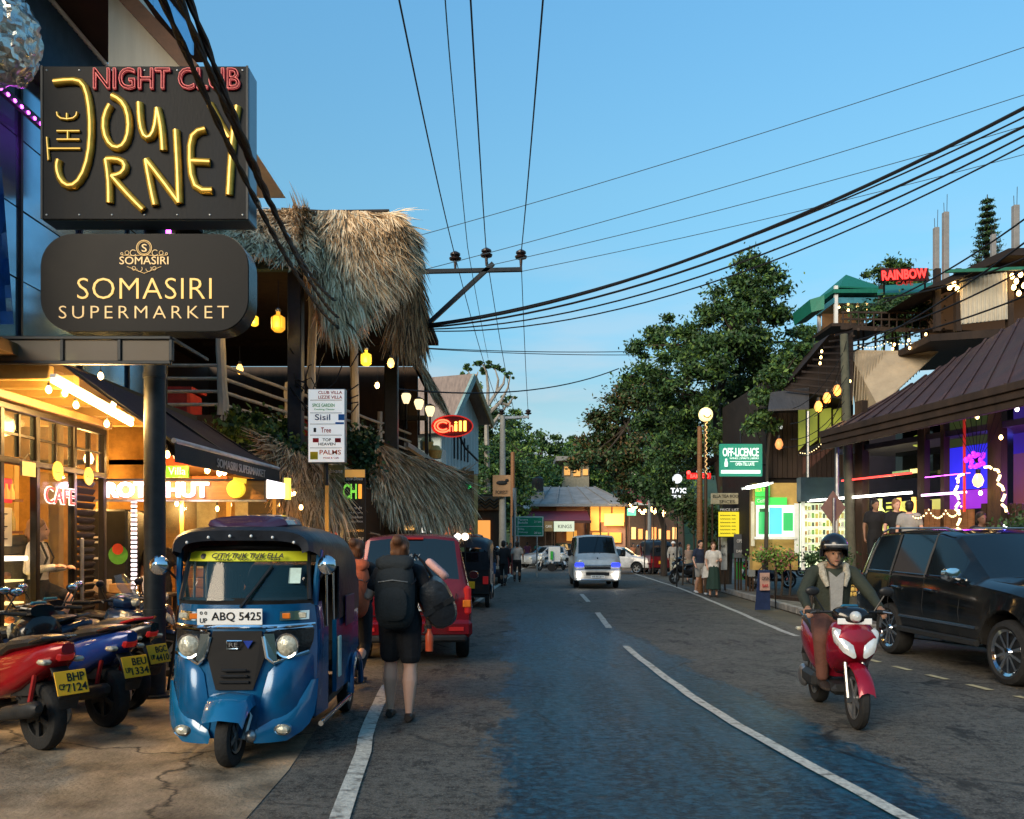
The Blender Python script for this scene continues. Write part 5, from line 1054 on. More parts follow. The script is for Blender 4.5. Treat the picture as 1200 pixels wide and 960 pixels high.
MB().cyl(P(1030, 346, 25.6), P(1030, 385, 25.6), .04).build('post', BLACK, ga); MB().cyl(P(1088, 346, 25.6), P(1088, 385, 25.6), .04).build('post', BLACK, ga)
rc = thing('rainbow_sign', 'red neon RAINBOW CAFE sign above the green rooftop awning', 'sign', P(1060, 322, 25)); D = 25; k = D/960; RB2 = emi('rainbow_red', (1, .03, .025), 3.2)
text('RAINBOW', P(1060, 321.5, D), 53*k, 11.5*k, RB2, rc, off=.035, name='neon_letters', u=(0, 0, 1), r=(1, 0, .06)); text('CAFE', P(1060, 332, D), 20*k, 5*k, emi('cafe_red', (1, .2, .15), 3), rc, off=.015, name='neon_letters')
MB().box(P(1060, 322, D+.12), (56*k, .05, 15*k)).build('panel', mat('red_back_panel', (.05, .008, .008), .6), rc)
for px in (1036, 1084): MB().cyl(P(px, 328, D+.1), P(px, 345, D+.4), .03).build('leg', BLACK, rc)
for i, (px, y0, y1, w, D_) in enumerate(((1097, 267, 345, 5.5, 24), (1108, 249, 345, 6, 24), (1190, 241, 300, 6.5, 23), (1164, 275, 320, 5, 25))):
    o = thing('concrete_column', ['short grey unfinished concrete column left of a taller one', 'taller of two unfinished concrete columns beside the red neon', 'unfinished concrete column at the right edge above the pavilion', 'stubby concrete column in front of the conifer'][i], 'column', P(px, y1, D_))
    a, b = P(px, y0, D_), P(px, y1, D_); MB().box((a+b)/2, (w/960*D_, w/960*D_, (a-b).length), bev=.01).build('shaft', mat('grey_concrete_column', (.25, .24, .23), .85, 0, .2, 5, .3), o)
    for j in (-1, 1): MB().cyl(a+V((j*.04, 0, 0)), a+V((j*.05, 0, .28+.25*(j > 0))), .008, None, 4).build('rebar', BARK, o)
# conifer
cf_ = thing('norfolk_pine', 'tiered dark conifer standing against the sky behind the pavilion', 'tree', P(1158, 330, 30)); rng = np.random.RandomState(2); pts = []; mb = MB(); D = 30; k = D/960
mb.tube([P(1156, 340, D), P(1157, 228, D)], [.12, .015], 6)
for i in range(12):
    y = 236+i*8; c = P(1157, y, D); L0 = (4+i*1.5)*k
    for j in range(6):
        a = j*math.pi/3+i*.5; e = c+V((math.cos(a)*L0, math.sin(a)*L0, -.05+.1*L0)); mb.tube([c, c.lerp(e, .6)-V((0, 0, .05)), e], .015, 4)
        for s_ in np.linspace(.2, 1, 16): q = c.lerp(e, s_); pts.append(rng.normal(size=(6, 3))*np.array([.06, .06, .022])+np.array(q)+np.array([0, 0, .03]))
mb.build('trunk', BARK, cf_); leafcloud('crown', np.concatenate(pts), .11, [LG[0], LG[0], LG[1]], cf_, .3, rng=rng)
# ---- lit shops at pavement level ----
gs = thing('tea_shop', 'small tea shop with bright green posters and a white lit window behind the planters', 'shop', P(908, 660, 24)); D = 23.6; k = D/960
MB().prism([P(882, 566, D), P(935, 566, D), P(935, 668, D), P(882, 668, D)], (0, .3, 0)).build('wall', YELW, gs, 0)
def rect(x0, y0, x1, y1, D, m, par, nm, th=.04): 
    a, b = P(x0, y1, D), P(x1, y0, D); return MB().box(((a.x+b.x)/2, D, (a.z+b.z)/2), (abs(b.x-a.x), th, abs(b.z-a.z))).build(nm, m, par)
rect(885, 569, 902, 582, D-.1, emi('shop_green', (.05, .5, .08), .8), gs, 'green_header'); rect(885, 583, 922, 592, D-.12, emi('shop_green', 0, 0), gs, 'green_header')
text('ELLA TEA', P(893, 574, D-.2), 15*k, 4*k, emi('lime_letter', (.7, 1, .1), 1), gs); text('Coffee', P(894, 587, D-.2), 14*k, 4*k, WHITE, gs)
rect(886, 592, 931, 630, D-.08, emi('white_window', (.7, .85, .7), 1.0), gs, 'lit_window')
for x0, y0, x1, y1, c_ in ((889, 600, 901, 626, 'green'), (902, 595, 916, 626, 'blue'), (918, 601, 929, 622, 'green'), (890, 596, 900, 600, 'dark')): rect(x0, y0, x1, y1, D-.14, emi('poster_'+c_, {'green': (.03, .35, .1), 'blue': (.08, .45, .65), 'dark': (.02, .08, .03)}[c_], .7), gs, 'poster')
rect(880, 588, 884, 640, D-.2, CREAM, gs, 'carved_post'); rect(931, 590, 936, 650, D-.2, WHITE, gs, 'post'); rect(884, 629, 933, 632, D-.25, WHITE, gs, 'sill')
tu = thing('tube_fitting', 'fluorescent tube fitting mounted at a slant above the tea shop', 'light', P(888, 570, 22)); a, b = P(869, 573, 22.2), P(906, 566, 22.2); MB().cyl(a.lerp(b, .15), a.lerp(b, .85), .045).build('tube', WHITEL, tu); MB().cyl(a, b, .03).build('fitting', WHITE, tu); lamp('tube_lamp', a.lerp(b, .5)-V((0, .2, .2)), 22, (.95, 1, .9), .2, tu)
wsx = thing('white_lit_shop', 'shop with bright white shelves of bottles behind the diamond road sign', 'shop', P(965, 655, 21)); D = 21.5; k = D/960
rect(938, 590, 1000, 665, D, emi('white_shop_light', (.75, .85, .55), .9), wsx, 'lit_back', .1)
for i in range(6): rect(941, 598+i*9.5, 1000, 599.5+i*9.5, D-.1, WHITE, wsx, 'shelf', .15)
for i in range(6):
    for j in range(13): x = 943+j*4.3; rect(x, 598+i*9.5-random.uniform(4, 7), x+2.3, 598+i*9.5, D-.14, mat('goods_%d' % ((i*3+j*5) % 6), [(.5, .45, .1), (.15, .3, .08), (.5, .5, .45), (.4, .2, .06), (.08, .1, .08), (.55, .5, .2)][(i*3+j*5) % 6], .4), wsx, 'goods', .06)
rect(939, 588, 943, 668, D-.3, WHITE, wsx, 'post'); rect(936, 560, 1004, 588, D-.4, mat('navy_awning', (.012, .03, .04), .6), wsx, 'awning', .3)
lamp('shop_lamp', P(968, 610, D-1), 20, (.95, 1, .75), .3, wsx); lamp('shop_lamp', P(908, 610, 22.7), 12, (.9, 1, .8), .3, gs)
ds_ = thing('diamond_road_sign', 'back of a diamond road sign on a thin post before the lit shop', 'road sign', (P(977, 600, 17).x, 17, .13)); D = 17; k = D/960; c = P(976.5, 595, D)
MB().prism([c+V((14.5*k, 0, 0)), c+V((0, 0, 20*k)), c+V((-14.5*k, 0, 0)), c+V((0, 0, -20*k))], (0, .02, 0)).build('plate', mat('sign_back', (.20, .11, .09), .6, 0, .2, 6, .1), ds_, 0)
MB().cyl((c.x, D-.03, .1), (c.x, D-.03, c.z+.2), .03).build('post', ALU, ds_)
ol_ = thing('off_licence_sign', 'green board sign with white OFF-LICENCE lettering', 'sign', P(868, 557, 23)); D = 23; k = D/960; c = P(868, 539.5, D)
MB().box(c, (50*k, .1, 38*k), bev=.015).build('panel', emi('licence_green', (.008, .13, .085), .9, (.02, .2, .13)), ol_)
LW = emi('licence_white', (.75, .9, .82), .85)
text('OFF-LICENCE', P(868, 530, D-.08), 42*k, 10*k, LW, ol_, off=.02, ext=.01); text('WINES | SPIRITS | BEERS', P(872, 537.5, D-.08), 34*k, 2.6*k, LW, ol_); text('OPEN TILL LATE', P(873, 544, D-.08), 22*k, 3.6*k, LW, ol_, off=.006)
MB().box(P(872, 541, D-.07), (33*k, .01, .015)).build('rule', LW, ol_); MB().box(P(868, 553, D-.07), (46*k, .01, 4*k), bev=.02).build('white_bar', LW, ol_)
MB().lathe([(.001, 0), (.045, 0), (.05, .1), (.03, .17), (.03, .22), (.001, .22)], 10, P(851, 547, D-.1)).build('bottle_symbol', LW, ol_)
MB().cyl(P(868, 520, D+.08), P(868, 500, D+.3), .02).build('hanger', BLACK, ol_); MB().beam(P(862, 545, D+.1), P(900, 545, D+1.2), .04).build('arm', BLACK, ol_)
# other boards on the verge
def board(name, label, x0, y0, x1, y1, D, m, txts=(), legs=True, tilt=0):
    t = thing(name, label, 'sign', (P((x0+x1)/2, 600, D).x, D, 0)); a, b = P(x0, y1, D), P(x1, y0, D); k = D/960
    MB().box(((a.x+b.x)/2, D, (a.z+b.z)/2), (b.x-a.x, .05, b.z-a.z), bev=.008).build('panel', m, t)
    for s_, px, py, w, h, mm in txts: text(s_, P(px, py, D-.04), w*k, h*k, mm, t)
    if legs:
        for x in (a.x+.06, b.x-.06): MB().beam((x, D+.05, .1), (x, D+.05, b.z), .05).build('post', WOOD_D, t)
    return t
BT = ink('black', 0)
board('spice_board', 'cream board reading ELLA TEA ROOM AND SPICES above the yellow board', 833, 578, 871, 591, 27.0, mat('cream_board', (.40, .37, .26), .6), (('ELLA TEA ROOM', 852, 581.5, 33, 3.4, BT), ('SPICES', 852, 588, 18, 3.4, BT)))
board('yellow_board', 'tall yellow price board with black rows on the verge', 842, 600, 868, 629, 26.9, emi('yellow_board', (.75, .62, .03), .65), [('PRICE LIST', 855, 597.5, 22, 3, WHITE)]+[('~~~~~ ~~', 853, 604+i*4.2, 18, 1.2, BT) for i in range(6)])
board('black_poster_stand', 'dark framed poster stand left of the green bin', 860, 626, 877, 654, 26.6, mat('grey_poster', (.10, .11, .12), .4), (('OPEN', 868, 634, 9, 4, WHITE), ('DAILY', 868, 646, 10, 3, WHITE)))
board('grey_poster_stand', 'narrow grey leaning poster board right of the green bin', 877, 637, 885, 676, 26.2, mat('pale_poster', (.22, .24, .25), .5), (('TEA', 881, 650, 5, 3, BT),))
board('white_poster_stand', 'narrow white poster left of the framed stand on the verge', 842, 630, 852, 668, 27.3, mat('pale_poster2', (.42, .44, .45), .5), (('BUS', 847, 640, 6, 3, BT), ('TAXI', 847, 650, 6, 3, BT)))
gb_ = thing('green_bin', 'bright green square bin with a white leaf mark standing on the pavement', 'bin', G(868, 679, .13)); p = G(868, 679, .13)
rg = []
for z, w in ((0, .17), (.62, .21), (.66, .23), (.70, .23)): rg.append([p+V((sx*w, sy*w, z)) for sx, sy in ((-1, -1), (1, -1), (1, 1), (-1, 1))])
MB().loft(rg).build('body', mat('bin_green', (.05, .42, .06), .45), gb_, 0); MB().ball(p+V((0, -.2, .36)), (.08, .02, .10), 10, 8).build('mark', WHITE, gb_); MB().box(p+V((0, 0, .73)), (.48, .48, .05), bev=.02).build('lid', mat('bin_lid', (.03, .2, .04), .5), gb_)
ab = thing('sandwich_board', 'navy and cream folding sandwich board standing on the road edge', 'sandwich board', G(897, 716)); p = G(895, 716); k = p.y/960
MB().prism([p+V((-.22, 0, .02)), p+V((.20, .12, .02)), p+V((.24, .30, 1.0)), p+V((-.08, .2, 1.0))], (.01, .03, 0)).build('board', mat('navy_board', (.02, .035, .09), .5), ab, 0)
MB().prism([p+V((-.08, .06, .5)), p+V((.19, .14, .5)), p+V((.215, .24, .93)), p+V((-.05, .16, .93))], (.0, -.015, 0)).build('print', mat('board_print', (.45, .28, .22), .6), ab, 0)
text('OPEN', p+V((.07, .08, .8)), .2, .08, BT, ab, r=(1, .25, 0)); text('BAR', p+V((.06, .06, .62)), .16, .08, ink('red', 0), ab, r=(1, .25, 0))
for dx in (.25, .5): MB().beam(p+V((dx, .62, .01)), p+V((dx-.15, .28, 1.0)), .03).build('leg', BLACK, ab)
MB().tube([p+V((-.05, .22, 1.0)), p+V((.08, .26, 1.12)), p+V((.2, .29, 1.0))], .012, 5).build('handle', BLACK, ab)
# street lamp with smiling globe, poles
sl = thing('smiley_lamp', 'round yellow smiling globe lamp on a post wound with rope light', 'lamp', (P(827, 600, 26).x, 26, .1)); D = 26; k = D/960; c = P(827, 486, D)
MB().ball(c, 8.3*k, 18, 12).build('globe', emi('smile_globe', (1, .80, .32), 1.6), sl); MB().tube([c+V((4.5*k*math.cos(R(a)), -8.0*k, 4.5*k*math.sin(R(a)))) for a in range(200, 345, 20)], .02, 5).build('smile', BLACK, sl)
MB().cyl((c.x, D, .1), c-V((0, 0, .2)), .06, .05, 8).build('post', WOOD_D, sl); mb = MB()
q = [V((c.x+.035*math.cos(i*1.9), D-.065, c.z-.25-i*.05)) for i in range(70)]; MB().tube(q[:34], .013, 5).build('rope_light', emi('rope_soft', (1, .62, .25), .45), sl)
lamp('globe_lamp', c+V((0, -.4, -.1)), 12, (1, .8, .4), .15, sl)
for i, (px, y0, D, w, nm) in enumerate(((820, 500, 27.5, .2, 'brown wooden utility pole behind the smiling globe lamp'),)):
    o = MB().cyl((P(px, 0, D).x, D, 0), P(px, y0, D), w/2+.02, w/2-.02, 10).build('utility_pole', WOOD_M); tag(o, nm, 'pole')
pl_ = thing('roadside_pole', 'weathered tall concrete pole with cables in front of the upper deck', 'pole', (P(992, 0, 19.5).x, 19.5, .1)); MB().cyl((P(1000, 0, 19.5).x, 19.5, 0), P(989, 392, 19.5), .13, .09, 10).build('shaft', mat('mossy_pole', (.10, .10, .07), .85, 0, .3, 4, .4), pl_)
MB().cyl((P(984, 0, 19).x, 19.2, 0), P(981, 500, 19.2), .05, None, 8).build('stay_pipe', ALU, pl_)
rr = thing('red_neon_board', 'small glowing red neon name board under the globe lamp', 'sign', P(819, 558, 29)); D = 29; k = D/960; MB().box(P(819, 558, D), (28*k, .1, 7*k), bev=.02).build('panel', emi('red_board_glow', (.8, .01, .01), 1.0), rr); text('BAMBOO', P(820, 558, D-.1), 22*k, 4.5*k, REDN, rr, off=.02); MB().ball(P(807, 554, D-.1), .07).build('heart', REDN, rr); MB().beam(P(819, 561, D+.1), P(827, 561, D-2.9+.0), .03).build('bracket', BLACK, rr)
wc = thing('round_white_sign', 'white lit disc above a white lettered board at the tree edge', 'sign', P(794, 585, 31)); D = 31; k = D/960; MB().lathe([(.001, 0), (5.5*k, 0), (5.5*k, .1), (.001, .1)], 18, P(794, 561, D), 'Y').build('disc', emi('white_disc', (.9, .95, 1), 1.1), wc)
text('TAXI', P(795, 575, D), 18*k, 6*k, emi('white_disc', 0, 0), wc, off=.03, ext=.03); text('SERVICE', P(794, 582, D), 16*k, 3.5*k, emi('white_disc', 0, 0), wc, off=.01, ext=.02); MB().cyl(P(794, 560, D+.15), (P(794, 0, D).x, D+.15, 0), .03).build('post', BLACK, wc)
# planters, hedges, verge plants
rng = np.random.RandomState(9)
def bush(label, spots, n, leaf, mats, D, name='shrub', z0=.13):
    pts = [blobpts(tuple(P(px, py, D)), (r, r*.8, r*.8), n, rng, .2) for px, py, r in spots]; b = P(spots[0][0], 0, D); t = thing(name, label, 'plant', (b.x, D, z0))
    leafcloud('foliage', np.concatenate(pts), leaf, mats, t, .5, rng=rng); mb = MB()
    for px, py, r in spots: q = P(px, py, D); mb.tube([(q.x, D, z0), (q.x+.05, D, (q.z+z0)/2), q], .03, 5)
    mb.build('stem', BARK, t); return t
bush('yellow green flowering plants along the tea shop counter', [(893, 652, .35), (908, 650, .38), (925, 652, .35), (915, 660, .35)], 420, .10, [LF[2], LF[1], LF[2], mat('petal_pink', (.35, .12, .12), .6)], 22.6)
bush('dark bush under the diamond road sign', [(965, 650, .35), (985, 655, .4), (950, 656, .3)], 400, .09, LG[:2], 18.2)
bush('dense dark hedge at the right edge behind the black car', [(1180, 632, .5), (1200, 625, .6), (1225, 622, .6), (1160, 645, .4)], 900, .09, LG[:2]+[LG[0]], 14.5)
bush('dark leafy shrubs left of the posters on the verge', [(812, 602, .8), (828, 618, .6), (840, 605, .7), (800, 592, .7), (836, 640, .4)], 900, .16, LG[:2]+[LO[0]], 30)
lw = thing('lit_stone_wall', 'low stone wall lit yellow showing between the rider and the black car', 'wall', (P(1008, 0, 15.6).x, 15.6, .1)); D = 15.6
for j in range(5):
    for i in range(9): c = P(996+i*5.2+(j % 2)*2.6, 674+j*5.6, D); MB().box(c, (.075, .12, .08), bev=.02, rot=Matrix.Rotation(R(random.uniform(-8, 8)), 4, 'Y')).build('stone', mat('yellow_stone_%d' % (i % 3), [(.5, .35, .1), (.42, .28, .08), (.55, .42, .16)][i % 3], .8, 0, .3, 12, .4), lw)
lamp('wall_lamp', P(1012, 668, D-.4), 5, (1, .75, .2), .1, lw)
bush('broad dark undergrowth beneath the olive tree at the bend', [(765, 575, .9), (778, 585, .9), (800, 590, 1.0), (755, 565, 1.0), (790, 570, 1.0)], 900, .22, [LG[0], LG[0], LG[1]], 40)
# trees on the right
def tp(L_, D, jit=0, seed=0):
    rr_ = random.Random(seed); return [(tuple(P(px, py, D+rr_.uniform(-jit, jit))), r/960*D) for px, py, r in L_]
D = 31; b = P(850, 0, D)
tree('big_tree', 'large dark green spreading tree rising above the shops on the right', (b.x, D, 0), [(b.x, D, 0), (b.x+.1, D, 2.2), tuple(P(842, 540, D)), tuple(P(840, 470, D)), tuple(P(860, 400, D)), tuple(P(880, 335, D))],
     tp([(880, 325, 32), (905, 345, 28), (850, 352, 32), (890, 375, 34), (855, 385, 32), (820, 392, 26), (778, 382, 20), (790, 405, 30), (755, 405, 18), (830, 425, 34), (870, 425, 34), (905, 420, 28), (740, 440, 16), (775, 440, 28), (800, 462, 34), (845, 465, 36), (885, 465, 32), (760, 480, 30), (815, 505, 34), (860, 500, 30), (785, 525, 32), (930, 400, 16), (928, 450, 18), (775, 560, 26), (820, 545, 26)], D, 2.2, 4),
     100000, .165, [LG[0], LG[1], LG[0], LG[1], LG[2]], None, 9, .24, 21)
D = 42; b = P(778, 0, D)
tree('olive_tree', 'olive and rust tinged tree at the bend left of the big dark tree', (b.x, D, 0), [(b.x, D, 0), (b.x, D, 2.5), tuple(P(760, 560, D)), tuple(P(735, 500, D))],
     tp([(745, 460, 26), (725, 480, 26), (705, 500, 22), (690, 515, 18), (740, 505, 32), (720, 535, 32), (755, 540, 30), (700, 540, 20), (768, 500, 24), (745, 570, 26), (682, 540, 16)], D, 2, 5), 40000, .21, [LG[0], LO[0], LO[1], LG[1], LO[2]], None, 9, .18, 22)
D = 34; b = P(955, 0, D)
tree('small_tree', 'loose leafy tree showing between the big tree and the green gazebo', (b.x, D, 0), [(b.x, D, 0), (b.x, D, 5), tuple(P(945, 420, D))], tp([(942, 388, 14), (955, 395, 18), (935, 410, 18), (925, 430, 20), (950, 418, 18)], D, 1, 6), 16000, .15, [LG[1], LG[1], LF[1]], None, 9, .15, 23)
D = 33; b = P(1050, 0, D)
tree('hill_tree', 'round dark tree crown behind the red neon sign', (b.x, D, 0), [(b.x, D, 0), (b.x, D, 7), tuple(P(1050, 340, D))], tp([(1030, 325, 20), (1050, 318, 18), (1070, 322, 20), (1045, 350, 26), (1075, 350, 22), (1020, 350, 18), (1060, 370, 30), (1100, 360, 24)], D, 1, 7), 24000, .15, LG, None, 9, .2, 24)

# railing, planting and small clutter of the upper decks
for i in range(12): x = 988+i*9; MB().cyl(P(x, 386, 22.6), P(x, 366, 22.6), .02, None, 6).build('baluster', DW, dk)
for y in (366, 374): MB().beam(P(986, y, 22.6), P(1090, y+1, 22.6), .04, .05).build('rail', DW, dk)
bush('dark potted foliage crowding the deck below the green awning', [(1010, 368, .4), (1035, 362, .5), (1060, 360, .5), (1085, 362, .5), (1048, 376, .4), (1078, 376, .4)], 700, .11, [LG[0], LG[1]], 23.5, z0=6.9)
for i in range(17): x = 900+i*2.4*2.4; MB().prism([P(x, 484, 23.92), P(x+5.2, 484, 23.92), P(x+5.2, 560, 23.92), P(x, 560, 23.92)], (0, .05, 0)).build('cladding_board', DW, dk, 0)
for i in range(10): MB().beam(P(978-i*6.4, 393+i*7.1, 21.75+i*.1), P(999-i*.5, 388+i*8.6, 22.3), .03, .05).build('roof_batten', BLR, dk)
MB().cyl(P(947, 482, 22.2), P(947, 640, 22.2), .04, None, 8).build('drain_pipe', ALU, dk)
mb = MB()
for i in range(8): a = P(990+random.uniform(-3, 3), 400+i*14, 19.3); b = P(930+random.uniform(-15, 40), 470+i*9, 20.5); mb.tube([a.lerp(b, t/6)-V((0, 0, .25*4*t/6*(1-t/6))) for t in range(7)], .01, 4)
o = mb.build('cable_tangle', CABLE); tag(o, 'slack black cables fanning from the weathered concrete pole', 'cables', None, 'stuff')
fairy([(938, 530), (962, 520), (985, 508)], 9, .1, 'string of tiny warm bulbs on the red brown balcony rail', .014, None, lambda x, y, o=0: P(x, y, 22.7))
fairy([(1005, 404), (1040, 400), (1085, 396)], 10, .1, 'string of tiny warm bulbs under the dark deck edge', .014, None, lambda x, y, o=0: P(x, y, 21.6))

D = 23.3; b = P(897, 0, D)
tree('slender_tree', 'slender leafy tree overhanging the dark clad wall beside the green OFF-LICENCE sign', (b.x, D, 0), [(b.x, D, 0), (b.x+.03, D, 2.2), tuple(P(899, 540, D)), tuple(P(908, 450, D))], tp([(905, 442, 18), (925, 424, 18), (893, 470, 16), (918, 446, 14), (884, 496, 15), (940, 408, 14), (900, 500, 12)], D, .3, 8), 11000, .13, [LG[0], LG[1], LG[1], LG[2]], None, 8, .07, 31)
# =============== the far end of the street ===============
D = 62; k = D/960
fb = thing('corner_cafe', 'low corner building with a broad grey hipped roof and yellow lit front at the bend', 'building', (P(670, 0, D).x, D, 0))
GRF = mat('grey_tile_roof', (.26, .25, .24), .8, 0, .25, 1.5, .3, 12, stretch=(1, 1, 4), dirt=.3)
EL, ER, BL_, BR2 = P(606, 592, D), P(742, 592, D), P(606, 592, D+9), P(742, 592, D+9); zt = P(0, 562, D).z
a, b = V((P(638, 0, D).x, D+4.5, zt-.25)), V((P(703, 0, D).x, D+4.5, zt-.25)); ez = EL.z
for pts in ([EL, ER, b, a], [ER, BR2, b], [BR2, BL_, a, b], [BL_, EL, a]): MB().prism(pts, (0, 0, -.12)).build('roof_slope', GRF, fb, 0)
for i in range(7): MB().beam(EL.lerp(ER, .02+i*.16)+V((0, 0, .08)), a.lerp(b, i/6)+V((0, 0, .06)), .08, .05).build('roof_rib', GRF, fb)
MB().beam(EL, ER, .15, .2).build('gutter', ALU, fb)
PNK = mat('pink_plaster', (.42, .24, .17), .8, 0, .2, 1, .2, dirt=.3)
rect(618, 592, 740, 660, D+1, PNK, fb, 'wall', .3)
rect(612, 590, 652, 660, D+.8, mat('brown_recess', 0), fb, 'wall', .2)
LITY = emi('lit_yellow_front', (1, .50, .10), .5)
for x0, y0, x1, y1 in ((692, 592, 702, 622), (704, 594, 716, 612), (718, 594, 732, 612), (694, 624, 712, 634), (714, 624, 728, 636), (664, 622, 676, 634)): rect(x0, y0, x1, y1, D+.7, LITY, fb, 'lit_window', .1)
rect(708, 602, 731, 616, D+.5, emi('yellow_signboard', (1, .62, .15), 1.1), fb, 'signboard', .15)
rect(688, 590, 691, 660, D+.6, DW, fb, 'post'); rect(733, 590, 735, 660, D+.6, DW, fb, 'post'); rect(703, 612, 704.5, 660, D+.6, DW, fb, 'post')
lamp('front_lamp', P(712, 615, D-1), 120, (1, .65, .25), .5, fb)
MR = mat('maroon_awning', (.16, .025, .035), .6, 0, .2, 2, .1)
MB().prism([P(590, 612, D-3), P(692, 611, D-3), P(688, 600, D+.5), P(590, 600, D+.5)], (0, 0, .08)).build('awning', MR, fb, 0)
rect(598, 610, 693, 613, D-3.05, mat('dark_valance', (.05, .02, .02), .7), fb, 'valance', .05)
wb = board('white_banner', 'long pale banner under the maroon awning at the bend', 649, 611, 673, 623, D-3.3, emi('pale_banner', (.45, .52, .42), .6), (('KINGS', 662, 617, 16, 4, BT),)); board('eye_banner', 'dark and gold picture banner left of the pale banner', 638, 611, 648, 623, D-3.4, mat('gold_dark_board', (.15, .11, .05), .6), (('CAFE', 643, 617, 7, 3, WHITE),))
rect(598, 613, 650, 658, D, mat('dim_shop_wall', (.07, .05, .04), .8), fb, 'wall', .2)
uh = thing('upper_house', 'pale yellow house with a flat grey roof behind the hipped roof', 'house', (P(672, 0, 80).x, 80, 0)); D2 = 80
rect(660, 545, 688, 640, D2, mat('dim_cream', (.26, .24, .18), .8), uh, 'wall', 4); rect(650, 538, 693, 543, D2-.5, GRF, uh, 'roof', 5)
for x0, y0, x1, y1 in ((661, 547, 668, 557), (672, 546, 680, 558), (683, 550, 689, 557)): rect(x0, y0, x1, y1, D2-2.1, emi('soft_window', (.9, .45, .12), .35), uh, 'window', .1)
wh = thing('white_block', 'white building glimpsed through the trees above the bend', 'building', (P(745, 0, 90).x, 90, 0)); rect(738, 540, 756, 640, 90, WHITE, wh, 'wall', 4); rect(741, 546, 746, 552, 87.9, GLASSD, wh, 'window', .1); rect(749, 546, 754, 552, 87.9, GLASSD, wh, 'window', .1)
wt = thing('water_tank', 'black plastic water tank beside the grey hipped roof', 'water tank', P(630, 577, 64)); MB().lathe([(.001, 0), (.45, 0), (.47, .1), (.45, .5), (.47, .55), (.45, 1.0), (.3, 1.12), (.12, 1.16), (.12, 1.24), (.001, 1.24)], 16, P(630, 576, 64)).build('tank', PLASTIC, wt); MB().box(P(630, 578, 64)-V((0, 0, .9)), (1, 1, 1.9)).build('stand', CONC, wt)
sd = thing('satellite_dish', 'small white satellite dish on the maroon awning', 'dish', P(617, 600, 60)); MB().lathe([(.001, .0), (.16, .03), (.28, .11), (.29, .11), (.16, .01), (.001, -.02)], 16, P(617, 594, 60), rot=Matrix.Rotation(R(65), 4, 'X')).build('dish', WHITE, sd); MB().cyl(P(617, 596, 60.1), P(617, 602, 60.1), .03).build('mast', ALU, sd)
rh = thing('red_roof_shop', 'little red tiled roof over a shop glowing with bulbs right of the hipped roof', 'shop', (P(752, 0, 58).x, 58, 0)); D3 = 58
MB().prism([P(732, 585, D3), P(762, 592, D3-1), P(765, 583, D3+3), P(738, 574, D3+3)], (0, 0, .1)).build('roof', mat('red_tile', (.30, .05, .05), .7, 0, .3, 4, .2, stretch=(4, 1, 1)), rh, 0)
rect(738, 592, 800, 655, D3+2, mat('dim_shop_wall', 0), rh, 'wall', .2)
for i in range(7): rect(740+i*8, 618+(i % 3)*2, 745+i*8, 632, D3+1.8, emi('warm_counter_%d' % (i % 2), [(1, .55, .2), (1, .35, .1)][i % 2], 1.0), rh, 'lit_display', .1)
for i in range(30): px = 734+random.random()*45; py = 589+random.random()*10+(px-734)*.12; MB().ball(P(px, py, D3-1), .09, 6, 5).build('bulb', WARM, rh)
MB().box(P(740, 600, 57), (.6, .1, .5)).build('green_lamp', emi('green_lamp', (.1, .6, .35), .9), rh); lamp('shop_lamp', P(755, 612, 56), 90, (1, .6, .3), .5, rh)
def terr(): pass
# utility poles
CP = mat('pale_concrete_pole', (.42, .40, .35), .8, 0, .2, 4, .3)
D = 34; k = D/960; up = thing('utility_pole', 'pale concrete utility pole with a crossarm and a wooden name board at the left kerb', 'pole', (P(588, 0, D).x, D, 0)); x = P(589, 0, D).x
MB().cyl((x, D, 0), (x, D, P(0, 487, D).z), .17, .11, 12).build('shaft', CP, up); MB().beam(P(584, 490, D), P(620, 488.5, D), .09, .1).build('crossarm', ALU, up)
def insul(p, s_, par): return MB().lathe([(.02*s_, -.14*s_), (.03*s_, 0), (.10*s_, .02*s_), (.11*s_, .05*s_), (.05*s_, .08*s_), (.09*s_, .10*s_), (.09*s_, .13*s_), (.03*s_, .17*s_), (.001, .18*s_)], 12, p).build('insulator', mat('brown_ceramic', (.035, .022, .02), .25), par)
for px in (588, 619): insul(P(px, 486, D), 1.3, up)
wbd = thing('wooden_name_board', 'square tan wooden board with a dark animal emblem fixed on the concrete pole', 'sign', P(588, 582, D-.3)); MB().box(P(588, 569.5, D-.3), (21*k, .06, 25*k), bev=.01).build('panel', mat('tan_board', (.45, .26, .13), .6, 0, .2, 3, .2), wbd)
mb = MB(); mb.ball(P(588, 566, D-.35), (6.5*k, .03, 2.6*k), 12, 8); mb.ball(P(594, 563, D-.35), (2.2*k, .03, 1.8*k), 10, 8); mb.build('emblem', BT, wbd); text('FOREST', P(588, 577, D-.35), 14*k, 4*k, BT, wbd)
D = 46; o = MB().cyl((P(601, 0, D).x, D, 0), P(601, 530, D), .15, .12, 10).build('wooden_pole', WOOD_M); tag(o, 'bare brown wooden pole just behind the concrete utility pole', 'pole')
D = 40; o = MB().cyl((P(603, 0, D).x, D, 0), P(603, 572, D), .09, .09, 10).build('steel_pole', ALU); tag(o, 'thin grey steel pole holding nothing beside the green direction sign', 'pole')
D = 62; o = MB().cyl((P(761, 0, 50).x, 50, 0), P(761, 572, 50), .12, .1, 10).build('leaning_pole', CP); tag(o, 'grey pole standing at the right kerb of the bend', 'pole')
D = 40; k = D/960; dsn = thing('direction_sign', 'green road direction sign with white town names and distances', 'road sign', (P(618, 0, D).x, D, 0)); c = P(618.5, 617, D); DG = mat('sign_green_reflective', (.01, .22, .11), .35)
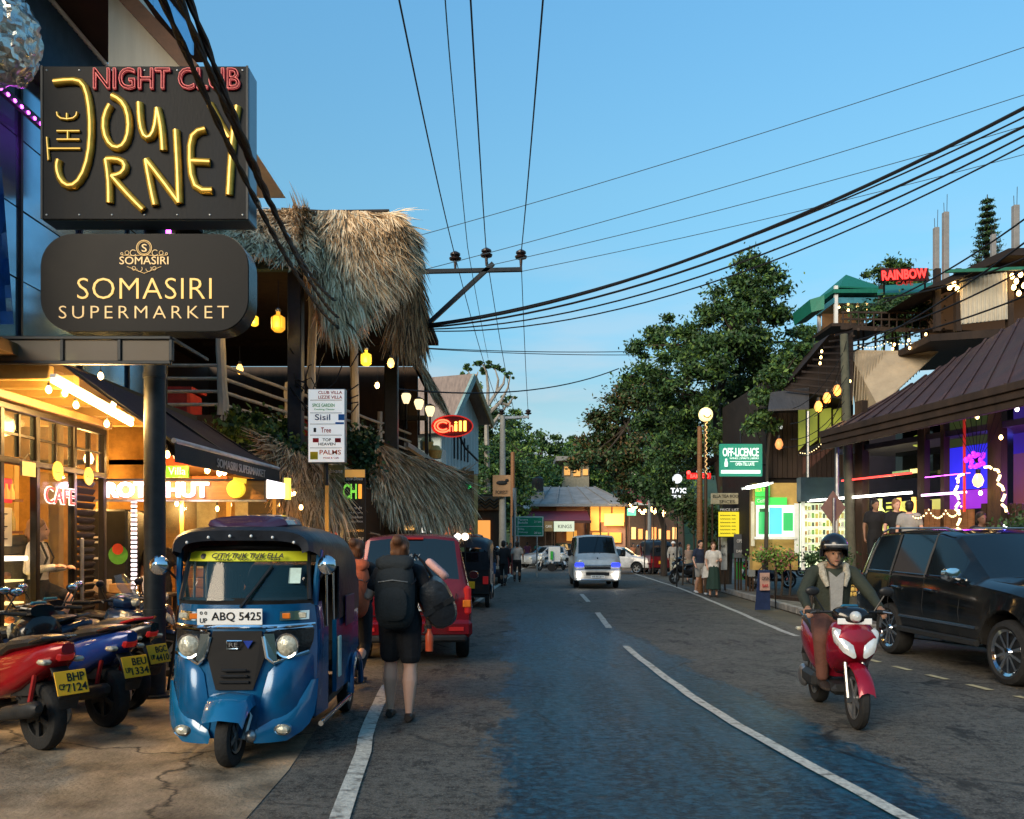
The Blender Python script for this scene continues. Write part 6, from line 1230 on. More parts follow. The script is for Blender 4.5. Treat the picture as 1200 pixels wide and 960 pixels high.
MB().box(c, (37*k, .05, 23.5*k), bev=.01).build('panel', DG, dsn); mb = MB()
for s_ in (-1, 1): mb = MB().box(c+V((s_*17.7*k, -.03, 0)), (.03, .01, 22.5*k)); mb.build('border', WHITE, dsn); MB().box(c+V((0, -.03, s_*11*k)), (36*k, .01, .03)).build('border', WHITE, dsn)
MB().box(c+V((-11.5*k, -.03, 0)), (.025, .01, 22*k)).build('rule', WHITE, dsn); MB().box(c+V((0, -.03, 0)), (35*k, .01, .02)).build('rule', WHITE, dsn)
for s_, px, py, w in (('Passara', 613, 609, 11), ('Badulla', 613, 612.5, 11), ('Ella', 611, 620, 7), ('Wellawaya', 613, 624, 11), ('21 km', 630, 611.5, 8), ('28 km', 630, 624.5, 8), ('1', 602.5, 611, 1.2), ('-', 602.5, 622, 3)): text(s_, P(px, py, D-.05), w*k, (2.4 if s_ != '-' else .6)*k, WHITE, dsn)
for s_ in (-1, 1): MB().cyl((c.x+s_*.45, D+.06, 0), (c.x+s_*.45, D+.06, c.z), .04).build('post', ALU, dsn)
# power pole with crossarm above the thatch
D = 19.5; k = D/960; pp = thing('power_pole', 'tall power pole behind the thatch carrying a crossarm with three insulators', 'pole', (P(486, 0, 19.6).x, 19.8, 0)); x = P(460, 0, 20.6).x
MB().cyl((x, 20.6, 0), (x, 20.6, P(0, 335, 19.9).z), .14, .11, 10).build('shaft', CP, pp)
MB().beam(P(470, 319, D), P(612, 316, D), .10, .09).build('crossarm', STEEL, pp); MB().beam(P(493, 319, D), P(497, 386, D), .07).build('drop_bracket', STEEL, pp); MB().beam(P(497, 384, D), P(578, 309, D), .10).build('brace', STEEL, pp); MB().beam(P(497, 384, D), (x, 19.8, P(0, 386, D).z), .06).build('strut', STEEL, pp)
INS = [P(533.5, 306, D), P(570, 302, D), P(610.5, 304, D)]
for p in INS: insul(p, 1.35, pp)
ins2 = [P(572, 372, D)]
# overhead wires towards the camera and on to the next pole
T_ = V((0, 0, .1)); fw = [(474, -120, 8.0, 533.5), (548, -120, 8.0, 570), (642, -120, 8, 610.5)]
near = [P(466, -30, 8.5), P(551, -30, 8.5), P(637, -30, 8.5)]
for i, p in enumerate(INS):
    pts = [near[i]+(near[i]-p)*.25, near[i], p+T_]
    wire([near[i]+(near[i]-p)*.5, p+T_], .011, 'power_line', 'overhead power line running over the road to the '+['left', 'middle', 'right'][i]+' insulator', CABLE, .25, 20)
    q = P([588, 603, 619][i], 484, 34); wire([p+T_, q], .010, 'power_line', 'thin power line from the '+['left', 'middle', 'right'][i]+' insulator down to the far utility pole', CABLE, .3, 14)
wire([P(519, -40, 8.5), P(529, 90, 10.5), P(548, 290, 17), P(572, 420, 30)], .008, 'power_line', 'slack thin wire hanging between the power lines', mat('blue_wire', (.05, .15, .2), .5), .06, 8)
for i, (a, b, r, s_) in enumerate((((500, 382, 19.5), (1260, 95, 12), .030, .62), ((500, 384, 19.5), (1260, 118, 12), .022, .64), ((500, 386, 19.5), (1260, 128, 12), .016, .76), ((500, 388, 19.5), (1260, 138, 12), .014, .86), ((500, 380, 19.5), (1260, 108, 12), .014, .55))):
    wire([P(*a), P(*b)], r, 'overhead_cable', ['thickest cable of the black bundle crossing to the upper right', 'second cable of the black bundle crossing to the upper right', 'thin sagging cable under the black bundle', 'lowest sagging cable of the black bundle', 'thin cable on top of the black bundle'][i], CABLE, s_, 22, 'cables crossing the road to the right')
for i, (a, b) in enumerate((((470, 282, 19), (1260, 35, 16)), ((490, 318, 19), (1260, 92, 16)), ((570, 312, 19), (1260, 130, 16)), ((612, 318, 19.5), (1260, 165, 18)))):
    wire([P(*a), P(*b)], .008, 'thin_wire', ['highest', 'second highest', 'third highest', 'lowest'][i]+' of the faint wires slanting across the sky', mat('faint_wire', (.06, .10, .13), .6), .12, 16, 'faint wires across the sky')
wire([P(455, 455, 20), P(725, 432, 33)], .022, 'overhead_cable', 'single black cable running from the thatch to the olive tree', CABLE, .45, 16)
wire([P(480, 407, 36), P(745, 412, 40)], .02, 'overhead_cable', 'pair member upper wire low in the sky above the hillside', CABLE, .1, 10); wire([P(480, 407.5, 36), P(745, 416, 40)], .018, 'overhead_cable', 'lower wire low in the sky above the hillside', CABLE, .1, 10)
for i, (a, b) in enumerate((((1035, 355, 20), (1230, 235, 15)), ((1035, 350, 20), (1230, 290, 15)), ((1000, 400, 20), (1230, 300, 15)), ((1000, 405, 20), (1230, 335, 15)), ((1000, 412, 20), (1230, 262, 14)))):
    wire([P(*a), P(*b)], .018, 'roof_cable', ['uppermost', 'second', 'third', 'lowest', 'steepest'][i]+' black cable crossing in front of the rooftop pavilion', CABLE, .15, 12, 'cables in front of the pavilion')
# twisted service cables in the upper left
for i, (a, b) in enumerate((((186, -10, 5.6), (398, 385, 15.2)), ((207, -10, 5.6), (392, 352, 14.9)), ((218, -10, 5.7), (396, 372, 15.0)))):
    a, b = P(*a), P(*b); q = []; q2 = []
    for j in range(61):
        t = j/60; p = a.lerp(b, t)-V((0, 0, .35*4*t*(1-t))); an = j*1.1; q.append(p+V((math.cos(an)*.014, 0, math.sin(an)*.014))); q2.append(p-V((math.cos(an)*.014, 0, math.sin(an)*.014)))
    t_ = thing('twisted_cable', ['lowest', 'uppermost', 'middle'][i]+' of three thick twisted black cables passing in front of the club sign', 'cable', tuple(a), 0, 'twisted cables at the upper left'); MB().tube(q, .019, 6).build('strand', CABLE, t_); MB().tube(q2, .019, 6).build('strand', CABLE, t_)
    w_ = MB().cyl(q[18+i*9], q[19+i*9], .03).build('clip', ALU, t_)
# ---- hillside and trees beyond ----
hm = mat('hill_green', (.035, .06, .025), .9, 0, .4, .12, .6, .8)
rg = []
for i in range(28):
    x = -90+i*9; rg.append([V((x, 88, -1)), V((x, 100, 6+1.5*math.sin(i*.9))), V((x, 125, 9+2*math.sin(i*.6+1)+(3 if x < -2 else 0))), V((x, 170, 14+3*math.sin(i*.5)))])
MB().loft(rg, close=False, cap=False).build('hillside', hm, None, 60, 'structure')
specs = [(548, 470, 26, 60), (570, 500, 30, 58), (560, 540, 34, 56), (600, 500, 26, 75), (612, 530, 30, 70), (635, 520, 24, 85), (590, 560, 30, 58), (632, 560, 28, 75), (655, 535, 18, 100), (676, 520, 12, 110), (668, 545, 20, 95), (700, 540, 22, 95), (610, 580, 24, 66), (645, 575, 22, 85), (725, 520, 26, 90), (690, 560, 22, 80), (770, 500, 40, 80), (850, 480, 50, 75), (940, 470, 50, 70)]
FT = ['dark rounded', 'yellow green', 'tall mid green', 'dense bushy', 'loose airy', 'low spreading', 'narrow dark']
PL = ['left of the concrete pole', 'behind the gabled house', 'beside the gabled house wall', 'right of the concrete pole', 'above the green direction sign', 'on the skyline at the bend', 'behind the concrete pole', 'left of the water tank', 'under the low sky gap', 'at the lowest dip of the skyline', 'above the hipped roof', 'left of the olive tree', 'behind the direction sign posts', 'behind the water tank', 'behind the olive tree', 'between hipped roof and olive tree', 'behind the big dark tree', 'far behind the globe lamp', 'behind the rooftop bar']
for i, (px, py, r, D) in enumerate(specs):
    rr_ = r*1.15/960*D; c = P(px, py, D); ms = [LF, LG+[LF[0]], [LF[0], LF[1]], LF][i % 4]
    cl = [(tuple(c+V((random.uniform(-.5, .5)*rr_, random.uniform(-.4, .4)*rr_, random.uniform(-1.6, .35)*rr_))), rr_*random.uniform(.45, .75)) for _ in range(13)]
    tree('hillside_tree', FT[i % 7]+' tree crown '+PL[i], (c.x, D, 0), [(c.x, D, 0), (c.x, D, c.z*.5), tuple(c)], cl, 11000, .0045*D, ms, 'trees on the far hillside', 6, .25, 40+i, False)
# tall thin tree with bare limbs
D = 55; t = thing('bare_limbed_tree', 'tall tree with pale bare limbs and leaf tufts above the gabled house', 'tree', (P(572, 0, D).x, D, 0)); mb = MB(); rng = np.random.RandomState(77); pts = []
def limb(pp, r0): q = [P(x, y, D+random.uniform(-.3, .3)) for x, y in pp]; mb.tube(q, [r0*(1-.75*i/(len(q)-1)) for i in range(len(q))], 6)
limb([(570, 640), (571, 560), (570, 500), (572, 470)], .3)
for pp in ([(571, 490), (560, 465), (552, 445), (548, 432)], [(571, 480), (572, 455), (570, 435), (565, 427)], [(572, 475), (582, 460), (584, 445), (580, 432)], [(572, 485), (586, 472), (595, 455), (598, 440)], [(575, 500), (590, 480), (600, 468)], [(560, 465), (556, 450), (560, 436)], [(582, 460), (590, 450), (592, 438)], [(586, 472), (596, 475), (602, 465)]): limb(pp, .14)
for px, py, r, n in ((548, 431, 7, 260), (560, 428, 8, 420), (572, 427, 8, 420), (581, 431, 8, 350), (590, 436, 6, 200), (598, 440, 5, 140), (552, 440, 6, 200), (568, 434, 7, 250), (600, 466, 5, 120), (556, 449, 5, 120), (545, 436, 5, 120)):
    for _ in range(3): pts.append(blobpts(tuple(P(px+random.uniform(-4, 4), py+random.uniform(-3, 3), D)), (r*.55*D/960, r*.5*D/960, r*.25*D/960), n//3, rng, .1))
mb.build('trunk', mat('pale_bark', (.30, .27, .23), .9), t); leafcloud('crown', np.concatenate(pts), .22, LG, t, .6, rng=rng)
# =============== vehicles ===============
def hull(mb, st, n=14, e=2.6, x=0):
    """Loft of rounded rings at (y, z, half width, half height[, x])."""
    rg = []
    for s_ in st:
        y, z, w, h = s_[:4]; cx = s_[4] if len(s_) > 4 else x; r = []
        for k in range(n):
            a = 2*math.pi*k/n; c, s2 = math.cos(a), math.sin(a)
            r.append((cx+w*math.copysign(abs(c)**(2/e), c), y, z+h*math.copysign(abs(s2)**(2/e), s2)))
        rg.append(r)
    mb.loft(rg); return mb
def wheel(par, x, y, r, w=.1, spokes=5, rim=.62, rm=None, steer=0, name='wheel'):
    M = Matrix.Translation((x, y, r)) @ Matrix.Rotation(steer, 4, 'Z') @ Matrix.Rotation(R(90), 4, 'Y')
    t = MB(); h = w/2; p = [(r*rim, -h*.8), (r*.80, -h), (r*.95, -h*.85), (r, -h*.45), (r, h*.45), (r*.95, h*.85), (r*.80, h), (r*.62, h*.8), (r*rim, -h*.8)]
    t.lathe(p, 26); t.v = [tuple(M @ V(v)) for v in t.v]; o = t.build(name, RUBBER, par)
    m = MB(); m.lathe([(r*rim*1.02, -h*.85), (r*rim*.9, -h*.7), (r*rim*.88, h*.7), (r*rim*1.02, h*.85)], 26)
    for k in range(spokes):
        a = 2*math.pi*k/spokes
        for sg in (-1, 1):
            z = sg*h*.62; d = V((math.cos(a), math.sin(a), 0)); q = V((-d.y, d.x, 0)); b = .10 if spokes < 8 else .05
            m.prism([d*r*.1+q*r*b*.7, d*r*rim*.92+q*r*b, d*r*rim*.92-q*r*b, d*r*.1-q*r*b*.7], (0, 0, 0)) if 0 else m.box(d*r*rim*.5+V((0, 0, z)), (r*rim*.95, r*b*1.7, .015), rz=a)
    m.lathe([(.001, -h*.9), (r*.14, -h*.85), (r*.16, 0), (r*.14, h*.85), (.001, h*.9)], 12); m.v = [tuple(M @ V(v)) for v in m.v]
    m.build('rim', rm or ALU, o); d = MB().lathe([(.001, 0), (r*rim*.93, 0), (r*rim*.93, .01), (.001, .01)], 20); d.v = [tuple(M @ V(v)) for v in d.v]; d.build('brake_disc', PLASTIC, o); return o
class Car:
    def __init__(s, t, st, axles, wr, paint, arch=.08, track=.78):
        s.t, s.st, s.ax, s.wr, s.ar = t, st, axles, wr, arch; s.paint = paint; s.track = track
    def key(s, y):
        st = s.st
        if y <= st[0][0]: return st[0]
        for a, b in zip(st[:-1], st[1:]):
            if y <= b[0]: f = (y-a[0])/(b[0]-a[0]); return tuple(p+(q-p)*f for p, q in zip(a, b))
        return st[-1]
    def half(s, y, mouth=True):
        _, zb, zt, zr, wl, wb, wr = s.key(y); base = zb
        if mouth:
            for a in s.ax:
                d = abs(y-a); r = s.wr+s.ar
                if d < r: zb = max(zb, s.wr+math.sqrt(r*r-d*d))
        zs = zb+.04 if zb == base else zb+.02; mid = max(base+(zt-base)*.55, zs+.03); g = min(.07, (zr-zt)*.3)
        return [(0, zb), (wl*.82, zb), (wl-.03, zs), (wl, max(zs+.015, base+.16)), (wl+.012, mid), (wb+.012, zt-.05), (wb, zt), (wr+(wb-wr)*.12, zr-g), (wr*.93, zr-g*.25), (wr*.5, zr+.012), (0, zr+.02)]
    def side(s, y, z):
        h = s.half(y, False)
        for (x0, z0), (x1, z1) in zip(h[2:8], h[3:9]):
            if z0 <= z <= z1: return x0+(x1-x0)*(z-z0)/max(1e-5, z1-z0)
        return h[5][0]
    def body(s, wins, ws, rw, glass_=None, skip=None):
        ys = set(q[0] for q in s.st); r = s.wr+s.ar
        for a in s.ax: ys |= {a+r*math.cos(R(k)) for k in range(0, 181, 15)} | {a-r-.01, a+r+.01}
        for w in wins: ys |= set(w)
        ys |= set(ws) | set(rw); ys |= set(np.arange(s.st[0][0], s.st[-1][0], .16)); ys = sorted(y for y in ys if s.st[0][0] <= y <= s.st[-1][0])
        ys = [y for i, y in enumerate(ys) if i == 0 or y-ys[i-1] > .004]
        G_ = {}; b = MB(); H = [s.half(y) for y in ys]; n = len(H[0])
        for i in range(len(ys)-1):
            ym = (ys[i]+ys[i+1])/2
            for k in range(n-1):
                for sg in (1, -1):
                    q = [(sg*H[i][k][0], ys[i], H[i][k][1]), (sg*H[i+1][k][0], ys[i+1], H[i+1][k][1]), (sg*H[i+1][k+1][0], ys[i+1], H[i+1][k+1][1]), (sg*H[i][k+1][0], ys[i], H[i][k+1][1])]
                    if sg < 0: q = q[::-1]
                    key = None
                    if k == 6:
                        for j, w in enumerate(wins):
                            if w[0] < ym < w[1]: key = ('window', sg, j)
                    if k in (8, 9, 7) and ws[0] < ym < ws[1] and (k > 7): key = ('windscreen', 0, 0)
                    if k > 7 and rw[0] < ym < rw[1]: key = ('rear_window', 0, 0)
                    (b if key is None else G_.setdefault(key, MB())).face(q)
        for i in (0, -1):
            h = H[i]; pts = [(x, ys[i], z) for x, z in h]+[(-x, ys[i], z) for x, z in h[::-1]]; b.face(pts if i else pts[::-1])
        o = s._weld(b, 'body', s.paint)
        for k, g in G_.items(): s._weld(g, k[0], glass_ or GLASSD)
        ax0, ax1 = s.ax; u = MB(); u.box((0, (ax0+ax1)/2, s.wr+.12), (s.track*1.5, abs(ax1-ax0)+1.0, .12)); u.build('underbody', PLASTIC, s.t)
        return o
    def _weld(s, mb, name, m):
        import bmesh
        me = mesh(name, mb.v, mb.f, m, None, 0); bm = bmesh.new(); bm.from_mesh(me); bmesh.ops.remove_doubles(bm, verts=bm.verts, dist=.0008); bmesh.ops.recalc_face_normals(bm, faces=bm.faces); bm.to_mesh(me); bm.free()
        me.polygons.foreach_set('use_smooth', [True]*len(me.polygons)); me.set_sharp_from_angle(angle=R(32)); return obj(name, me, s.t)
    def seam(s, pts, w=.008, m=None, name='door_seam', off=.003, h=None):
        for sg in (1, -1):
            q = [V((sg*(s.side(y, z)+off), y, z)) for y, z in pts]; MB().tube(q, w, 5).build(name, m or BLACK, s.t)
    def wheels(s, spokes=6, w=.24, rim=.66, rm=None):
        for a in s.ax:
            for sg in (-1, 1): wheel(s.t, sg*s.track, a, s.wr, w, spokes, rim, rm)
def plate(par, c, w, h, txt, m, r=(1, 0, 0), u=(0, 0, 1), small=None, n=None):
    r, u = V(r).normalized(), V(u).normalized(); nn = r.cross(u); Mx = Matrix((r, u, nn)).transposed().to_4x4()
    o = MB().box(c, (w, h, .008), rot=Mx, bev=.003).build('number_plate', m, par)
    for s_, dx, dy, tw, th in txt: text(s_, V(c)+r*dx*w+u*dy*h+nn*.006, tw*w, th*h, BLACK, o, r=r, u=u, off=.012, ext=.002)
    return o
YPL = mat('plate_yellow', (.92, .46, .02), .45, 0, .08, 6, .03); WPL = mat('plate_white', (.78, .78, .76), .4, 0, .05, 6, .03)
def lens(par, name, c, r, m, rx=0, rz=0, chrome=True, sq=1):
    Mx = Matrix.Rotation(rz, 4, 'Z') @ Matrix.Rotation(R(90)+rx, 4, 'X')
    o = MB().lathe([(.001, 0), (r, 0), (r, .03), (r*.7, .055), (.001, .065)], 20, c, rot=Mx @ Matrix.Diagonal((1, sq, 1, 1))).build(name, m, par)
    if chrome: MB().lathe([(r*1.0, 0), (r*1.16, 0), (r*1.16, .04), (r*1.0, .035)], 20, c, rot=Mx @ Matrix.Diagonal((1, sq, 1, 1))).build('bezel', CHROME, o)
    return o
LENSC = mat('lamp_lens', (.50, .48, .38), .10, .15, .5, 40, .3); LENSO = mat('amber_lens', (.6, .16, .02), .2); LENSR = emi('tail_red', (.8, .02, .02), .12, (.32, .01, .01))
CP_ = lambda n, c, r=.22, me=.2: mat(n, c, r, me, .18, 5, .03, 12, coat=.35, dirt=.35)
# ---- black four wheel drive on the right ----
sv = thing('parked_suv', 'large black four wheel drive parked on the right with chrome mirror and bright alloy wheels', 'car')
c = Car(sv, [(-2.39, .55, .84, .93, .62, .60, .5), (-2.33, .42, .88, 1.00, .80, .76, .62), (-2.12, .36, .98, 1.10, .90, .85, .74), (-1.5, .38, 1.08, 1.18, .945, .89, .78), (-.92, .40, 1.14, 1.23, .945, .91, .80), (-.12, .40, 1.17, 1.77, .945, .92, .68), (.25, .40, 1.18, 1.84, .945, .92, .70), (1.2, .40, 1.20, 1.87, .945, .92, .70), (2.0, .42, 1.22, 1.83, .94, .90, .68), (2.2, .44, 1.20, 1.74, .93, .88, .66), (2.36, .50, 1.15, 1.22, .90, .85, .70), (2.4, .55, 1.0, 1.1, .84, .78, .6)], (-1.46, 1.33), .385, CP_('suv_black', (.006, .008, .010), .1, .1), .07, .80)
c.body([(-.52, .25), (.32, 1.18), (1.28, 1.98)], (-.90, -.13), (2.21, 2.35)); c.wheels(10, .26, .70, CHROME)
for y in (-.58, .28, 1.23): c.seam([(y, .46), (y+.01, .8), (y, 1.17)], .006)
[c.seam([(y, 1.19), (y, 1.5), (y+dy, 1.79)], .022, BLACK, 'window_pillar', .004) for y, dy in ((.285, 0), (1.23, 0), (2.02, -.1))]; c.seam([(-.62, 1.205), (.5, 1.225), (2.02, 1.25)], .014, CHROME, 'chrome_trim', .012); c.seam([(-.95, .62), (.9, .62)], .022, CHROME, 'rubbing_strip', .006)
c.seam([(-.95, .43), (.92, .43)], .045, PLASTIC, 'side_step', .02)
for y in (.12, 1.02): c.seam([(y-.12, 1.02), (y+.08, 1.03)], .02, CHROME, 'door_handle', .03)
for sg in (-1, 1):
    m = hull(MB(), [(-.66, 1.24, .05, .04, sg*1.06), (-.64, 1.26, .11, .09, sg*1.06), (-.52, 1.26, .10, .085, sg*1.05), (-.50, 1.26, .05, .05, sg*1.05)]).build('wing_mirror', CHROME, sv); MB().beam((sg*.9, -.55, 1.19), (sg*1.0, -.55, 1.2), .05).build('mirror_arm', BLACK, m)
    MB().tube([(sg*.66, .0, 1.83), (sg*.67, .2, 1.872), (sg*.67, 1.7, 1.895), (sg*.66, 1.95, 1.84)], .016, 6).build('roof_rail', ALU, sv)
    hull(MB(), [(-2.40, .86, .10, .06, sg*.66), (-2.28, .92, .15, .10, sg*.72), (-2.0, 1.0, .03, .09, sg*.87), (-1.8, 1.05, .01, .03, sg*.89)]).build('headlight', LENSC, sv)
    hull(MB(), [(2.24, 1.0, .03, .1, sg*.9), (2.34, 1.02, .07, .17, sg*.86), (2.41, 1.0, .04, .12, sg*.82)]).build('tail_light', LENSR, sv)
for i in range(5): MB().box((0, -2.41, .66+i*.065), (1.0, .03, .03), bev=.01).build('grille_bar', CHROME, sv)
plate(sv, (0, -2.42, .52), .5, .11, (('CAB 4471', 0, 0, .8, .6),), WPL)
place(sv, (6.62, 11.05, 0), R(2))
# ---- red people carrier ----
RD = CP_('car_red', (.16, .004, .010), .25, .2); rc_ = thing('red_car', 'dark red tall people carrier stopped at the left kerb seen from behind', 'car')
c = Car(rc_, [(-2.2, .5, .75, .85, .6, .55, .45), (-2.1, .35, .82, .95, .78, .72, .6), (-1.4, .33, .98, 1.08, .83, .79, .68), (-.95, .33, 1.05, 1.13, .83, .8, .68), (-.25, .34, 1.06, 1.68, .83, .8, .62), (.2, .34, 1.07, 1.77, .83, .8, .63), (1.5, .36, 1.07, 1.78, .83, .8, .63), (1.95, .38, 1.07, 1.75, .82, .79, .62), (2.12, .42, 1.05, 1.10, .80, .77, .70), (2.17, .45, .95, 1.0, .77, .74, .6)], (-1.35, 1.35), .31, RD, .05, .71)
c.body([(-.6, .1), (.2, 1.0), (1.08, 1.9)], (-.93, -.27), (1.96, 2.10), GLASSD); c.wheels(6, .19)
hull(MB(), [(-.76, 0, .1, .02), (-.74, 0, .1, .05), (.74, 0, .1, .05), (.76, 0, .1, .02)])
bp_ = MB(); bp_.box((0, 2.16, .50), (1.64, .16, .24), bev=.05); bp_.build('rear_bumper', RD, rc_); MB().box((0, 2.19, .37), (1.5, .14, .1), bev=.03).build('bumper_skirt', PLASTIC, rc_)
MB().tube([(-.6, 2.20, .98), (-.55, 2.21, .68), (.55, 2.21, .68), (.6, 2.20, .98)], .008, 5).build('tailgate_seam', BLACK, rc_); MB().box((0, 2.185, .93), (.72, .02, .05), bev=.01).build('chrome_strip', CHROME, rc_)
MB().box((0, 2.20, .80), (.5, .02, .12)).build('plate_recess', BLACK, rc_); plate(rc_, (0, 2.215, .80), .46, .11, (('KD 7708', 0, 0, .8, .6),), WPL, r=(-1, 0, 0))
for sg in (-1, 1):
    MB().box((sg*.755, 2.135, .88), (.10, .12, .40), bev=.035).build('tail_light', LENSR, rc_); MB().box((sg*.745, 2.20, .84), (.11, .02, .10), bev=.01).build('indicator', LENSO, rc_); MB().box((sg*.6, 2.245, .50), (.2, .02, .05)).build('reflector', LENSR, rc_)
    m = hull(MB(), [(-.55, 1.12, .04, .05, sg*.95), (-.5, 1.13, .08, .07, sg*.95), (-.42, 1.13, .07, .06, sg*.95)]).build('wing_mirror', RD, rc_)
    MB().tube([(sg*.6, -.1, 1.80), (sg*.6, 1.8, 1.81)], .015, 5).build('roof_rail', BLACK, rc_)
MB().tube([(.3, 2.12, 1.14), (-.02, 2.09, 1.2)], .01, 4).build('rear_wiper', BLACK, rc_); MB().lathe([(.001, 0), (.06, 0), (.001, .004)], 16, (.52, 2.105, 1.18), rot=Matrix.Rotation(R(-78), 4, 'X')).build('round_sticker', WHITE, rc_)
text('CHUNKY', (.1, 2.03, 1.47), .42, .09, mat('grey_decal', (.4, .42, .42), .5), rc_, r=(-1, 0, 0), u=(0, -.22, 1))
MB().box((0, 1.98, 1.73), (.3, .05, .025)).build('brake_lamp', LENSR, rc_)
place(rc_, (-1.55, 13.3, 0), R(185))
# ---- silver van ----
SLV = CP_('van_silver', (.58, .55, .51), .3, .3); vn = thing('silver_van', 'silver minivan driving toward the camera with blue glowing lamp corners', 'van')
c = Car(vn, [(-2.35, .32, .95, 1.05, .78, .74, .6), (-2.28, .28, 1.02, 1.14, .85, .80, .70), (-2.05, .27, 1.15, 1.27, .87, .83, .74), (-1.25, .27, 1.2, 1.92, .87, .84, .68), (-.9, .27, 1.2, 1.97, .87, .84, .70), (2.0, .3, 1.2, 1.97, .87, .84, .70), (2.3, .35, 1.15, 1.85, .84, .8, .66), (2.36, .4, 1.0, 1.1, .8, .76, .6)], (-1.45, 1.35), .33, SLV, .05, .74)
c.body([(-1.6, -.8), (-.7, .5), (.6, 1.8)], (-2.02, -1.27), (2.31, 2.35)); c.wheels(6, .2)
MB().box((0, -2.37, .84), (1.0, .03, .07), bev=.01).build('grille_bar', CHROME, vn); MB().box((0, -2.365, .76), (.95, .02, .07)).build('grille', BLACK, vn); MB().box((0, -2.37, .55), (.85, .02, .12), bev=.01).build('lower_grille', BLACK, vn)
MB().box((0, -2.36, .66), (1.66, .08, .1), bev=.02).build('bumper', SLV, vn); MB().box((0, -2.39, .33), (1.6, .06, .05), bev=.02).build('bumper_lip', CHROME, vn); plate(vn, (0, -2.395, .45), .5, .1, (('WP PH 2814', 0, 0, .85, .6),), WPL)
for sg in (-1, 1):
    MB().box((sg*.66, -2.34, .88), (.34, .10, .16), bev=.04).build('headlight', emi('blue_lamp', (.03, .05, 1), 1.6), vn); lens(vn, 'fog_lamp', (sg*.68, -2.37, .56), .085, emi('fog_glow', (1, .97, .9), 3.5), 0, 0, False)
    m = MB().box((sg*1.0, -1.85, 1.32), (.14, .1, .24), bev=.03).build('wing_mirror', BLACK, vn); MB().beam((sg*.84, -1.8, 1.2), (sg*.95, -1.85, 1.3), .03).build('mirror_arm', BLACK, m); MB().tube([(sg*.1, -2.06, 1.29), (sg*.12, -1.75, 1.5)], .012, 4).build('wiper', BLACK, vn)
MB().box((0, -2.32, 1.10), (.05, .02, .1)).build('badge', BLACK, vn)
lamp('van_lamp', (.68, -2.6, .5), 6, (1, .95, .85), .08, vn); lamp('van_lamp', (-.68, -2.6, .5), 6, (1, .95, .85), .08, vn)
place(vn, (3.18, 32.2, 0), R(-1.5))
def smallcar(label, pm, loc, rz, name='parked_car', h=1.5):
    t = thing(name, label, 'car'); s_ = h/1.5
    c = Car(t, [(-2.0, .4, .7, .8, .55, .5, .4), (-1.9, .3, .75, .85, .75, .7, .6), (-.95, .3, .92, 1.0, .82, .78, .65), (-.3, .3, .95, 1.42*s_, .82, .78, .58), (.3, .3, .96, 1.5*s_, .82, .78, .6), (1.2, .3, .96, 1.45*s_, .82, .78, .6), (1.8, .34, .95, 1.05, .8, .75, .6), (1.95, .4, .8, .9, .7, .65, .5)], (-1.25, 1.25), .3, pm, .05, .7)
    c.body([(-.6, .1), (.18, 1.0)], (-.93, -.32), (1.22, 1.78)); c.wheels(5, .18)
    for sg in (-1, 1): MB().box((sg*.62, -1.95, .68), (.25, .1, .12), bev=.03).build('headlight', LENSC, t); MB().box((sg*.62, 1.92, .78), (.25, .1, .14), bev=.03).build('tail_light', LENSR, t)
    return place(t, loc, rz)
smallcar('white car parked behind the silver van at the bend', CP_('car_white', (.7, .7, .7), .3, 0), (6.0, 46, 0), R(65)); smallcar('dark car half hidden ahead of the black three wheeler on the left', CP_('car_dark', (.02, .02, .03), .3, 0), (-1.2, 35, 0), R(0)); smallcar('grey car standing at the far left of the silver van', CP_('car_grey', (.3, .32, .33), .3, .2), (2.3, 56, 0), R(-50)); smallcar('dark green car beyond the white stalls left of the van', CP_('car_green', (.03, .06, .05), .3, .1), (3.4, 60, 0), R(-60), 'parked_car', 1.7)
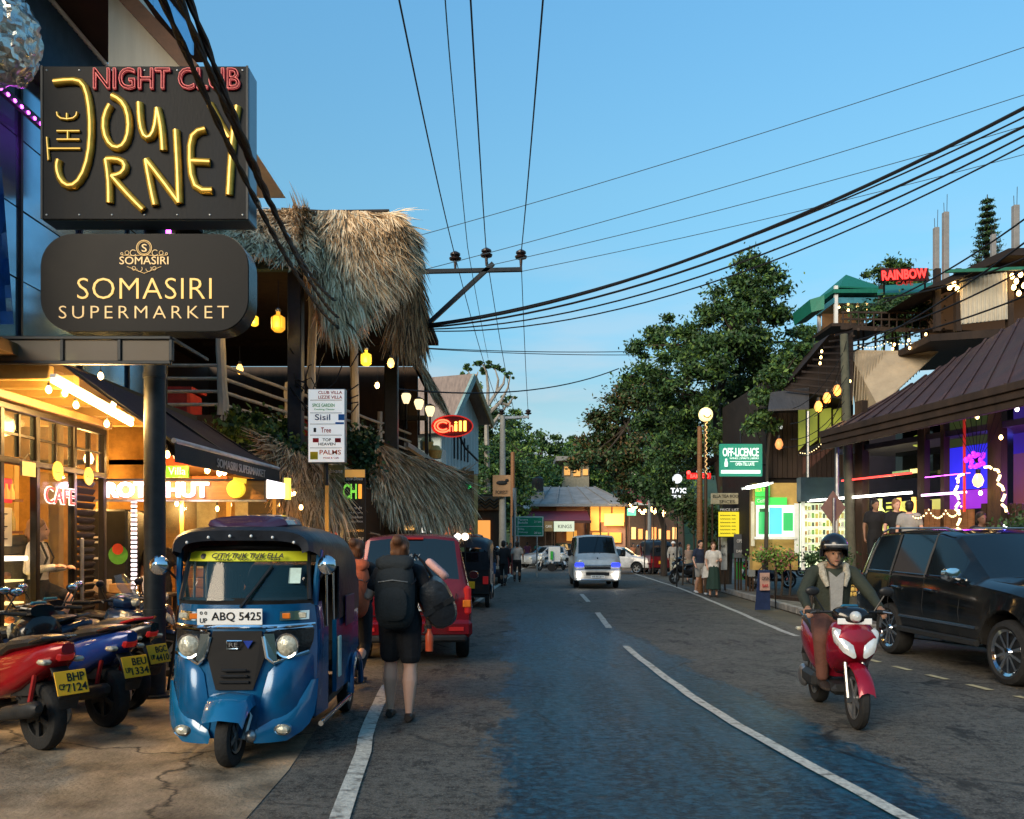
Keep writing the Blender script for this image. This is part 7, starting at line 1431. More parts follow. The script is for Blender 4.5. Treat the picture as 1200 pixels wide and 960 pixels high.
# ---- three wheelers ----
def tuktuk(label, paint, dark, front=True, detail=True):
    t = thing('three_wheeler', label, 'three wheeler')
    CAN = mat('canopy_vinyl', (.012, .016, .024), .42, 0, .3, 5, .25, 18)
    fy = lambda x, z: -1.02+.30*(abs(x)/.62)**3.0+(z-.3)*.16
    def skin(rows, m, nm, off=0.0, n=16, th=.0, par=None, bul=0):
        rg = []
        for i, (z, x0, x1) in enumerate(rows):
            r_ = []
            for k in range(n+1):
                u = k/n; x = x0+(x1-x0)*u; b = bul*math.sin(math.pi*u)*math.sin(math.pi*min(1, max(0, (i+.25)/(len(rows)-.5)))); r_.append((x, fy(x, z)-off-b, z))
            rg.append(r_)
        return MB().loft(rg, close=False, cap=False).build(nm, m, par or t, 50)
    W_ = [(.20, .44), (.28, .53), (.40, .585), (.60, .60), (.85, .60), (1.05, .59), (1.20, .57)]
    shell = skin([(z, -w, w) for z, w in W_], paint, 'front_shell')
    for sg in (-1, 1):
        ws = [(z, w) for z, w in W_]
        # cheek running back from the shell, blue pillar
        MB().loft([[(sg*w, fy(w, z)+.0, z) for z, w in ws], [(sg*(w+.02), fy(w, z)+.16, z) for z, w in ws], [(sg*(w+.0), fy(w, z)+.30, z) for z, w in ws]], close=False, cap=False).build('side_cheek', paint, t, 50)
        skin([(z, sg*a, sg*b) for z, a, b in ((.21, .20, .44), (.30, .19, .54), (.42, .20, .58), (.56, .23, .585), (.68, .26, .585), (.77, .34, .58), (.80, .40, .57))], paint, 'bulged_panel', .012, 12, bul=.055)
        skin([(z, sg*a, sg*b) for z, a, b in ((.17, .18, .42), (.22, .17, .52), (.27, .19, .57), (.34, .32, .60), (.46, .50, .615), (.60, .575, .62))], mat(paint.name+'_lip', [q*1.5 for q in (.003, .075, .17)] if dark else (.2, .02, .02), .25, .1, .1, 3, .02, coat=.8), 'lower_lip', .045, 10, bul=.02)
        lens(t, 'fog_lamp', (sg*.40, fy(.4, .27)-.06, .265), .06, LENSC, 0, 0, True, .6)
        skin([(z, sg*a, sg*b) for z, a, b in ((.76, .27, .36), (.80, .23, .54), (.90, .21, .575), (.99, .22, .58), (1.00, .24, .57))], mat('lamp_housing', (.015, .016, .018), .2, .2), 'lamp_housing', .02, 12)
        ch = MB(); q = [(.235, 1.005), (.57, 1.012)]; ch.tube([(sg*x, fy(x, z)-.035, z) for x, z in q], .012, 6); ch.tube([(sg*x, fy(x, z)-.035, z) for x, z in ((.215, .96), (.25, .80), (.30, .755), (.55, .82))], .016, 6); ch.build('chrome_surround', CHROME, t)
        MB().prism([(sg*x, fy(x, z)-.03, z) for x, z in ((.22, .98), (.30, .98), (.33, .78), (.27, .76))], (0, -.012, 0)).build('chrome_blade', CHROME, t, 0)
        lens(t, 'headlight', (sg*.40, fy(.40, .89)-.03, .885), .083, LENSC)
        skin([(z, sg*a, sg*b) for z, a, b in ((1.075, .33, .54), (1.145, .33, .54))], CHROME, 'indicator_frame', .012, 6); MB().box((sg*.38, fy(.38, 1.11)-.02, 1.11), (.07, .02, .045), bev=.006).build('indicator', LENSO, t); MB().box((sg*.49, fy(.48, 1.11)-.012, 1.11), (.08, .02, .045), bev=.006).build('side_lamp', LENSC, t)
        MB().tube([(sg*.57, fy(.57, 1.2)+.02, 1.18), (sg*.585, -.62, 1.4), (sg*.60, -.55, 1.62)], .028, 8).build('pillar', paint, t)
        # open side: body tub, door bar, floor rail
        MB().prism([(sg*.60, -.72, .30), (sg*.62, -.30, .28), (sg*.62, -.28, .98), (sg*.61, -.6, .98)], (sg*-.03, 0, 0)).build('door_panel', paint, t, 0)
        MB().prism([(sg*.63, .05, .36), (sg*.64, .62, .36), (sg*.64, .70, .55), (sg*.64, 1.28, .62), (sg*.63, 1.32, 1.02), (sg*.63, .05, 1.0)], (sg*-.04, 0, 0)).build('rear_side', paint, t, 0)
        a = MB(); a.tube([(sg*.66, .98-.33*math.cos(R(k)), .24+.33*math.sin(R(k))) for k in range(0, 181, 20)], .035, 8); a.build('wheel_arch', paint, t)
        MB().cyl((sg*.62, -.62, .22), (sg*.66, .62, .22), .022).build('side_rail', CHROME, t)
        for y in (-.24, .08): MB().cyl((sg*.60, y, .9), (sg*.59, y, 1.6), .012).build('grab_bar', CHROME, t)
        mr = MB().lathe([(.001, 0), (.06, .0), (.078, .02), (.075, .05), (.03, .09), (.001, .095)], 18, (sg*.70, -.72, 1.50), rot=Matrix.Rotation(R(80), 4, 'X')).build('mirror', CHROME, t); MB().cyl((sg*.70, -.66, 1.5), (sg*.60, -.60, 1.38), .01).build('mirror_stalk', BLACK, mr)
        wheel(t, sg*.55, .98, .225, .12, 5, .55)
    MB().prism([(-.2, fy(.2, 1.0)-.012, 1.0), (.2, fy(.2, 1.0)-.012, 1.0), (.23, fy(.2, .8)-.012, .8), (.15, fy(.15, .56)-.012, .56), (-.15, fy(.15, .56)-.012, .56), (-.23, fy(.2, .8)-.012, .8)], (0, -.012, 0)).build('grille_panel', mat('grille_black', (.006, .006, .007), .5, 0, .2, 8, .02, spec=.15), t, 0)
    for i in range(3): MB().box((0, fy(.1, .62)-.035, .62+i*.045), (.24-.02*i, .015, .02), bev=.004).build('grille_slot', BLACK, t)
    MB().tube([(-.07, fy(0, .9)-.04, .93), (-.07, fy(0, .9)-.04, .87), (.02, fy(0, .9)-.04, .87), (.05, fy(0, .9)-.04, .93), (-.07, fy(0, .9)-.04, .93)], .006, 5).build('badge_outline', CHROME, t); text('RE', (-.02, fy(0, .9)-.035, .90), .07, .03, CHROME, t); MB().prism([(.06, fy(0, .9)-.03, .93), (.14, fy(0, .9)-.03, .93), (.10, fy(0, .9)-.03, .87)], (0, -.01, 0)).build('badge', mat('badge_blue', (.02, .05, .3), .3), t, 0)
    MB().tube([(x, fy(x, 1.03)-.015, 1.035) for x in np.linspace(-.58, .58, 15)], .013, 6).build('chrome_strip', CHROME, t)
    plate(t, (-.06, fy(0, 1.11)-.03, 1.11), .53, .125, (('UP', -.40, -.22, .11, .30), ('ABQ 5425', .10, 0, .76, .60), ('o o', -.40, .25, .11, .2)), WPL)
    # windscreen
    MB().loft([[(-.57, fy(.55, 1.2)+.01, 1.19), (0, fy(0, 1.2)+.0, 1.19), (.57, fy(.55, 1.2)+.01, 1.19)], [(-.56, fy(.5, 1.2)+.03, 1.25), (0, fy(0, 1.2)+.02, 1.25), (.56, fy(.5, 1.2)+.03, 1.25)]], close=False, cap=False).build('dash_band', BLACK, t)
    wy = lambda x, z: fy(x*.9, 1.2)+.02+(z-1.2)*.42
    def pane(z0, z1, w0, w1, m, nm, off=0, x0=-1, x1=1): return MB().loft([[(w*k/10, wy(w*k/10, z)-off, z) for k in range(int(10*x0), int(10*x1)+1)] for z, w in ((z0, w0), ((z0+z1)/2, (w0+w1)/2), (z1, w1))], close=False, cap=False).build(nm, m, t, 60)
    pane(1.23, 1.62, .54, .50, glass('tuk_glass', (.01, .04, .05), .05, .38), 'windscreen')
    MB().tube([(.54, wy(.54, 1.23), 1.23), (.505, wy(.5, 1.6), 1.60), (.40, wy(.4, 1.645), 1.64), (0, wy(0, 1.65), 1.65), (-.4, wy(.4, 1.645), 1.64), (-.505, wy(.5, 1.6), 1.60), (-.54, wy(.54, 1.23), 1.23)], .02, 6).build('screen_frame', BLACK, t)
    if detail:
        pane(1.535, 1.615, .515, .50, mat('sun_strip', (.62, .66, .03), .5, 0, .05, 3, .02), 'sun_strip', .012)
        text('CITY TUK TUK ELLA', (.03, wy(0, 1.58)-.03, 1.58), .60, .042, BLACK, t, u=(0, .42, 1), shear=.2, off=.004); text('TOURS - TAXI - DAY TRIPS', (.03, wy(0, 1.55)-.028, 1.55), .55, .012, BLACK, t, u=(0, .42, 1)); MB().lathe([(.001, 0), (.025, 0), (.001, .003)], 12, (-.36, wy(.36, 1.58)-.02, 1.575), rot=Matrix.Rotation(R(70), 4, 'X')).build('strip_emblem', BLACK, t)
        MB().box((.42, wy(.42, 1.42)-.015, 1.42), (.10, .004, .13), rot=Matrix.Rotation(R(-22), 4, 'X')).build('paper_sticker', mat('pale_paper', (.45, .60, .55), .6), t)
        MB().tube([(.02, wy(0, 1.2)-.05, 1.18), (.24, wy(.25, 1.5)-.03, 1.5)], .012, 6).build('wiper', BLACK, t)
        for k in range(6): MB().ball((-.44+k*.176, -.835, 1.735-.05*abs((-.44+k*.176)/.44)**3), .012, 8, 6).build('rivet', WHITE, t)
    # interior: handlebar, seats, firewall
    MB().box((0, -.15, .55), (.5, .36, .3), bev=.06).build('driver_seat', PLASTIC, t); MB().box((0, .78, .62), (1.1, .5, .2), bev=.06).build('rear_seat', PLASTIC, t); MB().box((0, 1.0, .95), (1.1, .14, .6), bev=.06).build('rear_backrest', PLASTIC, t); MB().tube([(-.3, -.55, 1.18), (0, -.62, 1.12), (.3, -.55, 1.18)], .018, 6).build('handlebar', BLACK, t)
    MB().box((0, .30, .30), (1.14, 1.9, .06)).build('floor', PLASTIC, t); MB().box((0, 1.3, .75), (1.24, .06, .8), bev=.02).build('rear_panel', paint, t)
    # canopy
    rg = []
    for y, w, zs, zt in ((-.80, .50, 1.60, 1.70), (-.82, .56, 1.62, 1.78), (-.74, .60, 1.60, 1.81), (-.3, .63, 1.50, 1.84), (.3, .645, 1.46, 1.83), (.9, .64, 1.42, 1.80), (1.22, .63, 1.35, 1.72), (1.36, .60, 1.2, 1.56)):
        r_ = []
        for k in range(17): a = math.pi*k/16; cx, sz = math.cos(a), math.sin(a); r_.append((w*math.copysign(abs(cx)**.45, cx), y, zs+(zt-zs)*abs(sz)**.7))
        rg.append(r_)
    MB().loft(rg, close=False, cap=False).build('canopy', CAN, t, 60)
    for sg in (-1, 1): MB().prism([(sg*.642, .12, 1.0), (sg*.642, 1.3, 1.02), (sg*.635, 1.34, 1.3), (sg*.64, .9, 1.44), (sg*.642, .12, 1.48)], (sg*-.015, 0, 0)).build('side_curtain', CAN, t, 0)
    MB().prism([(-.62, 1.34, .98), (.62, 1.34, .98), (.59, 1.37, 1.45), (-.59, 1.37, 1.45)], (0, .02, 0)).build('rear_curtain', CAN, t, 0); MB().prism([(-.35, 1.38, 1.2), (.35, 1.38, 1.2), (.33, 1.395, 1.42), (-.33, 1.395, 1.42)], (0, .012, 0)).build('rear_window', GLASSD, t, 0)
    for sg in (-1, 1): MB().box((sg*.52, 1.34, .72), (.14, .04, .2), bev=.01).build('tail_light', LENSR, t)
    hull(MB(), [(-.72, 1.80, .18, .02), (-.62, 1.83, .34, .07), (-.2, 1.84, .36, .085), (.1, 1.84, .3, .05)], 16).build('roof_cap', mat('aubergine_cap', (.05, .022, .05), .25, .1, .15, 4, .05, coat=.5), t)
    # front fender and wheel
    rg = []
    for k in range(9):
        a = R(28+k*17); y, z = -1.08-.30*math.cos(a), .24+.30*math.sin(a); w = .15+.03*math.sin(a); rg.append([(-w, y+.02*math.cos(a), z-.07*math.sin(a)-.02), (-w*.85, y, z), (0, y-.015, z+.02), (w*.85, y, z), (w, y+.02*math.cos(a), z-.07*math.sin(a)-.02)])
    MB().loft(rg, close=False, cap=False).build('front_fender', mat('fender_blue', (.006, .12, .26), .25, .1, .1, 3, .02, coat=.8) if dark else paint, t, 60)
    wheel(t, 0, -1.08, .225, .115, 5, .55, None, R(-4)); MB().tube([(.10, -1.08, .2), (.13, -1.0, .36), (.06, -.9, .55)], .02, 6).build('fork', ALU, t); MB().ball((.15, -1.06, .22), (.05, .05, .05), 10, 8).build('hub_drum', ALU, t)
    return t
TB = CP_('tuk_blue', (.002, .075, .19), .22, .15)
tk = tuktuk('bright blue three wheeler with a yellow CITY TUK TUK ELLA strip facing the camera', TB, True); place(tk, (-2.13, 7.15, 0), R(2)); tk.scale = (.93, .97, .99)
MB().box((.66, .62, 1.05), (.01, .5, .28), bev=.003).build('side_poster', mat('purple_poster', (.10, .03, .09), .4), tk); MB().box((.665, .02, .68), (.02, .10, .36), bev=.005).build('route_card', mat('pale_paper', 0), tk)
t2 = tuktuk('dark three wheeler with white and yellow rear panels just past the red car', CP_('tuk_black', (.012, .014, .016), .35, .1), False, True, False); place(t2, (-1.15, 22.3, 0), R(178))
MB().box((0, 1.4, .60), (.5, .03, .18), bev=.01).build('yellow_panel', YPL, t2); MB().box((.35, 1.4, .95), (.35, .03, .22), bev=.03).build('white_panel', WHITE, t2)
t3 = tuktuk('dark red three wheeler parked nose away at the right kerb of the bend', CP_('tuk_red', (.14, .008, .012), .3, .1), False, True, False); place(t3, (7.9, 45.5, 0), R(188)); MB().box((0, 1.4, .64), (.4, .03, .16)).build('number_plate', YPL, t3)
# ---- scooters and motorbikes ----
def scooter(label, c1, c2, seatm, plt=None, screen=False, name='scooter', group=None, tail=LENSR, fat=1.0, headm=None, stripe=None, front=None, rimm=None):
    t = thing(name, label, name.replace('_', ' '), group=group)
    wheel(t, 0, -.66, .275, .085, 5, .68, rimm); wheel(t, 0, .62, .275, .12, 5, .66, rimm)
    for sg in (-1, 1): MB().tube([(sg*.075, -.66, .275), (sg*.075, -.56, .62), (sg*.05, -.50, .82)], .018, 8).build('fork', ALU, t)
    f_ = MB(); rg = []
    for k in range(9): a = R(15+k*15); y, z = -.66-.31*math.cos(a), .275+.31*math.sin(a); rg.append([(-.07, y, z-.03), (-.05, y, z), (0, y, z+.015), (.05, y, z), (.07, y, z-.03)])
    f_.loft(rg, close=False, cap=False).build('front_fender', front or c1, t, 60)
    # leg shield, head cowl, floor
    hull(MB(), [(-.72, .74, .07, .05), (-.68, .76, .17, .13), (-.56, .76, .20, .20), (-.46, .74, .21, .24), (-.38, .70, .20, .26), (-.34, .66, .16, .22)], 16).build('leg_shield', front or c1, t)
    hull(MB(), [(-.62, .98, .06, .03), (-.58, .99, .14, .07), (-.48, 1.01, .17, .08), (-.38, 1.01, .12, .06)], 14).build('head_cowl', c2 if screen is None or front else c1, t)
    for sg in (-1, 1): hull(MB(), [(-.745, .66, .02, .02, sg*.05), (-.72, .72, .05, .05, sg*.09), (-.64, .82, .045, .07, sg*.155), (-.58, .86, .015, .04, sg*.18)], 10).build('headlight', headm or LENSC, t)
    lens(t, 'headlamp', (0, -.615, 1.0), .05, headm or LENSC, 0, 0, False); MB().box((0, -.46, 1.075), (.16, .06, .04), bev=.015, rot=Matrix.Rotation(R(35), 4, 'X')).build('dash', mat('dash_blue', (.02, .12, .2), .1), t)
    MB().box((0, -.22, .30), (.30, .42, .10), bev=.04).build('footboard', PLASTIC, t)
    # under-seat body and tail
    hull(MB(), [(-.12, .48, .13, .10), (0, .52, .175*fat, .18), (.25, .58, .195*fat, .19), (.5, .65, .19*fat, .17), (.72, .73, .16, .13), (.90, .80, .11, .09), (.98, .84, .05, .04)], 18, 3.0).build('side_body', c1, t)
    if stripe:
        for sg in (-1, 1): MB().prism([(sg*.165, .05, .62), (sg*.176, .30, .70), (sg*.16, .62, .77), (sg*.13, .72, .80), (sg*.165, .45, .68), (sg*.178, .2, .60)], (sg*.008, 0, 0)).build('body_stripe', stripe, t, 0)
    MB().prism([(-.1, .1, .40), (.1, .1, .40), (.1, .62, .45), (-.1, .62, .45)], (0, 0, .12)).build('inner_body', PLASTIC, t, 0)
    hull(MB(), [(-.16, .735, .06, .02), (-.10, .75, .13, .05), (.1, .77, .165, .06), (.3, .79, .175, .065), (.42, .845, .175, .065), (.66, .88, .16, .055), (.80, .90, .10, .035), (.84, .905, .04, .015)], 14).build('seat', seatm, t)
    MB().tube([(-.14, .60, .86), (-.13, .85, .92), (0, .95, .93), (.13, .85, .92), (.14, .60, .86)], .014, 6).build('grab_rail', c2, t)
    MB().box((0, .94, .78), (.14, .06, .08), bev=.02, rot=Matrix.Rotation(R(-25), 4, 'X')).build('tail_light', tail, t)
    for sg in (-1, 1): MB().box((sg*.13, .88, .74), (.08, .10, .04), bev=.015).build('indicator', LENSC, t)
    hull(MB(), [(.78, .74, .06, .03), (.92, .62, .08, .02), (1.0, .46, .085, .015), (.98, .38, .07, .012)], 12).build('rear_fender', PLASTIC, t)
    if plt: plate(t, (0, 1.03, .58), .25, .19, ((plt[0], .15, .22, .55, .34), (plt[1], .12, -.22, .66, .34), (plt[2], -.33, -.15, .20, .25)), YPL, r=(-1, 0, 0), u=(0, -.35, 1))
    MB().box((-.14, .38, .30), (.10, .5, .16), bev=.04).build('engine_case', PLASTIC, t); MB().ball((-.15, .62, .28), (.06, .12, .12), 12, 8).build('drive_case', ALU, t)
    ex = MB(); hull(ex, [(.25, .27, .03, .03, .16), (.4, .30, .055, .06, .17), (.85, .38, .055, .065, .18), (.9, .39, .03, .03, .18)], 12); ex.build('exhaust', PLASTIC, t); MB().tube([(.12, .62, .30), (.11, .72, .66)], .02, 6).build('shock_absorber', mat('red_spring', (.3, .02, .02), .4), t)
    MB().tube([(-.34, -.36, 1.02), (-.18, -.45, 1.03), (0, -.47, 1.0), (.18, -.45, 1.03), (.34, -.36, 1.02)], .014, 6).build('handlebar', BLACK, t)
    for sg in (-1, 1):
        MB().cyl((sg*.25, -.41, 1.03), (sg*.37, -.34, 1.02), .02).build('grip', RUBBER, t); MB().tube([(sg*.30, -.44, 1.03), (sg*.36, -.50, 1.02)], .008, 5).build('brake_lever', ALU, t)
        m = MB().ball((sg*.33, -.44, 1.22), (.065, .018, .042), 12, 8).build('mirror', BLACK, t); MB().cyl((sg*.22, -.43, 1.03), (sg*.32, -.43, 1.19), .008, None, 6).build('stalk', BLACK, m); MB().ball((sg*.33, -.425, 1.22), (.055, .01, .034), 10, 6).build('mirror_glass', CHROME, m)
    if screen: MB().loft([[(-.12, -.62, 1.04), (0, -.66, 1.04), (.12, -.62, 1.04)], [(-.16, -.52, 1.18), (0, -.57, 1.19), (.16, -.52, 1.18)], [(-.10, -.44, 1.30), (0, -.48, 1.32), (.10, -.44, 1.30)]], close=False, cap=False).build('windshield', glass('smoke_shield', (.04, .05, .06), .1, .7), t)
    MB().tube([(-.13, .05, .28), (-.20, .15, .02)], .012, 5).build('side_stand', ALU, t); return t
SEAT = mat('black_vinyl_seat', (.02, .019, .018), .35, 0, .2, 9, .2, 60); BKP = CP_('gloss_black', (.012, .012, .014), .2, .1)
s1 = scooter('red scooter with yellow plate BHP 7124, nearest of the bikes at left', CP_('scoot_red', (.28, .006, .010), .25, .1), BKP, SEAT, ('BHP', '7124', 'CP'), front=BKP, rimm=PLASTIC, group='motorbikes parked before the cafe'); place(s1, (-4.30, 6.92, 0), R(-122))
s2 = scooter('blue scooter with a white side stripe and yellow plate BEU 1334', CP_('scoot_blue', (.01, .04, .20), .25, .1), BKP, SEAT, ('BEU', '1334', 'UP'), front=BKP, rimm=PLASTIC, group='motorbikes parked before the cafe', stripe=WHITE); place(s2, (-4.20, 7.72, 0), R(-120))
s3 = scooter('long black scooter with a red tail beside the round sign pole', BKP, CP_('scoot_red', 0), SEAT, ('BGC', '4410', 'UP'), group='motorbikes parked before the cafe', stripe=CP_('scoot_red', 0)); place(s3, (-4.42, 8.42, 0), R(-112))
s4 = scooter('dark naked motorbike with a small smoked windshield facing right behind the scooters', CP_('deep_blue', (.01, .03, .08), .25, .2), BKP, SEAT, None, True, 'motorbike', 'motorbikes parked before the cafe'); place(s4, (-4.85, 9.3, 0), R(80))
s5 = scooter('dark blue scooter at the left edge with its blue dashboard showing', CP_('navy_gloss', (.01, .02, .05), .2, .2), BKP, SEAT, None, False, 'scooter', 'motorbikes parked before the cafe'); place(s5, (-5.2, 8.0, 0), R(-60))
s6 = copy_tree(s4); s6['label'] = 'second dark motorbike parked deeper between the cafe door and the black pole'; place(s6, (-4.95, 10.1, 0), R(100))
RS = CP_('rider_red', (.26, .006, .02), .22, .2); rs_ = scooter('dark red scooter being ridden toward the camera with bright twin headlights', RS, BKP, SEAT, None, None, 'moving_scooter', headm=mat('white_lamp_lens', (.65, .65, .62), .12, .3)); rs_['category'] = 'scooter'
MB().box((0, -.60, .955), (.30, .015, .055), bev=.004).build('number_plate', WPL, rs_); place(rs_, (3.16, 8.0, 0), R(-6))
for o in list(rs_.children):
    if o.name.startswith('side_stand'): bpy.data.objects.remove(o)
for i, (px, py, rz, lab) in enumerate(((903, 690, 100, 'dark motorbike parked nearest the sandwich board on the right'), (922, 676, 80, 'dark motorbike parked between the sandwich board and the rider'), (938, 668, 110, 'black motorbike under the planters of the tea shop'), (957, 668, 70, 'black motorbike in front of the white lit shop'))):
    c_ = copy_tree(s4 if i % 2 else s5); c_['label'] = lab; c_['group'] = 'motorbikes parked on the right'; c_.name = 'motorbike'; g_ = G(px, py, .13); place(c_, (g_.x, g_.y, .13), R(rz))
c_ = scooter('dark scooter with a pink red side stripe parked at the right kerb near the couple', BKP, BKP, SEAT, None, False, stripe=mat('pinkish_stripe', (.35, .04, .08), .4)); g_ = G(805, 684); place(c_, g_, R(-62))
c_ = copy_tree(s5); c_['label'] = 'dark scooter standing just behind the white capped man on the right'; c_['group'] = 'motorbikes parked on the right'; g_ = G(778, 672); place(c_, g_, R(-60))
for i, (px, w) in enumerate(((640, 'left'), (650, 'middle'), (657, 'right'))):
    c_ = scooter('pale motorbike in the white cluster at the bend, '+w+' one', CP_('bike_white', (.6, .6, .58), .3, .1), WHITE, SEAT, None, False, 'motorbike', 'pale motorbikes at the bend'); place(c_, (P(px, 0, 50).x, 50+i*.8, 0), R(-40+i*30))
wr_ = thing('white_crate_trailer', 'white street cart with panels standing by the pale motorbikes', 'cart', (P(649, 0, 49).x, 49, 0)); rect(643, 641, 656, 658, 49, WHITE, wr_, 'panel', .8); rect(645, 646, 648, 656, 48.5, mat('bin_green', 0), wr_, 'green_panel', .05); MB().cyl((P(646, 0, 49).x, 48.6, .25), (P(646, 0, 49).x, 48.7, .25), .25).build('wheel', RUBBER, wr_)
# =============== people ===============
SK = {k: mat('skin_'+k, v, .55, 0, .1, 6, .05) for k, v in dict(fair=(.64, .36, .25), tan=(.30, .16, .10), brown=(.16, .08, .05)).items()}
def cloth(n, c): return mat('cloth_'+n, c, .85, 0, .2, 8, .35, 50)
def hairm(n, c): return mat('hair_'+n, c, .5, 0, .35, 30, .6, 60, stretch=(1, 1, .2))
J0 = dict(pel=(0, 0, .95), che=(0, -.01, 1.28), nek=(0, .0, 1.47), hed=(0, -.02, 1.61), shR=(.18, 0, 1.41), elR=(.24, .03, 1.13), haR=(.25, -.03, .87), shL=(-.18, 0, 1.41), elL=(-.24, .03, 1.13), haL=(-.25, -.03, .87),
          hiR=(.09, 0, .92), knR=(.10, -.02, .50), anR=(.10, .02, .08), hiL=(-.09, 0, .92), knL=(-.10, -.02, .50), anL=(-.10, .02, .08))
WALK = dict(knR=(.10, -.14, .52), anR=(.09, -.20, .09), knL=(-.10, -.01, .50), anL=(-.09, .22, .13), elR=(.25, .10, 1.14), haR=(.25, .10, .89), elL=(-.25, -.02, 1.13), haL=(-.24, -.18, .93))
def person(label, loc, rz, skin='fair', top=None, bot=None, hair=None, pose=None, H=1.72, sleeve='short', legs='shorts', vox=.022, shoes=None, hairlen=0, fem=False, face=True, wide=1.0, group=None, top_len=0, helmet=None, head_turn=0):
    t = thing('person', label, 'person', group=group); J = {k: V(v) for k, v in {**J0, **(pose or {})}.items()}; s = H/1.72; J = {k: v*s for k, v in J.items()}
    def cap(mb, a, b, r0, r1, n=9): mb.tube([a+(a-b).normalized()*r0*.5, a, a.lerp(b, .5), b, b+(b-a).normalized()*r1*.5], [r0*.8*s, r0*s, (r0+r1)/2*s*1.02, r1*s, r1*.8*s], n)
    far = vox > .018
    b = MB(); hd = J['hed']; hr = Matrix.Rotation(head_turn, 4, 'Z')
    b.ball(hd+V((0, .012, .03))*s, (.078*s, .097*s, .10*s), 14, 10); b.ball(hd+hr @ V((0, -.035, -.045))*s, (.058*s, .062*s, .068*s), 12, 8)
    b.ball(hd+hr @ V((0, -.10, -.015))*s, (.014*s, .022*s, .03*s), 8, 6); b.ball(hd+hr @ V((0, -.085, -.062))*s, (.026*s, .014*s, .012*s), 8, 6); b.ball(hd+hr @ V((0, -.078, -.10))*s, (.025*s, .02*s, .018*s), 8, 6)
    for sg in (-1, 1): b.ball(hd+hr @ V((sg*.08, .01, -.01))*s, (.012*s, .022*s, .032*s), 8, 6); b.ball(hd+hr @ V((sg*.032, -.086, .024))*s, (.022*s, .010*s, .007*s), 8, 5)
    cap(b, J['nek']-V((0, 0, .05))*s, hd-V((0, -.01, .05))*s, .058, .052)
    tor = MB(); w = wide; hw = 1.06 if fem else 1.0
    P_, C_ = J['pel'], J['che']; ax = (C_-P_)
    def torso(m, g=1.0, lo=-.10):
        pts = [P_+ax*lo, P_, P_.lerp(C_, .35), P_.lerp(C_, .7), C_, C_.lerp(J['nek'], .55), J['nek']]; rr = [(.14*hw, .10), (.165*hw*w, .115*w), (.140*w, .105*w), (.150*w, .11), (.165, .115), (.15, .10), (.07, .06)]
        rg = []
        for p, (a, c) in zip(pts, rr): rg.append([p+V((a*g*s*math.cos(2*math.pi*k/14), c*g*s*math.sin(2*math.pi*k/14), 0)) for k in range(14)])
        m.loft(rg)
        for q in 'LR': cap(m, J['sh'+q].lerp(J['nek'], .45), J['sh'+q], .06*g, .062*g)
    torso(b, .96)
    for q in 'LR':
        cap(b, J['sh'+q], J['el'+q], .052*w, .040*w); cap(b, J['el'+q], J['ha'+q], .039, .027); d = (J['ha'+q]-J['el'+q]).normalized(); h = J['ha'+q]
        b.ball(h+d*.04*s, (.035*s, .022*s, .045*s) if abs(d.z) > .7 else (.03*s, .045*s, .03*s), 10, 7); sd = d.orthogonal().normalized() if abs(d.z) < .7 else V((0, 1, 0))
        sd = V((0, 1, 0)) if abs(d.y) < .7 else V((1, 0, 0)); crl = V((-1 if q == 'R' else 1, 0, 0)) if abs(d.y) < .7 else V((0, 0, -1))
        for i in range(4): a = h+d*.065*s+sd*(i-1.5)*.019*s; L_ = (.040, .048, .044, .034)[i]*s; b.tube([a-d*.02*s, a+d*L_*.5+crl*.006*s, a+d*L_*.9+crl*.028*s, a+d*L_*.8+crl*.05*s], [.0095*s, .009*s, .0085*s, .007*s], 6)
        a = h+d*.015*s-sd*.03*s; b.tube([a, a+d*.03*s-sd*.02*s+crl*.01*s, a+d*.055*s-sd*.018*s+crl*.025*s], [.012*s, .010*s, .008*s], 6)
        cap(b, J['hi'+q], J['kn'+q], .085*w*hw, .056*w); cap(b, J['kn'+q], J['kn'+q].lerp(J['an'+q], .32)+V((0, .018, 0)), .054*w, .064*w); cap(b, J['kn'+q].lerp(J['an'+q], .32)+V((0, .018, 0)), J['an'+q], .062*w, .034)
        b.tube([J['an'+q]+V((0, .035, -.02))*s, J['an'+q]+V((0, -.06, -.045))*s, J['an'+q]+V((0, -.17, -.062))*s], [.036*s, .038*s, .026*s], 8, flat=.7)
    blend(b, 'body', SK[skin], t, vox, 4 if far else 3)
    if top is not None:
        m = MB(); torso(m, 1.12 if not fem else 1.08, -.02-top_len); f = {'none': .0, 'short': .62, 'long': 1}[sleeve]
        for q in 'LR':
            if f: cap(m, J['sh'+q], J['sh'+q].lerp(J['el'+q], min(1, f*1.0)), .066*w, .058*w)
            if f == 1: cap(m, J['el'+q], J['el'+q].lerp(J['ha'+q], .92), .054, .042)
        m.v = [v for v in m.v]; blend(m, 'shirt', top, t, vox, 3)
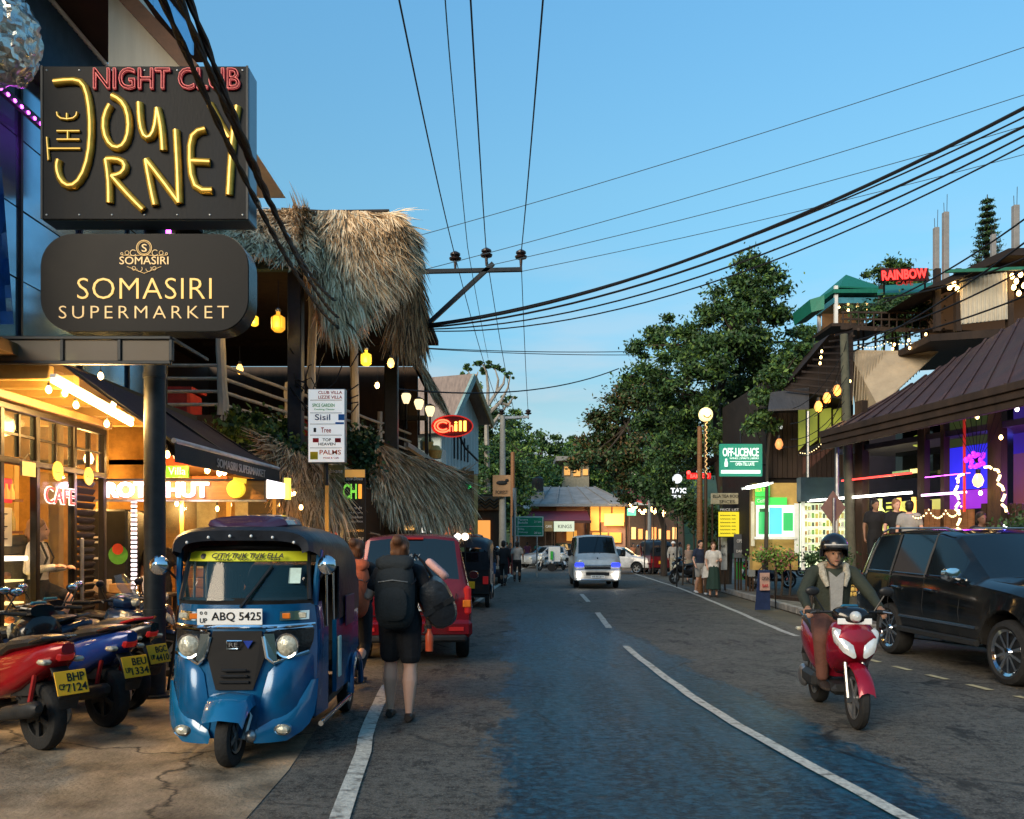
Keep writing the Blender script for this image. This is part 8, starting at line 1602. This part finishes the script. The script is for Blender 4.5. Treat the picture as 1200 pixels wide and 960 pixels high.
    if bot is not None:
        m = MB()
        if legs == 'skirt':
            rg = []
            for z, a, c in ((1.02, .15, .115), (.9, .175, .14), (.6, .20, .18), (.25, .235, .22)): rg.append([V(((a+.012*math.sin(k*3))*s*math.cos(2*math.pi*k/20), (c+.012*math.sin(k*3))*s*math.sin(2*math.pi*k/20), z*s)) for k in range(20)])
            m.loft(rg)
        else:
            rg = [[p+V((a*hw*w*s*math.cos(2*math.pi*k/14), c*w*s*math.sin(2*math.pi*k/14), 0)) for k in range(14)] for p, a, c in ((P_+ax*.28, .152, .115), (P_, .178, .13), (P_-V((0, 0, .10))*s, .165, .125))]; m.loft(rg); f = .78 if legs == 'shorts' else 1
            for q in 'LR':
                cap(m, J['hi'+q], J['hi'+q].lerp(J['kn'+q], f), .102*w*hw, (.090 if f < 1 else .074)*w)
                if f == 1: cap(m, J['kn'+q], J['kn'+q].lerp(J['an'+q], .93), .072*w, .058)
        blend(m, {'skirt': 'skirt', 'shorts': 'shorts'}.get(legs, 'trousers'), bot, t, vox, 3)
    if shoes is not None:
        for q in 'LR': a = J['an'+q]; hull(MB(), [(a.y+.075*s, a.z-.035*s, .032*s, .028*s, a.x), (a.y+.02*s, a.z-.03*s, .042*s, .04*s, a.x), (a.y-.08*s, a.z-.045*s, .048*s, .032*s, a.x), (a.y-.17*s, a.z-.06*s, .042*s, .02*s, a.x), (a.y-.20*s, a.z-.062*s, .02*s, .012*s, a.x)], 10).build('shoe', shoes, t)
    if hair is not None:
        m = MB(); m.ball(hd+V((0, .03, .058))*s, (.096*s, .106*s, .096*s), 14, 10); m.ball(hd+V((0, .048, -.015))*s, (.092*s, .082*s, .098*s), 12, 8)
        if hairlen > 0: m.tube([hd+V((0, .06, .0))*s, hd+V((0, .085, -.12))*s, hd+V((0, .09, -hairlen))*s], [.085*s, .09*s, .05*s], 10)
        if hairlen < 0: m.ball(hd+V((.01, .12, .10))*s, .058*s, 10, 8); m.ball(hd+V((-.05, .10, .03))*s, .04*s, 8, 6)
        blend(m, 'hair', hair, t, max(.014, vox), 4)
    if face:
        for sg in (-1, 1): MB().ball(hd+hr @ V((sg*.032, -.088, .008))*s, (.011*s, .008*s, .007*s), 8, 6).build('eye', mat('eye_dark', (.02, .015, .012), .2), t)
        MB().ball(hd+hr @ V((0, -.098, -.062))*s, (.022*s, .006*s, .006*s), 8, 5).build('lips', mat('lips', (.28, .10, .08), .5), t)
    return place(t, loc, rz)
BK = cloth('black', (.014, .014, .016)); WH = cloth('white', (.60, .57, .52)); NV = cloth('navy', (.02, .03, .06)); GY = cloth('grey', (.30, .29, .27)); BL = cloth('blue', (.02, .07, .16)); TN = cloth('teal', (.03, .16, .15)); OR = cloth('orange', (.50, .17, .07)); RDC = cloth('red', (.22, .03, .04)); DG_ = cloth('dark_green', (.02, .045, .035)); KH = cloth('khaki', (.28, .25, .19))
HB = hairm('black', (.015, .012, .010)); HR = hairm('auburn', (.09, .038, .018)); HL = hairm('light_brown', (.26, .13, .06)); SHB = mat('shoe_dark', (.03, .022, .018), .5); SHW = mat('shoe_white', (.6, .6, .58), .5)
# woman walking away with the big rucksack
w1 = person('woman seen from behind in black shorts walking up the road with her hair pinned up', (-1.06, 7.75, 0), R(180), 'fair', BK, BK, HR, dict(knR=(.10, -.08, .52), anR=(.11, -.10, .075), knL=(-.10, .02, .50), anL=(-.10, .12, .08), elR=(.30, .02, 1.17), haR=(.27, -.20, 1.25), elL=(-.30, .06, 1.15), haL=(-.26, -.05, .90)), 1.70, 'short', 'shorts', .011, SHB, -1, True, True, 1.14, top_len=.1)
def rucksack(label, loc, rz, m, s=1.0, strap=BK, zc=1.16, lid=True):
    t = thing('rucksack', label, 'rucksack'); q = MB(); M_ = 1
    hull(q, [(.085, zc, .12*s, .24*s), (.12, zc, .165*s, .30*s), (.24, zc-.01, .18*s, .31*s), (.34, zc-.03, .17*s, .27*s), (.39, zc-.05, .10*s, .18*s)], 20, 3.2); q.build('bag', m, t, 60)
    if lid: hull(MB(), [(.09, zc+.27*s, .11*s, .04*s), (.13, zc+.29*s, .16*s, .065*s), (.28, zc+.28*s, .17*s, .065*s), (.34, zc+.25*s, .12*s, .04*s)], 16, 3).build('lid', m, t, 60)
    hull(MB(), [(.37, zc-.08, .11*s, .13*s), (.41, zc-.08, .13*s, .15*s), (.44, zc-.09, .09*s, .10*s)], 14, 3).build('front_pocket', m, t, 60)
    for sg in (-1, 1):
        MB().tube([(sg*.09, .10, zc+.25*s), (sg*.12, -.06, zc+.27), (sg*.13, -.13, zc+.1), (sg*.15, -.05, zc-.15), (sg*.13, .09, zc-.20)], .022, 6, flat=.5).build('strap', strap, t); MB().tube([(sg*.172*s, .13, zc+.15), (sg*.186*s, .24, zc+.13), (sg*.165*s, .35, zc+.1)], .007, 5).build('compression_strap', strap, t)
    MB().tube([(-.05, .1, zc+.32*s), (0, .12, zc+.37*s), (.05, .1, zc+.32*s)], .01, 5).build('grab_handle', strap, t)
    MB().tube([(-.13*s, .375, zc+.12), (0, .40, zc+.14), (.13*s, .375, zc+.12)], .006, 5).build('zip', ALU, t)
    return place(t, loc, rz)
RK = cloth('rucksack_black', (.018, .022, .024))
rucksack('large black hiking rucksack on the back of the walking woman', (-1.08, 7.80, .03), R(180), RK, 1.03)
hb = thing('holdall', 'bulky black holdall hanging at the right side of the walking woman', 'bag', group=None); hull(MB(), [(-.18, 0, .05, .10), (-.15, 0, .14, .22), (0, 0, .165, .26), (.15, 0, .14, .22), (.18, 0, .05, .1)], 18, 2.6).build('bag', mat('shiny_black_nylon', (.014, .016, .02), .35, 0, .3, 6, .4, 14), hb, 60)
MB().tube([(-.08, 0, .22), (-.10, 0, .42), (0, 0, .50), (.04, 0, .40), (.06, 0, .22)], .016, 6).build('handle', BK, hb); MB().beam((-.16, -.17, -.05), (.16, -.17, -.02), .02, .05).build('zip_pocket', BLACK, hb); hb.location = (-.72, 7.82, 1.10); hb.rotation_euler = (0, R(-24), R(8))
pk = thing('folded_jacket', 'pale pink folded garment over the straps of the holdall', 'garment'); hull(MB(), [(-.06, 0, .02, .08), (-.03, 0, .035, .13), (.03, 0, .04, .13), (.06, 0, .02, .08)], 14, 4).build('cloth', cloth('pink', (.62, .34, .30)), pk, 60); pk.location = (-.70, 7.66, 1.42); pk.rotation_euler = (0, R(-48), 0)
wb_ = thing('water_bottle', 'orange translucent water bottle dangling below the holdall', 'bottle', (-.77, 7.62, .66)); MB().lathe([(.001, 0), (.036, 0), (.038, .14), (.02, .18), (.02, .21), (.001, .21)], 14, (-.77, 7.62, .66)).build('body', mat('orange_plastic', (.50, .08, .03), .2), wb_); MB().cyl((-.77, 7.62, .87), (-.77, 7.62, .90), .024).build('cap', BLACK, wb_)
# woman with orange rucksack behind the three wheeler
person('person with fair hair mostly hidden between the blue three wheeler and the red car', (-1.80, 9.55, 0), R(165), 'fair', BK, BK, HR, WALK, 1.68, 'short', 'long', .014, SHB, -1, True)
rucksack('rust orange rucksack showing beside the black canopy of the three wheeler', (-1.79, 9.5, -.03), R(180), cloth('rust', (.42, .09, .035)), 1.0)
# woman stepping into the cafe
person('woman with long ginger hair and pale top climbing into the cafe', (-5.42, 9.35, .26), R(105), 'fair', WH, BK, HL, dict(knR=(.10, -.32, .80), anR=(.10, -.20, .38), haR=(.22, -.26, 1.16), haL=(-.22, -.26, 1.18)), 1.66, 'long', 'shorts', .014, BLACK, .34, True)
rucksack('olive black rucksack worn by the ginger haired woman at the cafe door', (-5.40, 9.33, .24), R(105), cloth('olive_black', (.05, .042, .03)), 1.02)
person('shop worker in dark shirt standing in the porch behind the tall counter', (-5.25, 12.2, .16), R(20), 'brown', BK, BK, HB, None, 1.66, 'short', 'long', .02, SHB)
# rider
rp = person('scooter rider in black helmet and olive jacket over a white shirt', (3.16, 8.02, 0), R(-6), 'tan', cloth('olive', (.03, .036, .026)), cloth('rust_brown', (.12, .05, .035)), None,
   dict(pel=(0, .12, .92), che=(0, .10, 1.24), nek=(0, .07, 1.42), hed=(0, .03, 1.555), shR=(.19, .08, 1.37), elR=(.32, -.06, 1.16), haR=(.33, -.30, 1.05), shL=(-.19, .08, 1.37), elL=(-.32, -.06, 1.16), haL=(-.33, -.30, 1.05), hiR=(.10, .10, .90), knR=(.20, -.26, .76), anR=(.17, -.20, .36), hiL=(-.10, .10, .90), knL=(-.20, -.26, .76), anL=(-.17, -.20, .36)), 1.72, 'long', 'long', .012, SHB, wide=1.05)
hm_ = thing('helmet', 'glossy black open helmet on the head of the scooter rider', 'helmet'); rg = []
for i in range(9):
    a = R(-12+i*12.6); z, r_ = math.sin(a), math.cos(a); rg.append([(.128*r_*math.cos(R(-90+k*15)), .03+.150*r_*math.sin(R(-90+k*15)), 1.63+.135*z) for k in range(25)])
MB().loft(rg, close=False, cap=False).build('shell', BKP, hm_, 60); MB().loft([[(.13*math.cos(R(a)), .035+.15*math.sin(R(a)), z) for a in range(-35, 216, 15)] for z in (1.53, 1.56, 1.61)], close=False, cap=False).build('ear_guard', BKP, hm_, 60)
MB().loft([[(.129*math.cos(R(a)), .028+.155*math.sin(R(a)), z) for a in range(-150, -29, 12)] for z in (1.642, 1.654)], close=False, cap=False).build('white_trim', mat('silver_trim', (.5, .5, .5), .3), hm_, 60); MB().loft([[(.12*math.cos(R(a)), .02+d*math.sin(R(a)), z) for a in range(-150, -29, 12)] for d, z in ((.15, 1.635), (.20, 1.625))], close=False, cap=False).build('peak', BKP, hm_, 60)
MB().tube([(-.09, .0, 1.55), (-.05, -.03, 1.46), (0, -.045, 1.44), (.05, -.03, 1.46), (.09, 0, 1.55)], .007, 5).build('chin_strap', BLACK, hm_); place(hm_, (3.16, 8.02, 0), R(-6))
MB().prism([(-.07, -.03, 1.39), (0, -.035, 1.33), (.07, -.03, 1.39), (.055, -.03, 1.14), (.05, -.02, 1.0), (-.05, -.02, 1.0), (-.055, -.03, 1.14)], (0, -.035, 0)).build('white_shirt', GY, rp, 60)
fc = MB(); fc.tube([(-.08, -.045, 1.24), (-.11, -.02, 1.34), (-.12, .06, 1.43), (0, .15, 1.46), (.12, .06, 1.43), (.11, -.02, 1.34), (.08, -.045, 1.24)], [.02, .035, .045, .045, .045, .035, .02], 9); fc.build('fleece_collar', mat('fleece', (.42, .38, .30), .95, 0, .3, 30, .9, 80), rp)
# passers-by
FARC = ['white shirt', 'black top', 'blue shirt', 'beige shirt', 'red top', 'green shirt', 'grey top', 'dark jacket']
def pf(px, py): return tuple(G(px, py))
far = [(575, 691, 0, 'man in black T-shirt and blue shorts walking on the left edge line', 'fair', BK, BL, HB, 'short', 'shorts', 1.74), (590, 688, 170, 'dark dressed person walking away beside the man in blue shorts', 'tan', BK, BK, HB, 'long', 'long', 1.74), (606, 683, 175, 'man in grey T-shirt and black trousers walking away in the road', 'tan', GY, BK, HB, 'short', 'long', 1.72),
 (598, 676, 0, 'person in dark red at the left kerb behind the man in grey', 'fair', RDC, RDC, HL, 'short', 'long', 1.66), (618, 663.5, 180, 'person in dark purple clothes beneath the green direction sign', 'tan', cloth('plum', (.09, .03, .07)), BL, HB, 'short', 'long', 1.72), (630, 663, 170, 'man in teal T-shirt beneath the direction sign', 'tan', TN, GY, HB, 'short', 'shorts', 1.74), (637, 661.5, 20, 'man in dark coat at the right of the direction sign', 'brown', BK, BK, HB, 'long', 'long', 1.74), (641, 661, 150, 'man in black beside the white cart', 'brown', BK, NV, HB, 'short', 'long', 1.7), (612, 662, 30, 'small figure in pale clothes beneath the direction sign', 'fair', WH, WH, HL, 'short', 'long', 1.65), (583, 677, 10, 'person in pink red shirt partly hidden behind the man in blue shorts', 'fair', cloth('rose', (.40, .12, .12)), NV, HB, 'short', 'shorts', 1.68),
 (742, 669, 20, 'woman in peach top and red trousers by the dark red three wheeler', 'tan', OR, RDC, HB, 'none', 'long', 1.66), (754, 669, 0, 'child in orange shirt beside the woman in peach', 'tan', OR, NV, HB, 'short', 'shorts', 1.15), (789, 677, -10, 'man in white cap and pale grey long sleeved shirt on the right verge', 'tan', GY, KH, None, 'long', 'long', 1.74), (780, 671, 10, 'woman in pink beige top behind the man in the white cap', 'fair', cloth('beige_pink', (.42, .25, .20)), KH, HL, 'short', 'long', 1.64), (807, 682, 0, 'fair haired woman in floral top beside the parked scooter', 'fair', cloth('floral', (.30, .22, .18)), KH, HL, 'short', 'shorts', 1.6),
 (821, 697, 8, 'man in navy T-shirt and pale shorts walking with a woman on the right', 'fair', NV, GY, HB, 'short', 'shorts', 1.74)]
for i, (px, py, rz, lab, sk, tp_, bt, hr, sl_, lg, h) in enumerate(far):
    p = pf(px, py); big = p[1] < 40; o = person(lab, p, R(rz), sk, tp_, bt, hr, {**WALK, **({} if i % 2 else dict(knL=(-.10, -.14, .52), anL=(-.09, -.20, .09), knR=(.10, -.01, .5), anR=(.09, .22, .13)))}, h, sl_, lg, .022 if big else .034, SHB if i % 3 else SHW, .2 if 'woman' in lab else 0, 'woman' in lab, big)
    if hr is None: MB().lathe([(.10, 1.66), (.098, 1.71), (.06, 1.76), (.001, 1.775)], 14).build('cap', WHITE, o)
q = V(pf(789, 677)); 
MC = [WH, BK, BL, KH, RDC, DG_, GY, NV]
src = [o for o in bpy.data.objects if o.get('category') == 'person' and o.parent is None and o.location.y > 45]
crowd = [(588, 664, 'left kerb near the carved shop'), (594, 662, 'left kerb by the wooden pole'), (601, 666, 'left kerb below the steel pole'), (608, 664, 'left of the direction sign posts'), (624, 661, 'between the direction sign posts'), (647, 660, 'front of the white cart'), (662, 661, 'left of the silver van'), (586, 668, 'left kerb beside the dark car'),
 (747, 660, 'far side of the red three wheeler'), (777, 664, 'right verge beneath the round white sign'), (784, 668, 'right verge behind the capped man'), (797, 671, 'right verge by the red neon board post'), (771, 661, 'far right bend under the warm bulbs'), (733, 659, 'right of the silver van far off'), (802, 675, 'right verge near the parked scooter'), (628, 659, 'farthest point of the left pavement')]
for i, (px, py, wh) in enumerate(crowd):
    c_ = copy_tree(src[i % len(src)]); c_.location = pf(px, py); c_.rotation_euler = (0, 0, R((i*137) % 360)); c_['label'] = 'distant pedestrian in '+FARC[i % 8]+', '+wh; c_['group'] = 'distant pedestrians'
    for k in c_.children:
        if k.name.startswith('shirt'): k.material_slots[0].link = 'OBJECT'; k.material_slots[0].material = MC[i % 8]
q = V(pf(836, 700)); person('woman in white T-shirt and long dark green skirt walking on the right', q, R(-8), 'fair', WH, DG_, HR, dict(elR=(.24, .0, 1.14), haR=(.12, -.18, 1.16), elL=(-.24, 0, 1.14), haL=(-.20, -.10, .95)), 1.68, 'short', 'skirt', .018, SHB, .2, True)
tb = thing('tote_bag', 'white tote bag hanging from the shoulder of the woman in the green skirt', 'bag', q); MB().prism([q+V((-.36, -.05, .60)), q+V((-.17, -.05, .62)), q+V((-.16, -.05, .95)), q+V((-.30, -.05, .97))], (0, .07, 0)).build('bag', WH, tb); MB().tube([q+V((-.29, -.02, .95)), q+V((-.19, -.02, 1.43)), q+V((-.17, -.02, .95))], .012, 5).build('strap', WH, tb)
for px, py, off, lab, sk, hr, tp_ in ((1039, 592, .3, 'dark haired man seated at the bar before the lit bottles', 'tan', HB, BK), (1064, 592, .3, 'fair bearded man seated at the bar', 'fair', HL, BK), (1075, 594, .2, 'person in grey top seated at the bar with back turned', 'fair', HB, GY), (1165, 608, .3, 'shadowy guest standing inside the bar entrance', 'brown', HB, BK)):
    c_ = FP(px, py, off); person(lab, (c_.x, c_.y, c_.z-1.62), R(0 if 'back' not in lab else 150), sk, tp_, BK, hr, None, 1.72, 'short', 'long', .024, SHB)
person('pedestrian in dark shoes stepping in at the right edge of the frame', (5.75, 8.55, 0), R(-90), 'tan', NV, BK, HB, WALK, 1.7, 'short', 'long', .02, SHB)
